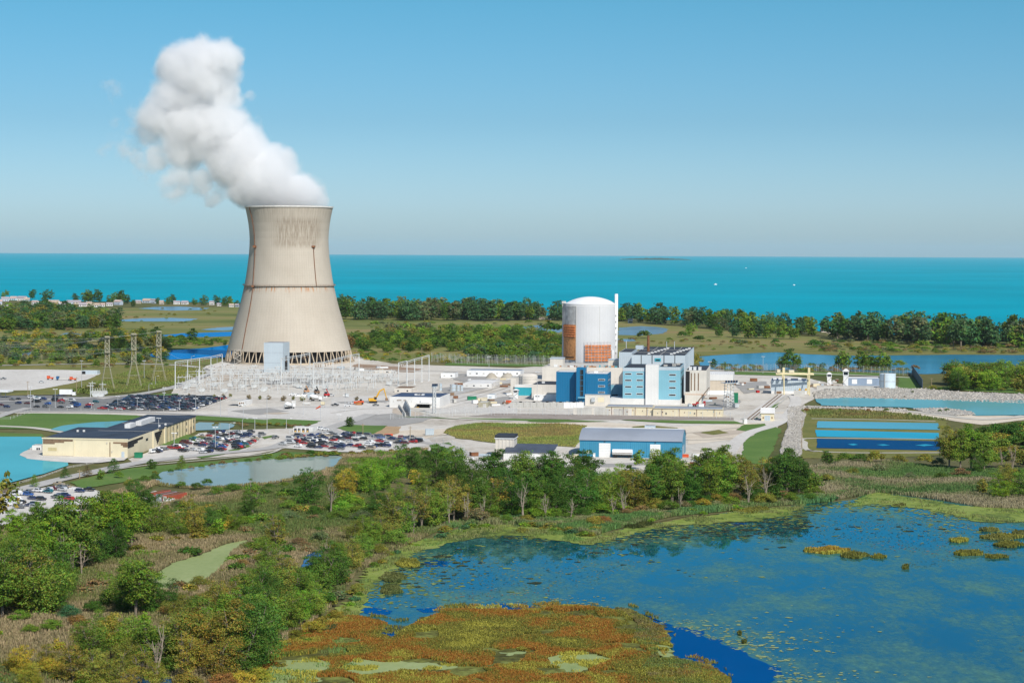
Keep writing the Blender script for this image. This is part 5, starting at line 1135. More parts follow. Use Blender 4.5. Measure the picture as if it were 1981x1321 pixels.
wm = MB(); wm.tube([(0, -.11, 0), (0, .11, 0)], .34, 12); wheel_me = wm.mesh('wheel', M_TYRE)
hm = MB(); hm.tube([(0, -.125, 0), (0, .125, 0)], .2, 8); rim_me = hm.mesh('rim', M_STEEL)
for k_, (pr, gl, w) in CARDEF.items():
    m = MB(); n = len(pr); ring = []
    for s_ in (-1, -.82, .82, 1):
        for x, z in pr:
            tum = 1 - max(0, z - 1.0) * .22; top = z if abs(s_) < .9 else z - .03
            ring.append((x * (1 if abs(s_) < .9 else .985), s_ * w / 2 * tum, top))
    fs = [tuple(range(n))[::-1], tuple(range(3 * n, 4 * n))]
    for j in range(3):
        for i in range(n): fs.append((j * n + i, j * n + (i + 1) % n, (j + 1) * n + (i + 1) % n, (j + 1) * n + i))
    m.add(ring, fs); body = m.mesh('body', M_CAR, False)
    x0_, x1_, z0_, z1_ = gl; m = MB()
    for s_ in (-1, 1):
        ya, yb = s_ * w / 2 * (1 - max(0, z0_ - 1) * .22 + .012), s_ * w / 2 * (1 - max(0, z1_ - 1) * .22 + .012)
        m.add([(x0_ + .15, ya, z0_), (x1_, ya, z0_), (x1_ - .55, yb, z1_), (x0_ + .55, yb, z1_)], [(0, 1, 2, 3) if s_ < 0 else (3, 2, 1, 0)])
    m.add([(x1_ + .16, -w * .40, z0_ + .02), (x1_ + .16, w * .40, z0_ + .02), (x1_ - .5, w * .36, z1_ + .04), (x1_ - .5, -w * .36, z1_ + .04)], [(0, 1, 2, 3)])
    m.add([(x0_ - .1, -w * .40, z0_ + .02), (x0_ - .1, w * .40, z0_ + .02), (x0_ + .4, w * .36, z1_ + .05), (x0_ + .4, -w * .36, z1_ + .05)], [(3, 2, 1, 0)])
    CARM[k_] = (body, m.mesh('windows', M_CGL), w)
CARC = [('white', (0.78, 0.78, 0.78), 13), ('silver', (0.48, 0.49, 0.5), 9), ('black', (0.012, 0.012, 0.014), 24), ('grey', (0.13, 0.135, 0.14), 13), ('navy blue', (0.012, 0.028, 0.10), 20), ('bright blue', (0.015, 0.09, 0.33), 5), ('red', (0.36, 0.012, 0.012), 7), ('maroon', (0.10, 0.008, 0.012), 5), ('teal', (0.01, 0.12, 0.15), 3), ('tan', (0.34, 0.28, 0.2), 3)]
CW = [c for c in CARC for _ in range(c[2])]
def car(P, ang, kind, col, detail, group, place, z=0.45):
    body, glass, w = CARM[kind]; o = empty('parked_car', (P[0], P[1], z), ang)
    b_ = mesh_obj('body', body, o); b_.color = rgba(col[1]); mesh_obj('windows', glass, o)
    if detail:
        for sx_ in (-1.42, 1.42):
            for sy_ in (-1, 1):
                wl = mesh_obj('wheel', wheel_me, o); wl.location = (sx_, sy_ * (w / 2 - .1), .34)
                if detail > 1: mesh_obj('rim', rim_me, wl)
    px, py = proj((P[0], P[1], 1)); return reg(o, '%s %s %s' % (col[0], kind, place), 'car', group, px, py)
def lot(pix, rowang, pitch, gaps, drop, seed, detail, group, place, stuff=False, kinds=('sedan', 'sedan', 'suv', 'suv', 'pickup', 'sedan', 'suv', 'van'), limit=999):
    """rows of cars; rowang = world direction of a row, cars stand across it"""
    r = random.Random(seed); P = [G(*p) for p in pix]; poly = [(p.x, p.y) for p in P]
    cx = sum(p[0] for p in poly) / len(poly); cy = sum(p[1] for p in poly) / len(poly)
    u = Vector((math.cos(rad(rowang)), math.sin(rad(rowang)))); v = Vector((u.y, -u.x)); out = []
    t = -260.0; i = 0
    while t < 260:
        s = -260.0
        while s < 260:
            x = cx + u.x * s + v.x * t; y = cy + u.y * s + v.y * t
            if inpoly(np.array([x]), np.array([y]), poly)[0] and r.random() > drop:
                out.append((x + r.uniform(-.15, .15), y + r.uniform(-.3, .3), math.atan2(v.y, v.x) + (math.pi if r.random() < .5 else 0) + r.uniform(-.03, .03), r.choice(kinds), r.choice(CW)))
            s += pitch
        t += gaps[i % 2]; i += 1
    return out
LOT2 = lot([(292, 879), (312, 868), (345, 862), (415, 838), (512, 837), (500, 851), (474, 870), (400, 878)], 60, 2.7, (5.1, 8.6), .06, 2, 2, None, None)
LOT3 = lot([(540, 865), (565, 847), (640, 839), (825, 850), (828, 858), (740, 873), (645, 871)], 62, 2.7, (5.1, 8.4), .05, 3, 2, None, None)
LOT4 = lot([(-8, 984), (-8, 968), (60, 949), (118, 939), (182, 951), (150, 966), (60, 990)], 60, 2.9, (5.4, 10), .10, 4, 2, None, None)
LOT1A = lot([(0, 791), (0, 778), (60, 771), (180, 773), (196, 778), (180, 792)], 62, 2.8, (5.4, 10), .52, 5, 1, None, None)
LOT1B = lot([(192, 794), (256, 768), (441, 771), (366, 796)], 62, 2.7, (5.0, 7.6), .04, 6, 1, None, None)
print('CARS', len(LOT1A), len(LOT1B), len(LOT2), len(LOT3), len(LOT4))
def pick(lst, n, seed):
    if len(lst) <= n: return lst
    return [lst[i] for i in sorted(random.Random(seed).sample(range(len(lst)), n))]
for lst, n, d, grp, pl_ in ((LOT2, 96, 2, 'cars in the office car park', 'in the office lot'), (LOT3, 112, 2, 'cars in the fenced car park by the checkpoint', 'in the fenced lot'), (LOT4, 30, 2, 'cars in the roadside car park', 'in the roadside lot'), (LOT1A, 32, 1, 'cars spread over the asphalt car park', 'in the sparse asphalt lot')):
    for x, y, a, kd, c in pick(lst, n, 5): car((x, y), a, kd, c, d, grp, pl_)
# the crowded asphalt lot: the nearest as cars of their own, the rest as one mass
LOT1B.sort(key=lambda q_: q_[1])
own = LOT1B[:26]; rest = LOT1B[26:]
for x, y, a, kd, c in own: car((x, y), a, kd, c, 0, 'cars in the crowded asphalt car park', 'in the crowded asphalt lot')
V = []; Fq = []; Cc_ = []
for x, y, a, kd, c in rest:
    prf, gl, w = CARDEF[kd]; ca, sa = math.cos(a), math.sin(a); n = len(prf)
    tr = lambda X, Y, Z: (x + X * ca - Y * sa, y + X * sa + Y * ca, Z + .45)
    for i in range(n):
        (xa, za), (xb, zb_) = prf[i], prf[(i + 1) % n]; k = len(V)
        f = lambda z: w / 2 * (1 - max(0, z - 1) * .22)
        V += [tr(xa, -f(za), za), tr(xb, -f(zb_), zb_), tr(xb, f(zb_), zb_), tr(xa, f(za), za)]; Fq.append((k, k + 1, k + 2, k + 3)); steep = abs(zb_ - za) > .3 and za > .8
        Cc_.append((.02, .026, .034) if steep else c[1])
    x0_, x1_, z0_, z1_ = gl
    for s_ in (-1, 1):
        for (xa, xb, za, zb_, xc, xd, cc) in ((-2.3, 2.3, .35, z0_, 2.3, -2.3, c[1]), (x0_, x1_, z0_, z1_, x1_ - .5, x0_ + .5, (.02, .026, .034))):
            k = len(V); V += [tr(xa, s_ * w / 2, za), tr(xb, s_ * w / 2, za), tr(xc, s_ * w / 2 * .93, zb_), tr(xd, s_ * w / 2 * .93, zb_)]; Fq.append((k, k + 1, k + 2, k + 3)); Cc_.append(cc)
m_, t_ = nt('distant car paint'); finish(m_, t_, N(t_, 'ShaderNodeVertexColor', layer_name='Col').outputs[0], .3, .5)
tag(mesh_obj('parked_cars', np_mesh('parked_cars', np.array(V), np.array(Fq), m_, np.array(Cc_))), 'crowd of cars packed into the far rows of the asphalt car park', 'cars', None, 'stuff')
for px, py, a, kd, c in ((473, 843, .6, 'van', 0), (458, 848, .7, 'suv', 1), (533, 849, 1.0, 'suv', 3), (390, 845, .8, 'sedan', 0), (621, 832, 0, 'suv', 0), (629, 833.5, 0, 'sedan', 0), (297, 877, 1.0, 'van', 0), (566, 766, .1, 'pickup', 0), (577, 766, .1, 'sedan', 0), (590, 766.5, .1, 'suv', 0), (641, 767, .2, 'suv', 1), (672, 787, .1, 'sedan', 0), (681, 782, .3, 'pickup', 1), (648, 786, 0, 'pickup', 2), (469, 786, .4, 'sedan', 0), (61, 771, .2, 'van', 1), (73, 771, .3, 'sedan', 8), (108, 769, .2, 'suv', 2), (116, 767, 0, 'sedan', 4), (6, 735, .2, 'pickup', 3), (80, 741, .1, 'sedan', 1), (727, 786, .2, 'sedan', 3), (1360, 760, .3, 'sedan', 0), (1496, 742, .6, 'suv', 1), (1428, 745, 1.2, 'van', 0)):
    P = G(px, py); car((P.x, P.y), a, kd, CARC[c], 1, 'cars standing about the plant', 'standing apart')
def truck(name, label, px, pb, ang, parts, cat='truck', z=.45, wheels=((-3, 1.1), (-1.8, 1.1), (2.4, 1.1)), wr=.5):
    P = G(px, pb); o = empty(name, (P.x, P.y, z), rad(ang)); tag(o, label, cat)
    for nm, mt, fn in parts: m = MB(); fn(m); m.build(nm, mt, o)
    for x, y in wheels:
        for s_ in (-1, 1): m = MB(); m.tube([(x, s_ * y - .18, wr), (x, s_ * y + .18, wr)], wr, 12); m.build('wheel', M_TYRE, o)
    return o
bx = lambda *a: (lambda m: m.box(*a))
truck('box_truck', 'white box truck parked by the asphalt car park', 132, 767, 0, [('cargo_box', M_WPAINT, bx(-6, 2.8, -1.3, 1.3, 1.1, 4.6)), ('cab', M_WPAINT, lambda m: m.extrude_x([(-1.2, .6), (-1.2, 2.8), (1.2, 2.8), (1.2, .6)], 3.0, 5.4)), ('windscreen', M_CGL, bx(5.3, 5.45, -1, 1, 1.7, 2.6)), ('chassis', M_DARK, bx(-6, 5, -.9, .9, .6, 1.0))])
def mixer(px, pb, ang, label):
    return truck('concrete_mixer', label, px, pb, ang, [('drum', M_WPAINT, lambda m: m.tube([(-4.6, 0, 3.4), (-3, 0, 3.1), (-.6, 0, 2.6), (1.2, 0, 2.2)], [.6, 1.35, 1.4, .7], 14)), ('cab', M_WPAINT, bx(1.8, 4.0, -1.2, 1.2, .8, 3.0)), ('windscreen', M_CGL, bx(3.95, 4.07, -1, 1, 1.9, 2.8)), ('chassis', M_DARK, bx(-5, 3.6, -.8, .8, .6, 1.0)), ('chute', M_STEEL, bx(-5.6, -4.6, -.5, .5, 1.4, 2.4))])
mixer(561, 791, 55, 'pale concrete mixer truck alone on the empty apron'); mixer(612, 776, 0, 'white concrete mixer truck beside the substation fence')
truck('tank_trailer', 'long white tank trailer in front of the blue warehouse', 1204, 886, -8, [('tank', M_WPAINT, lambda m: m.tube([(-5.2, 0, 2.6), (-5, 0, 2.6), (5, 0, 2.6), (5.2, 0, 2.6)], [.9, 1.5, 1.5, .9], 16)), ('stripe', M_BROWN, bx(-5, 5, -1.52, -1.45, 2.3, 2.55)), ('chassis', M_DARK, bx(-5, 5, -.9, .9, .7, 1.1))], 'trailer', wheels=((-4, 1.1), (-3, 1.1), (3.4, 1.1)))
P = G(722, 780); o = empty('excavator', (P.x, P.y, .4), rad(10)); tag(o, 'yellow excavator with raised boom beside the white gate building', 'excavator')
for nm, mt, fn in (('track', M_TYRE, bx(-2.6, 2.6, -2, -1.2, 0, 1.1)), ('track', M_TYRE, bx(-2.6, 2.6, 1.2, 2, 0, 1.1)), ('body', M_SAFETY, bx(-3.2, 2, -1.7, 1.7, 1.3, 3.2)), ('cab', M_SAFETY, bx(.3, 2.2, -1.7, -.1, 3.2, 4.3)), ('cab_window', M_CGL, bx(.5, 2.25, -1.78, -.3, 2.3, 4.0)), ('boom', M_SAFETY, lambda m: m.tube([(1.6, .5, 2.4), (4.5, .5, 8.0), (7.5, .5, 9.6)], [.55, .6, .4], 5)), ('stick', M_SAFETY, lambda m: m.tube([(7.3, .5, 9.8), (9.2, .5, 3.0)], [.45, .3], 5)), ('bucket', M_BROWN, lambda m: m.extrude_x([(-.4, 3.2), (-.6, 1.6), (1.4, 1.4), (1.5, 3.0)], 8.4, 10.2))): m = MB(); fn(m); m.build(nm, mt, o)
truck('loader', 'orange skip loader left of the yellow excavator', 695, 783, 0, [('bucket', M_ORED, lambda m: m.extrude_x([(-1.2, .4), (-1.4, 2), (1.4, 2), (1.2, .4)], -3.6, -1)), ('body', M_ORED, bx(-1, 3, -1.1, 1.1, .8, 2.4)), ('cab', M_DARK, bx(.4, 1.8, -1, 1, 2.4, 3.4))], 'loader', wheels=((-.4, 1.1), (2.2, 1.1)), wr=.7)
for px, pb, lab in ((593, 761, 'tan telescopic lift in front of the longest gantry'), (613, 763, 'dark telescopic lift under the first post of the longest gantry'), (632, 768, 'red telescopic lift beside the mixer truck')):
    truck('lift_truck', lab, px, pb, 20, [('body', (M_RED if px > 620 else M_WOOD) if px != 613 else M_BROWN, bx(-2, 2, -1, 1, .7, 2.0)), ('mast', (M_RED if px > 620 else M_WOOD) if px != 613 else M_DARK, lambda m: m.tube([(1.4, 0, 1.8), (-.4, 0, 5.4)], .35, 4)), ('cab', M_CGL, bx(-1.6, .2, -.9, .9, 2.0, 3.4))], 'lift', wheels=((-1.3, 1), (1.3, 1)))
truck('crane_truck', 'red crane truck with dark lattice boom beside the light blue block', 1352, 787, -8, [('chassis', M_RED, bx(-4.5, 4.5, -1.2, 1.2, .9, 1.7)), ('cab', M_RED, bx(3, 4.5, -1.3, 1.3, 2.2, 3.6)), ('turret', M_RED, bx(-2, 0, -1.1, 1.1, 1.7, 2.9)), ('boom', M_BROWN, lambda m: m.tube([(-1, 0, 2.7), (7, 0, 13)], [.4, .25], 4)), ('hoist_rope', M_DARK, lambda m: m.tube([(7, 0, 13), (7, 0, 7)], .06, 3))], 'crane truck', wheels=((-3.6, 1.1), (-2.4, 1.1), (2, 1.1), (3.6, 1.1)))
for px, pb, lab in ((96, 735, 'orange loader on the upper gravel lot'), (114, 736, 'blue truck with long trailer on the upper gravel lot'), (140, 737, 'small orange trailer on the upper gravel lot')):
    mt = M_ORED if px != 114 else paint('truck blue', (0.02, 0.10, 0.24)); ln_ = 3 if px != 114 else 9
    truck('site_truck', lab, px, pb, 0, [('cab', mt, bx(-2, .2, -1.2, 1.2, .8, 3.0)), ('bed', mt if px != 114 else M_GREY, bx(.3, ln_, -1.2, 1.2, .9, 1.8)), ('windscreen', M_CGL, bx(-2.05, -1.95, -1, 1, 1.8, 2.8))], wheels=((-1.2, 1), (ln_ - .8, 1)))
for px, pb, mt, sz, lab in ((268, 886, M_GREEN, (1.9, 1.3, 2.6), 'green skip at the corner of the office building'), (913, 774.5, M_GREEN, (3.2, 1.2, 2.6), 'green skip by the road to the reactor'), (1423, 780, M_GREEN, (1.6, 1.4, 7), 'tall green tank at the edge of the dam road'), (984, 780, M_ORED, (1.9, 1.2, 1.7), 'orange skip left of the container row'), (694, 784, M_WOOD, (2, 1, 1.6), 'rusty tipping skip left of the excavator'), (831, 842, M_PBLUE, (2.4, 1.5, 3.4), 'pale blue bin at the edge of the rough meadow'), (752, 845, M_ORED, (2.2, 1.2, 1.4), 'red skip on the patch of orange dirt'), (1325, 885, M_ORED, (1.8, 1, 1.4), 'red skip beside the right end of the blue warehouse'), (1466, 760, M_RED, (1.2, 1, 1.6), 'bright red bin left of the intake building'), (327, 973, M_WPAINT, (2, 1, 1.6), 'white bin in front of the red containers')):
    P = G(px, pb); o = empty('skip', (P.x, P.y, .3), rad(rng.uniform(-20, 20))); tag(o, lab, 'skip', None); sx_, sy_, h = sz
    m = MB(); m.extrude_x([(-sy_, h), (-sy_ * .8, 0), (sy_ * .8, 0), (sy_, h), (sy_ - .12, h), (sy_ * .7, .2), (-sy_ * .7, .2), (-sy_ + .12, h)], -sx_, sx_); m.build('body', mt, o); m = MB(); m.box(-sx_ - .1, sx_ + .1, -sy_ - .08, sy_ + .08, h - .25, h - .1); m.build('rim', mt, o)
# stores and clutter about the yards
rk = random.Random(55)
BOXC = [('white', M_WPAINT), ('grey', M_GREY), ('pale blue', M_PBLUE), ('rusty', M_RUST), ('brown', M_BROWN), ('tan', M_CREAM), ('white', M_ROOFW), ('grey', M_STEEL)]
for (ax_, ay_, bx_, by_), n in (((1325, 768, 1432, 792), 16), ((870, 762, 985, 788), 16), ((1560, 738, 1640, 752), 12), ((1325, 874, 1400, 908), 14), ((1420, 738, 1490, 756), 8), ((860, 735, 985, 752), 8), ((560, 764, 720, 784), 8), ((880, 880, 955, 900), 4), ((640, 712, 760, 722), 6), ((1075, 884, 1118, 900), 4)):
    for k in range(n):
        px, pb = rk.uniform(ax_, bx_), rk.uniform(ay_, by_); P = G(px, pb); cn, mt = rk.choice(BOXC); a_ = rad(rk.choice([-8, 82, 30]) + rk.uniform(-6, 6))
        if rk.random() < .65:
            w, d_, h = rk.uniform(.9, 3.2), rk.uniform(.7, 1.4), rk.uniform(1.0, 2.7); o = empty('site_box', (P.x, P.y, .3), a_); m = MB(); m.box(-w, w, -d_, d_, .15, h); m.build('body', mt, o); m = MB(); m.box(-w - .06, w + .06, -d_ - .06, d_ + .06, h, h + .12); m.build('lid', M_GREY, o); m = MB(); m.box(-w * .9, w * .9, -d_ * .8, d_ * .8, 0, .15); m.build('skid', M_BROWN, o)
            reg(o, '%s site box' % cn, 'site box', 'site boxes stored in the yards', px, pb - 3)
        else:
            o = empty('pipe_stack', (P.x, P.y, .3), a_); l_ = rk.uniform(2, 4.5); m = MB()
            for r_, cnt in ((0, 4), (1, 3), (2, 2)):
                for q_ in range(cnt): m.tube([(-l_, (q_ - cnt / 2) * .5, .3 + r_ * .42), (l_, (q_ - cnt / 2) * .5, .3 + r_ * .42)], .24, 6)
            m.build('pipes', mt, o); m = MB()
            for x in (-l_ * .6, l_ * .6): m.box(x - .1, x + .1, -1.3, 1.0, 0, .12)
            m.build('bearer', M_BROWN, o); reg(o, '%s stack of pipes' % cn, 'pipe stack', 'pipe stacks stored in the yards', px, pb - 3)
# boats on the lake, the island on the horizon
for px, py, L_, lab in ((1384, 551, 11, 'white motor boat on the lake nearest the reactor dome'), (1536, 552, 8, 'white motor boat on the lake above the right hand trees'), (1443, 519, 12, 'tiny white boat far out towards the horizon'), (1202, 502, 30, 'white ferry at the left tip of the horizon island')):
    P = G(px, py, .6); s_ = L_ / 10; o = empty('boat', (P.x, P.y, .6), rad(25)); tag(o, lab, 'boat', 'boats on the lake')
    m = MB(); m.add([(-5 * s_, -1.6 * s_, 0), (3 * s_, -1.6 * s_, 0), (5.5 * s_, 0, .2 * s_), (3 * s_, 1.6 * s_, 0), (-5 * s_, 1.6 * s_, 0), (-5 * s_, -1.8 * s_, 1.6 * s_), (3 * s_, -1.8 * s_, 1.8 * s_), (6.2 * s_, 0, 2.2 * s_), (3 * s_, 1.8 * s_, 1.8 * s_), (-5 * s_, 1.8 * s_, 1.6 * s_)], [(0, 1, 6, 5), (1, 2, 7, 6), (2, 3, 8, 7), (3, 4, 9, 8), (4, 0, 5, 9), (5, 6, 7, 8, 9)]); m.build('hull', M_WPAINT, o)
    m = MB(); m.box(-2 * s_, 2 * s_, -1.2 * s_, 1.2 * s_, 1.7 * s_, 3.6 * s_); m.build('cabin', M_WPAINT, o); m = MB(); m.box(1.9 * s_, 2.1 * s_, -1 * s_, 1 * s_, 2.4 * s_, 3.3 * s_); m.build('window', M_GLASS, o)
P = G(1268, 502.6, .6); kI = P.y / FL; m = MB(); vs = []; n = 40
for k in range(n + 1):
    t = k / n; x = (t - .5) * 138 * kI; h = 3.0 * kI * (math.sin(math.pi * t) ** .6) * (.75 + .5 * random.Random(k).random()) + .05 * kI
    vs += [(x, -300, 0), (x, -100, h), (x, 300, h * .9), (x, 600, 0)]
m.add(vs, [(4 * k + j, 4 * k + 4 + j, 4 * k + 5 + j, 4 * k + 1 + j) for k in range(n) for j in range(3)])
o = m.build('island', ground('wooded island', [(0.3, (0.03, 0.05, 0.03)), (0.7, (0.06, 0.09, 0.04))], .002, .02)); o.location = (P.x, P.y, .5); tag(o, kind='structure')
# ------------------------------------------------------------------ rock banks
def rocks(name, pix, n, s0, s1, label, seed, zf=lambda x, y: 0.3):
    r = np.random.RandomState(seed); P = [G(*p) for p in pix]; poly = [(p.x, p.y) for p in P]
    xs, ys = [p[0] for p in poly], [p[1] for p in poly]; X = []; Y = []
    while len(X) < n:
        x = r.uniform(min(xs), max(xs), 4000); y = r.uniform(min(ys), max(ys), 4000); k = inpoly(x, y, poly); X += list(x[k]); Y += list(y[k])
    X = np.array(X[:n]); Y = np.array(Y[:n]); s = r.uniform(s0, s1, n) * r.choice([.7, 1, 1.4], n)
    oct_ = np.array([(1, 0, 0), (0, 1, 0), (-1, 0, 0), (0, -1, 0), (0, 0, 1), (0, 0, -1), (.75, .75, .1), (-.75, .75, -.1), (-.75, -.75, .1), (.75, -.75, 0)], float)
    tri = np.array([(0, 6, 4), (6, 1, 4), (1, 7, 4), (7, 2, 4), (2, 8, 4), (8, 3, 4), (3, 9, 4), (9, 0, 4), (6, 0, 5), (1, 6, 5), (7, 1, 5), (2, 7, 5), (8, 2, 5), (3, 8, 5), (9, 3, 5), (0, 9, 5)])
    V = oct_[None] * r.uniform(.55, 1.15, (n, 10, 1)) * np.stack([s, s * r.uniform(.6, 1, n), s * r.uniform(.45, .8, n)], 1)[:, None, :]
    a = r.uniform(0, 6.28, n); ca, sa = np.cos(a)[:, None], np.sin(a)[:, None]
    Vx = V[:, :, 0] * ca - V[:, :, 1] * sa + X[:, None]; Vy = V[:, :, 0] * sa + V[:, :, 1] * ca + Y[:, None]; Vz = V[:, :, 2] + np.array([zf(x, y) for x, y in zip(X, Y)])[:, None]
    V = np.stack([Vx, Vy, Vz], 2).reshape(-1, 3); F = (tri[None] + (np.arange(n) * 10)[:, None, None]).reshape(-1, 3)
    c = np.repeat(np.array([(.40, .37, .325)]) * r.uniform(.6, 1.25, (n, 1)), 16, 0)
    m, t = nt('rock'); finish(m, t, N(t, 'ShaderNodeVertexColor', layer_name='Col').outputs[0], .95, .1)
    o = mesh_obj(name, np_mesh(name, V, F, m, c, 3)); tag(o, label, 'rocks', None, 'stuff'); return o
BK = [(1572, 760), (1600, 752), (1640, 750), (1700, 751), (1790, 753), (1850, 758), (2500, 785), (2500, 800), (1800, 775), (1640, 771), (1578, 773)]
sheet('rock_bed', BK, .4, M_BED, 1, 6); rocks('rocks', BK, 9500, .6, 1.25, 'pale riprap boulders banked above the canal', 1)
BK2 = [(1524, 788), (1553, 786), (1560, 800), (1550, 832), (1553, 868), (1546, 885), (1510, 885), (1512, 860), (1524, 825)]
sheet('rock_bed', BK2, .4, M_BED, 1, 4); rocks('rocks', BK2, 4200, .35, .85, 'pale riprap slope between the dam road and treatment ponds', 2)
BK3 = [(1765, 791), (1830, 790), (1880, 797), (1886, 803), (1850, 805), (1790, 799)]
sheet('rock_bed', BK3, .55, M_BED, 1, 4); rocks('rocks', BK3, 700, .5, 1.2, 'stony spit reaching into the canal', 3)
rocks('rocks', [(1548, 786), (1640, 788), (1750, 791), (1760, 797), (1640, 795), (1552, 793)], 900, .5, 1.1, 'riprap edging below the sandy dam track', 4)
for px, py, s_ in ((951, 733, 26), (982, 733, 30)):
    P = G(px, py); k = P.y / FL; o = empty('earth_mound', (P.x, P.y, 0)); tag(o, 'grey brown spoil heap behind the workshop, %s' % ('left of its twin' if px < 960 else 'right of its twin'), 'mound', 'spoil heaps')
    m = MB(); r = s_ * k / 2; m.lathe([(r, 0), (r * .8, 2.0), (r * .45, 4.2), (.1, 5.2)], 20); m.build('heap', ground('spoil', [(0.3, (0.33, 0.29, 0.23)), (0.7, (0.46, 0.42, 0.35))], .1, .5), o, True)
    m = MB(); m.lathe([(r * 1.12, .05), (r * .9, .9), (r * .86, 1.2)], 20, cap=False); m.build('skirt', M_GREY, o)
# ------------------------------------------------------------------ trees
M_LEAF = leafmat('tree leaf', False, .2); M_BARK = paint('bark', (0.24, 0.195, 0.15), .95, .3, .6); M_PALEB = paint('pale dead bark', (0.33, 0.27, 0.205), .95, .25, .6)
TREES = {}
M_BLADE = leafmat('grass blade', True, .22)
def tree_proto(kind, seed, detail):
    """(trunk mesh, crown mesh) of a tree about one unit high; crown = many leaf faces on clumps hung along the limbs"""
    r = np.random.RandomState(seed * 13 + 5); rr = random.Random(seed)
    #            radius stems clumps clump-size lowest-leaf
    spec = {'round': (.44, 2, 42, .118, .08), 'tall': (.27, 3, 42, .085, .26), 'loose': (.30, 3, 32, .08, .24), 'bush': (.62, 1, 20, .19, .0), 'pine': (.34, 1, 18, .12, .05), 'dead': (.2, 3, 14, .1, .3)}
    rx, ns, nl, lr, low = spec[kind]; m = MB(); lobes = []; th = .018 if kind != 'pine' else .015
    if kind == 'bush':
        for i in range(nl):
            a = i * 2.4 + rr.uniform(-.5, .5); q_ = rx * math.sqrt((i + .5) / nl) * rr.uniform(.7, 1.1); lobes.append((Vector((q_ * math.cos(a), q_ * math.sin(a), .28 + .5 * (1 - (q_ / rx) ** 2) * rr.uniform(.5, 1.1))), lr * rr.uniform(.6, 1.35)))
    elif kind == 'pine':
        m.tube([(0, 0, 0), (0, 0, .5), (0, 0, .95)], [th * 1.2, th * .7, th * .2], 5)
        for i in range(nl):
            z = .12 + .84 * (i + .5) / nl; a = i * 2.4; q_ = rx * (1 - z) * .8 + .02; lobes.append((Vector((q_ * math.cos(a), q_ * math.sin(a), z)), .08 + .10 * (1 - z)))
    else:
        asym = [rr.uniform(.65, 1.2) for _ in range(6)]; a0 = rr.uniform(0, 6.28)
        for st in range(ns):
            sa = a0 + st * 6.28 / ns + rr.uniform(-.5, .5); tz_ = (1.0 if st == 0 else rr.uniform(.68, .93)) - lr * .6; sp = rx * (rr.uniform(.25, .6) if ns > 1 else 0); tip = Vector((sp * math.cos(sa), sp * math.sin(sa), tz_)); fork = Vector((rr.uniform(-.015, .015), rr.uniform(-.015, .015), rr.uniform(.16, .32)))
            mid = fork.lerp(tip, .5) + Vector((rr.uniform(-.03, .03), rr.uniform(-.03, .03), 0)); k1 = 1.2 if st == 0 else .8
            m.tube([(0, 0, 0), fork, mid, tip], [th * k1, th * .85 * k1, th * .55, th * .12], 6)
            n = nl // ns
            for i in range(n):
                t_ = (i + .5) / n; z = low + (tz_ - low) * t_ ** .85; ax = fork.lerp(mid, z / max(mid.z, .01)) if z < mid.z else mid.lerp(tip, (z - mid.z) / (tip.z - mid.z))
                a = i * 2.39996 + st * 1.3 + rr.uniform(-.5, .5); ta = (z - low) / (1 - low)
                prof = (1.25 * math.sin(math.pi * (.12 + .80 * ta)) ** .8) * asym[int(a * 6 / 6.28318) % 6] * (.62 if ns > 1 else 1)
                q_ = rx * prof * math.sqrt(rr.uniform(.12, 1)); c = Vector((ax.x * .9 + q_ * math.cos(a), ax.y * .9 + q_ * math.sin(a), z + rr.uniform(-.03, .03))); l = lr * rr.choice([.55, .8, 1, 1.25, 1.6]) * rr.uniform(.85, 1.15) * (1.05 - .35 * ta)
                lobes.append((c, l))
                if i % 2 == 0 or kind in ('dead', 'loose'):
                    b0 = ax.lerp(fork, .25); m.tube([b0, b0.lerp(c, .6), c], [th * .4, th * .22, th * .07], 4)
                    if kind in ('dead', 'loose'):
                        for k in range(5 if kind == 'dead' else 2): e = c + Vector((rr.uniform(-.09, .09), rr.uniform(-.09, .09), rr.uniform(-.01, .13))); m.tube([b0.lerp(c, .4 + .14 * k), e], [th * .16, th * .05], 3)
    trunk = m.mesh('trunk', M_PALEB if kind == 'dead' else M_BARK) if m.v else None
    if kind == 'dead': return trunk, None
    per = {3: 250, 2: 120, 1: 34}[detail]; size = {3: .0125, 2: .019, 1: .042}[detail]
    if kind == 'loose': per = int(per * .62)
    if kind == 'bush': size *= 1.9
    Vs = []; cols = []
    for c, l in lobes:
        n = max(6, int(per * (l / lr) ** 1.6)); d = r.normal(size=(n, 3)); d /= np.linalg.norm(d, axis=1)[:, None]; d[:, 2] = np.where(d[:, 2] < -.35, -d[:, 2], d[:, 2])
        bump = 1 + .32 * np.sin(d[:, 0] * 5 + c.x * 40) * np.sin(d[:, 1] * 5 + c.y * 40) + .2 * np.sin(d[:, 2] * 9 + c.z * 30)
        p = np.array(c)[None] + d * (l * bump * r.uniform(.35, 1.2, n) ** .6)[:, None] * np.array([1.15, 1.15, .85])
        nr = d * .8 + r.normal(size=(n, 3)) * .5 + np.array([0, 0, .25]); nr /= np.linalg.norm(nr, axis=1)[:, None]
        up = r.normal(size=(n, 3)); u = np.cross(nr, up); u /= np.linalg.norm(u, axis=1)[:, None]; w = np.cross(nr, u)
        s = (size * r.uniform(.55, 1.45, n))[:, None]; Vs.append(np.stack([p - u * s, p - w * s * .62, p + u * s, p + w * s * .62], 1))
        t = r.uniform(.72, 1.3); cols.append(np.clip(np.stack([t * r.uniform(.65, 1.45, n), t * r.uniform(.8, 1.2, n), t * r.uniform(.6, 1.2, n)], 1) * .5, 0, 1))
    V = np.concatenate(Vs).reshape(-1, 3); cols = np.concatenate(cols); n = len(cols)
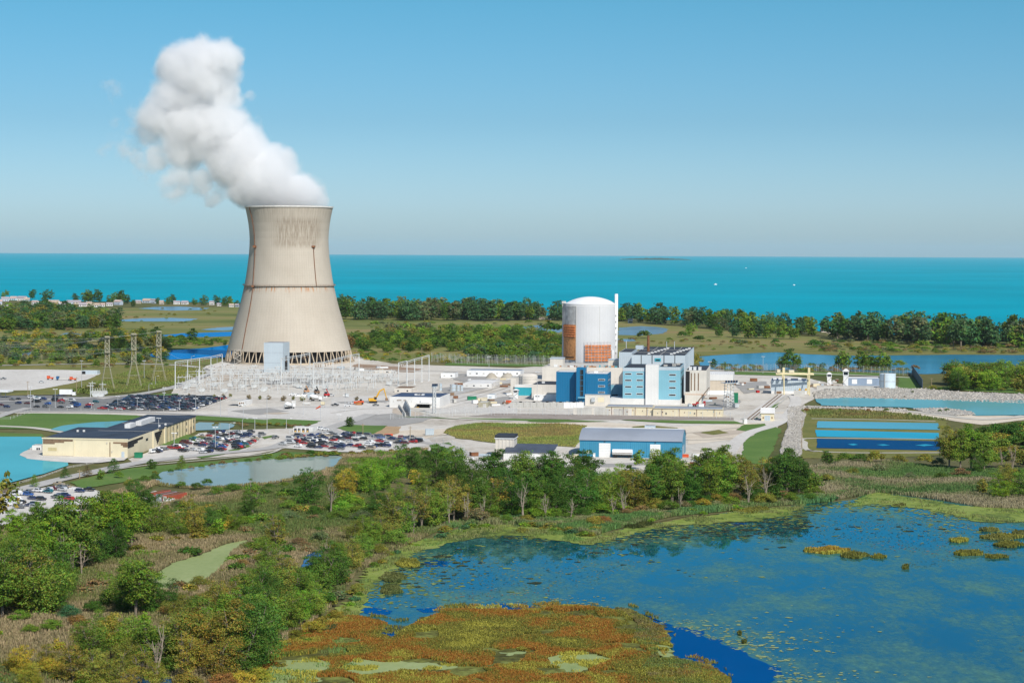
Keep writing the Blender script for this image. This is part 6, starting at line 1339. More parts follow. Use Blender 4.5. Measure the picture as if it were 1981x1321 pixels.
    return trunk, np_mesh('crown', V, np.arange(n * 4).reshape(-1, 4), M_LEAF, cols)
NV = {3: 7, 2: 4, 1: 5}
def proto(kind, detail, i):
    key = (kind, detail, i % NV[detail])
    if key not in TREES: TREES[key] = tree_proto(kind, 100 * len(kind) + 7 * detail + (i % NV[detail]) * 31 + ord(kind[0]), detail)
    return TREES[key]
TC = {'dark': (0.070, 0.150, 0.024), 'mid': (0.140, 0.235, 0.032), 'bright': (0.175, 0.32, 0.032), 'olive': (0.225, 0.235, 0.045), 'olivey': (0.25, 0.235, 0.042), 'yellow': (0.36, 0.325, 0.045), 'orange': (0.27, 0.165, 0.06), 'brown': (0.24, 0.19, 0.09), 'blue': (0.066, 0.15, 0.060), 'grey': (0.14, 0.185, 0.085), 'teal': (0.07, 0.17, 0.075)}
TW = {'dark': 'dark green', 'mid': 'mid green', 'bright': 'bright green', 'olive': 'olive', 'olivey': 'yellow olive', 'yellow': 'yellow green', 'orange': 'orange', 'brown': 'brownish', 'blue': 'blue green', 'grey': 'grey green', 'teal': 'teal green'}
KW = {'round': 'rounded', 'tall': 'upright', 'loose': 'open crowned', 'bush': 'bushy', 'pine': 'conical'}
TSPEC = []; FARW = []
def tree(px, pb, hp, kind, col, detail, group, wide=1.0, z=0.0):
    TSPEC.append((px, pb, hp, kind, col, detail, group, wide, z, len(TSPEC)))
def plant(px, pb, hp, kind, col, detail, group, wide, z, i):
    P = G(px, pb); H = hp * P.y / FL
    rt = random.Random(i * 7 + 3)
    nm = 'dead_tree' if kind == 'dead' else 'shrub' if kind == 'bush' else 'evergreen_tree' if kind == 'pine' else 'deciduous_tree'
    trunk, crown = proto(kind, detail, i)
    if nm == 'shrub':
        o = mesh_obj('shrub', crown); o.location = (P.x, P.y, z); o.rotation_euler = (0, 0, rt.uniform(0, 6.28)); o.scale = (H * wide * rt.uniform(.9, 1.3), H * wide * rt.uniform(.9, 1.3), H); cr = o
    else:
        o = empty(nm, (P.x, P.y, z), rt.uniform(0, 6.28)); sw = H * wide * rt.uniform(.88, 1.18); o.scale = (sw, sw * rt.uniform(.9, 1.1), H); o.rotation_euler.x = rt.uniform(-.04, .04)
        mesh_obj('trunk', trunk, o); cr = mesh_obj('crown', crown, o) if crown else None
    if cr:
        c = TC[col]; v = rt.uniform(.82, 1.2); cr.color = (c[0] * v * rt.uniform(.85, 1.15), c[1] * v, c[2] * v * rt.uniform(.9, 1.1), 1)
    size = 'tall' if H > 17 else 'small' if H < 9 else 'middling'
    if kind == 'dead': d = '%s leafless pale dead tree' % ('tall' if H > 12 else 'short')
    elif kind == 'bush': d = '%s %s shrub' % ('big' if H > 4.5 else 'low', TW[col])
    else: d = '%s %s %s tree' % (size, TW[col], KW[kind])
    return reg(o, d, 'tree' if nm != 'shrub' else 'shrub', group, px, pb - hp * .6)
def far_wood(name, label, specs):
    """the remaining far trees as one mass"""
    Vs, Cs = [], []
    for px, pb, hp, kind, col, detail, group, wide, z, i in specs:
        P = G(px, pb); H = hp * P.y / FL; rt = random.Random(i * 7 + 3); me = proto(kind, 1, i)[1]; n = len(me.vertices)
        v = np.empty(n * 3, np.float32); me.vertices.foreach_get('co', v); v = v.reshape(-1, 3); k = np.empty(n * 4, np.float32); me.color_attributes['Col'].data.foreach_get('color', k); k = k.reshape(-1, 4)[::4, :3]
        a = rt.uniform(0, 6.28); w = H * wide * rt.uniform(.88, 1.18); ca, sa = math.cos(a), math.sin(a)
        Vs.append(np.stack([(v[:, 0] * ca - v[:, 1] * sa) * w + P.x, (v[:, 0] * sa + v[:, 1] * ca) * w + P.y, v[:, 2] * H], 1))
        c = np.array(TC[col]) * rt.uniform(.82, 1.2); Cs.append(k * 2 * c)
    V = np.concatenate(Vs); C_ = np.concatenate(Cs); q_ = np.arange(len(V)).reshape(-1, 4)
    tag(mesh_obj(name, np_mesh(name, V, q_, M_BLADE, C_)), label, 'trees', None, 'stuff')
NEAR = '''597 981 78 round dark;640 997 72 dead x;668 965 60 round yellow;690 950 65 round mid;745 950 68 round bright;712 958 70 round bright;780 925 70 round dark;803 925 62 round dark;803 938 30 round yellow;846 955 75 round dark;888 960 85 round dark;912 967 78 round dark;
760 1040 95 loose olive;795 1030 88 loose olive;707 1045 52 round mid;685 1050 46 round olive;878 1008 85 loose olive;827 995 62 dead x;962 1003 85 loose olivey;930 1003 55 dead x;532 1040 50 loose mid;488 1000 75 loose mid;
915 988 96 round dark;984 985 80 round dark;1000 960 82 round dark;1032 960 82 round dark;1058 955 76 round mid;1010 1000 80 dead x;972 920 42 dead x;1112 972 98 round dark;1098 992 86 round dark;1154 988 76 round dark;1070 945 42 round yellow;1105 1011 52 dead x;1207 1000 62 dead x;1186 1002 50 dead x;1056 1011 60 dead x;1012 1010 84 dead x;905 1016 66 dead x;932 1014 60 dead x;868 1022 72 dead x;1316 992 54 dead x;1448 980 66 dead x;1482 976 78 dead x;800 1036 60 dead x;
1193 945 50 round bright;1175 965 57 round mid;1234 908 40 loose mid;1220 968 62 round olive;1243 985 76 round dark;1258 980 70 round olive;1290 968 104 tall mid;1270 966 96 tall mid;1306 964 88 tall mid;1320 975 32 pine bright;1338 945 50 round dark;1356 950 84 tall mid;1378 952 90 tall mid;1394 950 92 tall mid;1414 952 78 tall olive;1432 956 80 tall mid;1446 965 88 loose olive;1480 963 84 loose olivey;1468 960 80 loose mid;1498 950 66 round mid;1522 955 88 tall dark;1534 950 84 tall dark;1550 950 60 tall dark;1572 955 40 round mid;
1350 975 40 round dark;1400 972 42 round dark;1140 960 66 round mid;1080 985 60 round dark;1040 985 66 round dark;940 980 74 round dark;870 985 66 round olive;850 990 50 round dark;820 968 64 round mid;730 985 46 round dark;768 985 52 round mid;660 985 40 round mid;1215 940 40 round mid;1300 975 50 round dark;1460 975 44 round dark;1500 975 40 round dark;
1836 911 92 tall olivey;1878 911 92 tall bright;1904 915 80 tall mid;1858 913 86 tall mid;1937 918 55 dead x;1958 914 58 dead x;1972 965 60 round mid;1937 966 52 round bright;1900 958 32 round olive;1600 902 30 round dark;1890 918 44 round dark;1950 946 50 round olive;900 1008 74 tall olive;925 1006 84 tall dark;945 1008 66 round mid;990 1004 92 round dark;1025 1002 88 tall dark;1048 1004 80 round mid;1075 1004 86 round dark;1130 1000 92 round dark;1165 996 84 round mid;1192 994 76 tall mid;1225 992 84 round olive;1262 990 92 tall dark;860 1015 84 tall olive;838 1022 74 round mid;815 1026 78 loose olive;1300 984 96 tall mid;1335 982 84 tall dark;1372 976 88 tall mid;1405 972 92 tall mid;1440 972 84 tall olive;1510 966 90 tall dark;1545 964 80 tall dark;780 1036 70 round mid;742 1050 60 round olive;955 962 96 tall dark;1012 964 92 tall mid;1075 962 94 tall dark;1130 960 92 tall dark;880 945 84 tall mid;840 935 78 tall dark;760 935 66 round bright;730 935 64 round mid;700 940 56 round bright;660 945 48 round dark'''
for s_ in NEAR.replace('\n', '').split(';'):
    a = s_.split(); tree(float(a[0]), float(a[1]), float(a[2]), a[3], a[4], 3, 'trees between the marsh pond and the plant')
FORE = '''31 1060 78 tall bright;70 1058 90 tall mid;112 1105 150 tall dark;140 1112 158 tall mid;164 1105 105 loose mid;195 1062 115 tall dark;216 1070 125 tall mid;241 1077 128 tall bright;276 1032 90 tall dark;262 975 50 round dark;290 985 44 round dark;225 1085 80 round dark;178 1095 70 round dark;
375 1038 78 round olivey;402 1032 52 round dark;436 1017 42 tall mid;450 1024 30 round yellow;66 1192 145 round mid;20 1177 122 round dark;92 1174 110 round dark;17 1184 78 dead x;262 1198 120 tall mid;237 1188 48 round dark;206 1178 40 round dark;324 1184 62 round dark;199 1242 64 round mid;279 1214 34 round bright;
303 1322 120 dead x;244 1302 70 round olive;140 1326 86 round olivey;192 1330 80 round olive;115 1264 32 round yellow;349 1300 118 round olive;394 1300 122 round olivey;445 1306 155 tall olive;490 1300 140 round dark;470 1310 120 round dark;464 1180 70 round olive;546 1172 96 loose olive;528 1182 100 round mid;505 1174 66 round olive;487 1284 130 round dark;637 1142 105 loose dark;653 1138 82 round dark;683 1086 58 loose olive;574 1198 64 round mid;533 1068 78 loose olive;430 1320 90 round olivey;300 1340 70 round olivey;60 1340 60 round yellow;250 1345 56 round olivey;
120 1125 100 loose mid;158 1118 75 dead x;126 1122 70 dead x;140 1124 66 dead x;560 1220 60 round dark;510 1240 80 round dark;418 1250 70 round dark;600 1160 60 round mid;330 1265 88 round olive;180 1290 95 round mid;215 1275 90 tall olive;160 1270 70 round olive;255 1290 100 round mid;285 1300 105 tall mid;320 1300 96 round dark;370 1290 110 tall dark;400 1260 104 round mid;440 1270 120 tall mid;470 1265 118 round dark;500 1255 110 round mid;530 1245 96 tall mid;555 1225 84 round mid;580 1215 76 tall bright;610 1195 66 round mid;430 1215 100 round olive;480 1205 100 tall mid;515 1195 94 round dark;548 1185 86 tall olive;575 1170 74 round mid;605 1150 80 tall dark;628 1150 78 round mid;660 1120 70 tall mid;682 1105 60 round olive;705 1085 56 round mid;725 1065 58 tall mid;48 1130 110 tall mid;85 1120 130 tall bright;20 1140 100 round mid;105 1095 110 tall mid;180 1075 110 tall bright;150 1090 120 tall dark;225 1050 100 tall mid;255 1060 110 tall mid;300 1035 70 round mid;50 1185 120 round olive;110 1170 90 round mid;5 1200 120 tall mid;130 1150 60 round dark;90 1300 60 round olive;40 1310 66 round yellow;350 1200 60 round olive;290 1190 80 round dark;245 1180 100 round mid;455 1030 44 round mid;480 1010 50 tall dark;345 1040 50 round mid;420 1040 36 round bright;540 1050 60 tall mid;560 1130 50 round olive;520 1100 60 round mid;372 1255 84 tall olivey;410 1282 100 round olive;360 1325 110 loose olivey;272 1330 90 loose olive;225 1330 84 round olivey;455 1240 110 loose mid;520 1215 90 round dark;560 1160 70 round dark;478 1225 96 tall dark;590 1205 66 round mid;540 1120 60 loose olive;505 1130 50 round mid;30 1095 60 round dark;5 1110 80 round mid'''
for s_ in FORE.replace('\n', '').split(';'):
    a = s_.split(); tree(float(a[0]), float(a[1]), float(a[2]), a[3], a[4], 3, 'trees in the meadow along the near shore')
for s_ in '''66 943 26 pine mid;126 926 24 pine dark;169 922 23 pine brown;220 916 30 pine dark;194 928 22 round mid;294 908 19 round dark;351 912 32 pine mid;9 955 20 pine brown;677 826 20 round dark;218 708 17 round olive'''.split(';'):
    a = s_.split(); tree(float(a[0]), float(a[1]), float(a[2]), a[3], a[4], 2, 'young trees along the plant road', 1.15)
for px, pb, hp in ((366, 768, 7), (415, 769, 7), (431, 770, 8), (446, 768, 7), (482, 772, 9), (503, 773, 8), (520, 773, 9), (548, 776, 11), (567, 774, 8), (585, 776, 10), (690, 775, 8), (601, 772, 6)): tree(px, pb, hp, 'round', rng.choice(['brown', 'olive', 'brown']), 1, 'small planted trees before the substation', 1.3)
rb0 = random.Random(17)
for k in range(34): tree(rb0.uniform(2010, 2420), rb0.uniform(905, 985), rb0.uniform(50, 90), rb0.choice(['round', 'tall']), rb0.choice(['mid', 'dark', 'olive', 'bright']), 1, 'trees between the marsh pond and the plant')
for k in range(44): tree(rb0.uniform(-330, -20), rb0.uniform(1030, 1330), rb0.uniform(70, 140), rb0.choice(['round', 'tall']), rb0.choice(['mid', 'dark', 'olive', 'bright']), 1, 'trees in the meadow along the near shore')
# shrubs
SHR = '''623 1176 38 dark;606 1228 30 yellow;697 1092 24 mid;733 1079 28 olive;763 1057 32 mid;505 1070 34 mid;1100 1010 20 mid;1150 1020 24 olivey;1168 1018 22 orange;1385 978 24 olivey;1360 985 22 yellow;1420 975 22 orange;1470 975 22 mid;1560 950 26 mid;1600 935 20 olive;1530 975 24 mid;1634 898 24 mid;1695 900 28 olivey;1660 898 22 dark;1790 900 24 olivey;1740 898 20 olive;1815 905 20 grey;1905 850 30 dark;1930 850 36 dark;1960 852 40 dark;1978 870 40 dark;1930 880 34 mid;1905 872 24 olive;1950 890 30 olivey;1975 905 36 olive;1920 905 26 mid;
110 1190 36 dark;135 1200 30 teal;150 1215 28 orange;40 1205 26 mid;180 1190 30 dark;330 1195 30 orange;350 1175 26 olive;300 1145 22 grey;385 1140 26 olive;420 1160 30 olive;270 985 20 mid;330 1010 20 olive;300 1005 26 mid;345 985 18 grey;420 960 20 mid;450 955 20 dark;380 948 16 dark;350 945 14 mid;400 940 14 dark;490 952 18 mid;520 948 14 dark;550 945 14 mid;250 945 18 olive;280 935 16 dark;300 932 16 dark;230 925 14 mid;560 990 24 mid;470 1020 24 bright;440 1030 24 yellow;410 1040 22 mid;610 1000 24 dark;560 1010 22 grey;
500 1090 20 olive;470 1100 20 orange;580 1060 22 brown;620 1050 24 grey;650 1070 22 olive;700 1010 24 grey;740 1000 24 olive;870 1000 20 brown;900 1005 20 grey;300 918 8 olive;330 915 8 dark;370 908 8 brown;390 906 9 mid;410 903 8 brown;430 900 9 orange;455 897 8 brown;480 895 9 dark;500 893 8 brown;600 882 12 dark;627 882 11 mid;648 882 9 olivey;540 890 8 brown;560 888 8 olive;
1700 915 18 grey;1650 920 16 olive;1760 930 18 grey;1860 925 20 brown;1820 930 18 dark;1240 995 20 brown;1270 992 22 olive;1210 1000 18 brown;1320 990 22 brown;980 1015 20 mid;1020 1012 18 olive;860 1020 20 mid;690 1150 24 olive;650 1200 22 olivey;570 1240 24 olivey;540 1260 24 yellow;500 1320 30 yellow;470 1330 34 yellow;430 1335 34 orange;360 1335 36 olivey;100 1310 40 yellow;30 1300 34 olivey;340 1240 40 olive;300 1260 40 orange;400 1180 34 olive;100 1225 28 mid;60 1230 24 mid;380 1180 30 dark;220 1225 26 grey;
1410 712 10 dark;1425 711 8 mid;1440 712 7 olive;1455 712 9 mid;1470 713 8 orange;1570 712 12 mid;1615 713 9 dark;1700 713 14 mid;1740 712 18 mid;1770 716 12 orange;1340 712 30 olive;1760 804 7 mid;1818 797 6 dark;1832 796 7 dark;1625 796 7 mid;1590 796 7 olive;1680 797 8 orange;1715 797 9 mid;1560 797 8 orange;1765 760 5 dark;1676 756 4 brown;1750 769 4 brown'''
for s_ in SHR.replace('\n', '').split(';'):
    a = s_.split(); tree(float(a[0]), float(a[1]), float(a[2]) * (1.1 if float(a[1]) > 870 else 1), 'bush', a[3], 3 if float(a[1]) > 940 else 2, 'shrubs about the marsh')
ru = random.Random(71)
for k in range(80):
    px = 640 + k * 11.8 + ru.uniform(-6, 6); y0 = 1003 + 8 * math.sin((px - 640) / 160) if px < 1150 else 1000 - (px - 1150) * .065
    tree(px, y0 + ru.uniform(-30, 4), ru.uniform(20, 38), 'bush', ru.choice(['dark', 'mid', 'dark', 'olive', 'mid', 'brown', 'bright']), 3, 'shrubs under the tree belt', 1.1)
# lakeshore belt
rb2 = random.Random(33)
def pick_col(ws): return rb2.choice(ws)
def belt(poly, n, h0, h1, kinds, cols, detail, group, wide=1.0, front=0.0):
    k = 0
    while k < n:
        xs = [p[0] for p in poly]; ys = [p[1] for p in poly]; px = rb2.uniform(min(xs), max(xs)); pb = rb2.uniform(min(ys), max(ys))
        if not inpoly(np.array([px]), np.array([pb]), poly)[0]: continue
        tree(px, pb, rb2.uniform(h0, h1), rb2.choice(kinds), rb2.choice(cols), detail, group, wide); k += 1
GS = 'trees along the lakeshore'
belt([(652, 606), (700, 610), (860, 614), (1000, 617), (1090, 617), (1090, 622), (950, 622), (800, 621), (655, 618)], 85, 24, 42, ['round', 'round', 'tall'], ['blue', 'blue', 'dark', 'mid', 'grey', 'blue'], 1, GS, 1.05)
for px, h, k_ in ((692, 36, 'round'), (735, 34, 'round'), (843, 38, 'tall'), (905, 40, 'tall'), (927, 44, 'round'), (1022, 42, 'round'), (1000, 34, 'round'), (1043, 34, 'tall'), (1075, 36, 'round'), (880, 34, 'round')): tree(px, 619, h, k_, 'blue', 1, GS)
belt([(1198, 618), (1330, 626), (1460, 638), (1600, 648), (1600, 654), (1450, 646), (1330, 632), (1198, 624)], 50, 20, 40, ['round', 'tall', 'tall'], ['blue', 'blue', 'dark', 'mid', 'grey'], 1, GS, 1.05)
for px, pb, h in ((1202, 622, 26), (1218, 622, 20), (1240, 624, 24), (1252, 625, 26), (1272, 628, 34), (1283, 628, 32), (1306, 629, 36), (1335, 650, 26), (1390, 652, 24), (1422, 652, 26), (1448, 655, 42), (1466, 655, 34), (1484, 655, 32), (1512, 656, 34), (1535, 656, 30), (1570, 650, 36), (1380, 634, 30), (1412, 636, 38), (1432, 640, 40), (1498, 642, 40), (1520, 644, 38)): tree(px, pb, h, 'round', rb2.choice(['blue', 'mid', 'dark', 'mid']), 1, GS)
belt([(1600, 650), (1700, 655), (1850, 660), (2380, 664), (2380, 676), (1850, 672), (1700, 664), (1600, 658)], 150, 28, 58, ['round', 'tall', 'tall'], ['blue', 'blue', 'dark', 'mid', 'grey', 'blue'], 1, GS, 1.05)
for px, pb, h in ((1680, 658, 54), (1700, 658, 56), (1660, 658, 44), (1760, 660, 58), (1775, 660, 56), (1820, 664, 58), (1850, 664, 48), (1905, 668, 54), (1970, 670, 52), (1640, 656, 38)): tree(px, pb, h, 'round', 'blue', 1, GS)
for a in ((62, 578, 18), (90, 587, 28), (146, 586, 18), (167, 585, 26), (176, 585, 22), (190, 585, 25), (222, 588, 24), (234, 589, 26), (212, 588, 16), (245, 588, 18), (304, 588, 12), (326, 589, 16), (335, 588, 18), (377, 591, 15), (394, 591, 20), (420, 591, 20), (436, 592, 20), (445, 592, 18), (14, 572, 12), (458, 593, 12), (258, 594, 14), (6, 578, 14)): tree(a[0], a[1], a[2], 'round', rb2.choice(['blue', 'dark', 'mid']), 1, 'trees by the lakeside houses')
belt([(-260, 612), (60, 604), (150, 610), (228, 618), (226, 634), (120, 640), (-260, 644)], 440, 18, 28, ['round', 'round', 'tall'], ['blue', 'dark', 'mid', 'grey', 'blue', 'olive'], 1, 'trees in the wood behind the power lines', 1.4)
belt([(-260, 650), (110, 662), (240, 650), (318, 655), (325, 700), (250, 712), (100, 706), (-260, 706)], 330, 12, 23, ['round', 'round', 'loose', 'tall'], ['mid', 'dark', 'mid', 'grey', 'olive', 'blue', 'yellow'], 1, 'trees in the wood behind the power lines', 1.35)
for a in ((372, 662, 26), (358, 664, 14), (225, 634, 28), (205, 634, 28), (385, 668, 10), (410, 668, 9), (435, 668, 10), (352, 661, 10)): tree(a[0], a[1], a[2], 'round', 'dark', 1, 'trees by the blue river', 1.1)
belt([(682, 662), (740, 650), (850, 645), (960, 642), (1060, 648), (1088, 662), (1088, 690), (990, 694), (900, 680), (800, 682), (690, 680)], 280, 12, 22, ['round'], ['mid', 'dark', 'mid', 'bright', 'dark', 'olive'], 1, 'trees in the grove between tower and reactor', 1.45)
belt([(900, 680), (1000, 688), (1085, 690), (1088, 701), (980, 700), (915, 697)], 70, 17, 29, ['round'], ['mid', 'grey', 'mid', 'teal'], 1, 'trees in the grove between tower and reactor', 1.4)
tree(676, 676, 28, 'round', 'orange', 1, 'trees in the grove between tower and reactor', 1.0)
for a in ((760, 643, 20), (790, 640, 16), (725, 630, 10), (820, 640, 18), (858, 640, 14), (1068, 648, 28), (1245, 654, 16), (1320, 652, 12), (1352, 660, 12), (1420, 665, 12), (1435, 669, 14), (1500, 665, 10), (1575, 672, 16), (1600, 672, 12), (1785, 672, 16), (1500, 670, 8)): tree(a[0], a[1], a[2], 'bush', rb2.choice(['mid', 'dark', 'grey']), 1, 'shrubs on the back marsh', 1.2)
for a in ((1524, 716, 40, 'dark'), (1512, 714, 24, 'mid'), (1540, 716, 30, 'mid'), (1634, 717, 38, 'mid'), (1626, 716, 32, 'dark'), (1668, 717, 38, 'mid'), (1686, 716, 36, 'dark'), (1706, 717, 34, 'mid'), (1718, 717, 28, 'mid'), (1590, 715, 14, 'dark'), (1380, 713, 18, 'dark'), (1400, 713, 14, 'mid')): tree(a[0], a[1], a[2], 'round', a[3], 2, 'trees on the near river bank', 1.05)
belt([(1800, 748), (1850, 738), (2300, 738), (2300, 764), (1850, 756), (1800, 754)], 90, 30, 50, ['round'], ['mid', 'dark', 'bright', 'olive', 'mid'], 2, 'trees in the dense grove beyond the canal', 1.25)
dec = [q_ for q_ in TSPEC if q_[3] not in ('dead', 'bush', 'pine')]
dec.sort(key=lambda q_: -q_[2]); dec.sort(key=lambda q_: not -8 < q_[0] < 1990); keep = set(q_[9] for q_ in dec[:292])
for q_ in TSPEC:
    if q_[3] in ('dead', 'bush', 'pine') or q_[9] in keep: plant(*q_)
rest = dec[292:]
for nm_, lab_, g_ in (('lakeshore_wood', 'hazy band of smaller trees along the lakeshore', (GS, 'trees by the lakeside houses')), ('wood', 'scattered smaller trees of the wood behind the power lines', ('trees in the wood behind the power lines', 'trees by the blue river')), ('grove', 'low bushy trees massed between the cooling tower and reactor', ('trees in the grove between tower and reactor',)), ('small_trees', 'other small trees dotted about the plant', None)):
    sp_ = [q_ for q_ in rest if (q_[6] in g_ if g_ else True)]; rest = [q_ for q_ in rest if q_ not in sp_]
    if sp_: far_wood(nm_, lab_, sp_)
rs_ = random.Random(91); scrub = []
MEADP = [(-260, 1060), (60, 1015), (220, 995), (300, 990), (340, 960), (460, 948), (640, 930), (720, 960), (830, 985), (856, 1024), (790, 1050), (745, 1080), (690, 1108), (650, 1168), (580, 1222), (500, 1285), (480, 1345), (-260, 1345), (200, 1250), (290, 1150), (400, 1130), (490, 1060), (470, 1040), (280, 1120), (100, 1180)]
SHOREP = [(490, 1320), (570, 1240), (650, 1190), (690, 1130), (735, 1082), (800, 1050), (870, 1024), (1000, 1008), (1100, 1012), (1180, 1020), (1300, 992), (1450, 976), (1600, 962), (1640, 966), (1500, 984), (1300, 1003), (1190, 1032), (1140, 1042), (1000, 1022), (880, 1034), (780, 1068), (720, 1110), (690, 1170), (600, 1240), (520, 1320)]
for poly, n, h0, h1, cols in (([(1600, 660), (1800, 666), (2380, 676), (2380, 688), (1850, 684), (1700, 684), (1560, 680)], 330, 4, 10, ['mid', 'dark', 'olive', 'grey', 'brown']), ([(1200, 655), (1400, 662), (1600, 668), (1640, 684), (1500, 678), (1360, 684), (1345, 676), (1200, 668)], 45, 3, 7, ['olive', 'mid', 'brown']),
                              ([(660, 622), (860, 622), (1085, 624), (1000, 640), (700, 650)], 40, 3, 8, ['mid', 'grey', 'olive']), ([(-260, 640), (230, 640), (330, 655), (330, 715), (200, 712), (-260, 712)], 330, 4, 9, ['olive', 'mid', 'brown', 'dark', 'yellow']), ([(230, 598), (460, 598), (460, 640), (230, 640)], 30, 2, 5, ['olive', 'mid']),
                              ([(680, 680), (900, 690), (1085, 698), (860, 704), (700, 700)], 70, 4, 9, ['mid', 'olive', 'yellow', 'dark']), ([(320, 655), (440, 652), (440, 668), (320, 672)], 40, 5, 10, ['dark', 'mid']), ([(1790, 752), (2380, 760), (2380, 768), (1800, 757)], 40, 6, 12, ['mid', 'dark', 'olive']), ([(1370, 714), (1760, 716), (1760, 721), (1370, 719)], 60, 4, 9, ['brown', 'orange', 'mid', 'olive']),
                              ([(1895, 838), (2380, 830), (2380, 900), (1930, 900), (1900, 870)], 180, 14, 26, ['dark', 'mid', 'olive', 'olivey']), (MEADP, 240, 7, 22, ['mid', 'dark', 'olive', 'mid', 'olivey', 'grey', 'brown']), (SHOREP, 120, 5, 14, ['mid', 'bright', 'olive', 'olivey', 'teal']), ([(400, 820), (600, 822), (600, 826), (400, 826)], 30, 3, 6, ['brown', 'olive']), ([(500, 884), (820, 872), (840, 880), (650, 884), (520, 892)], 60, 5, 10, ['brown', 'olive', 'mid'])):
    k = 0; xs = [p[0] for p in poly]; ys = [p[1] for p in poly]
    while k < n:
        px, pb = rs_.uniform(min(xs), max(xs)), rs_.uniform(min(ys), max(ys))
        if inpoly(np.array([px]), np.array([pb]), poly)[0]: scrub.append((px, pb, rs_.uniform(h0, h1), 'bush', rs_.choice(cols), 1, '', 1.5, 0, 5000 + len(scrub))); k += 1
far_wood('scrub', 'low scrub scattered over the fields and banks', scrub)
print('TREES', len(TSPEC), len(dec))

# ------------------------------------------------------------------ grasses, reeds and marsh plants (uncountable)
def tufts(name, pix, n, h, w, pal, seed, label, nscale=.03, holes=(), lean=.35, z=.5, patch=None, clump=None):
    r = np.random.RandomState(seed); P = [G(*p) for p in pix]; poly = [(p.x, p.y) for p in P]
    xs, ys = [p[0] for p in poly], [p[1] for p in poly]; X = np.zeros(0); Y = np.zeros(0)
    hp_ = [[(q_.x, q_.y) for q_ in (G(*p) for p in hh)] for hh in holes]
    while len(X) < n:
        x = r.uniform(min(xs), max(xs), 60000); y = r.uniform(min(ys), max(ys), 60000); k = inpoly(x, y, poly)
        for q_ in hp_: k &= ~inpoly(x, y, q_)
        if patch: k &= fb(x, y, patch[0]) > patch[1]
        if clump: k &= r.rand(len(x)) < np.clip((fb(x, y, clump) - .32) * 4, .12, 1)
        X = np.concatenate([X, x[k]]); Y = np.concatenate([Y, y[k]])
    X, Y = X[:n], Y[:n]; f = np.clip((fb(X, Y, nscale) - .25) / .5, 0, 1) + r.normal(0, .07, n); f2 = fb(X + 500, Y, nscale * 5)
    f = np.clip(f * .75 + f2 * .25, 0, .999); pal = np.array(pal); i = f * (len(pal) - 1); a = i.astype(int); t = (i - a)[:, None]
    c = (pal[a] * (1 - t) + pal[np.minimum(a + 1, len(pal) - 1)] * t) * r.uniform(.65, 1.35, (n, 1))
    H = h * r.uniform(.5, 1.25, n) * (.35 + 1.3 * fb(X + 33, Y, .22)); an = r.uniform(0, 6.28, n); dx, dy = np.cos(an) * w * .5, np.sin(an) * w * .5; la = r.uniform(0, 6.28, n); ll = H * lean * r.uniform(.2, 1, n); lx, ly = np.cos(la) * ll, np.sin(la) * ll
    V = np.stack([np.stack([X - dx, Y - dy, np.full(n, z)], 1), np.stack([X + dx, Y + dy, np.full(n, z)], 1), np.stack([X + dx * .6 + lx, Y + dy * .6 + ly, z + H], 1), np.stack([X - dx * .6 + lx, Y - dy * .6 + ly, z + H], 1)], 1).reshape(-1, 3)
    o = mesh_obj(name, np_mesh(name, V, np.arange(n * 4).reshape(-1, 4), M_BLADE, c)); tag(o, label, 'grass', None, 'stuff'); return o
CH = [(478, 1047), (436, 1055), (384, 1076), (331, 1092), (300, 1112), (268, 1144), (314, 1147), (356, 1145), (400, 1126), (438, 1094), (450, 1069), (483, 1053)]
BW = [[(580, 1104), (588, 1080), (606, 1070), (628, 1066), (622, 1090), (604, 1112)], [(425, 1200), (455, 1160), (470, 1150), (492, 1158), (472, 1200), (440, 1232)], [(205, 1345), (235, 1310), (330, 1312), (345, 1345)]]
MEAD = [(-260, 1060), (60, 1015), (220, 995), (300, 990), (340, 960), (460, 948), (560, 940), (650, 925), (720, 960), (830, 985), (856, 1026), (790, 1056), (745, 1082), (690, 1110), (650, 1170), (580, 1225), (500, 1290), (480, 1345), (-260, 1345)]
TAN, KHAKI, OLV, DKG, GRN, RST = (.42, .32, .19), (.30, .255, .125), (.18, .185, .06), (.085, .12, .036), (.125, .20, .055), (.28, .15, .055)
tufts('meadow_grass', MEAD, 430000, 1.15, .27, [DKG, GRN, OLV, GRN, OLV, KHAKI, (.24, .21, .11), TAN, KHAKI, (.20, .18, .09), OLV, (.13, .17, .06), GRN], 1, 'dry brown and green grass of the near meadow', .013, [CH] + BW)
tufts('reeds', [(820, 1036), (900, 1010), (1000, 1005), (1100, 1004), (1200, 996), (1300, 984), (1400, 973), (1560, 964), (1640, 955), (1610, 972), (1500, 981), (1400, 991), (1300, 1001), (1190, 1026), (1150, 1038), (1060, 1024), (1000, 1017), (900, 1018)], 70000, 1.5, .28, [(.08, .19, .07), (.12, .25, .09), (.17, .27, .08), (.28, .26, .13), (.13, .23, .06), (.10, .22, .07)], 2, 'blue green reeds fringing the pond below the tree belt', .04)
tufts('reeds', [(1560, 905), (1700, 893), (1850, 910), (2380, 925), (2380, 1000), (1900, 984), (1800, 966), (1700, 955), (1660, 962), (1590, 972), (1540, 955)], 190000, 1.35, .30, [(.08, .17, .05), (.12, .22, .06), (.17, .23, .075), (.30, .26, .15), (.37, .32, .20), (.27, .25, .13), (.11, .20, .055), (.07, .15, .045)], 3, 'pale tan and green reed bed behind the pond', .016)
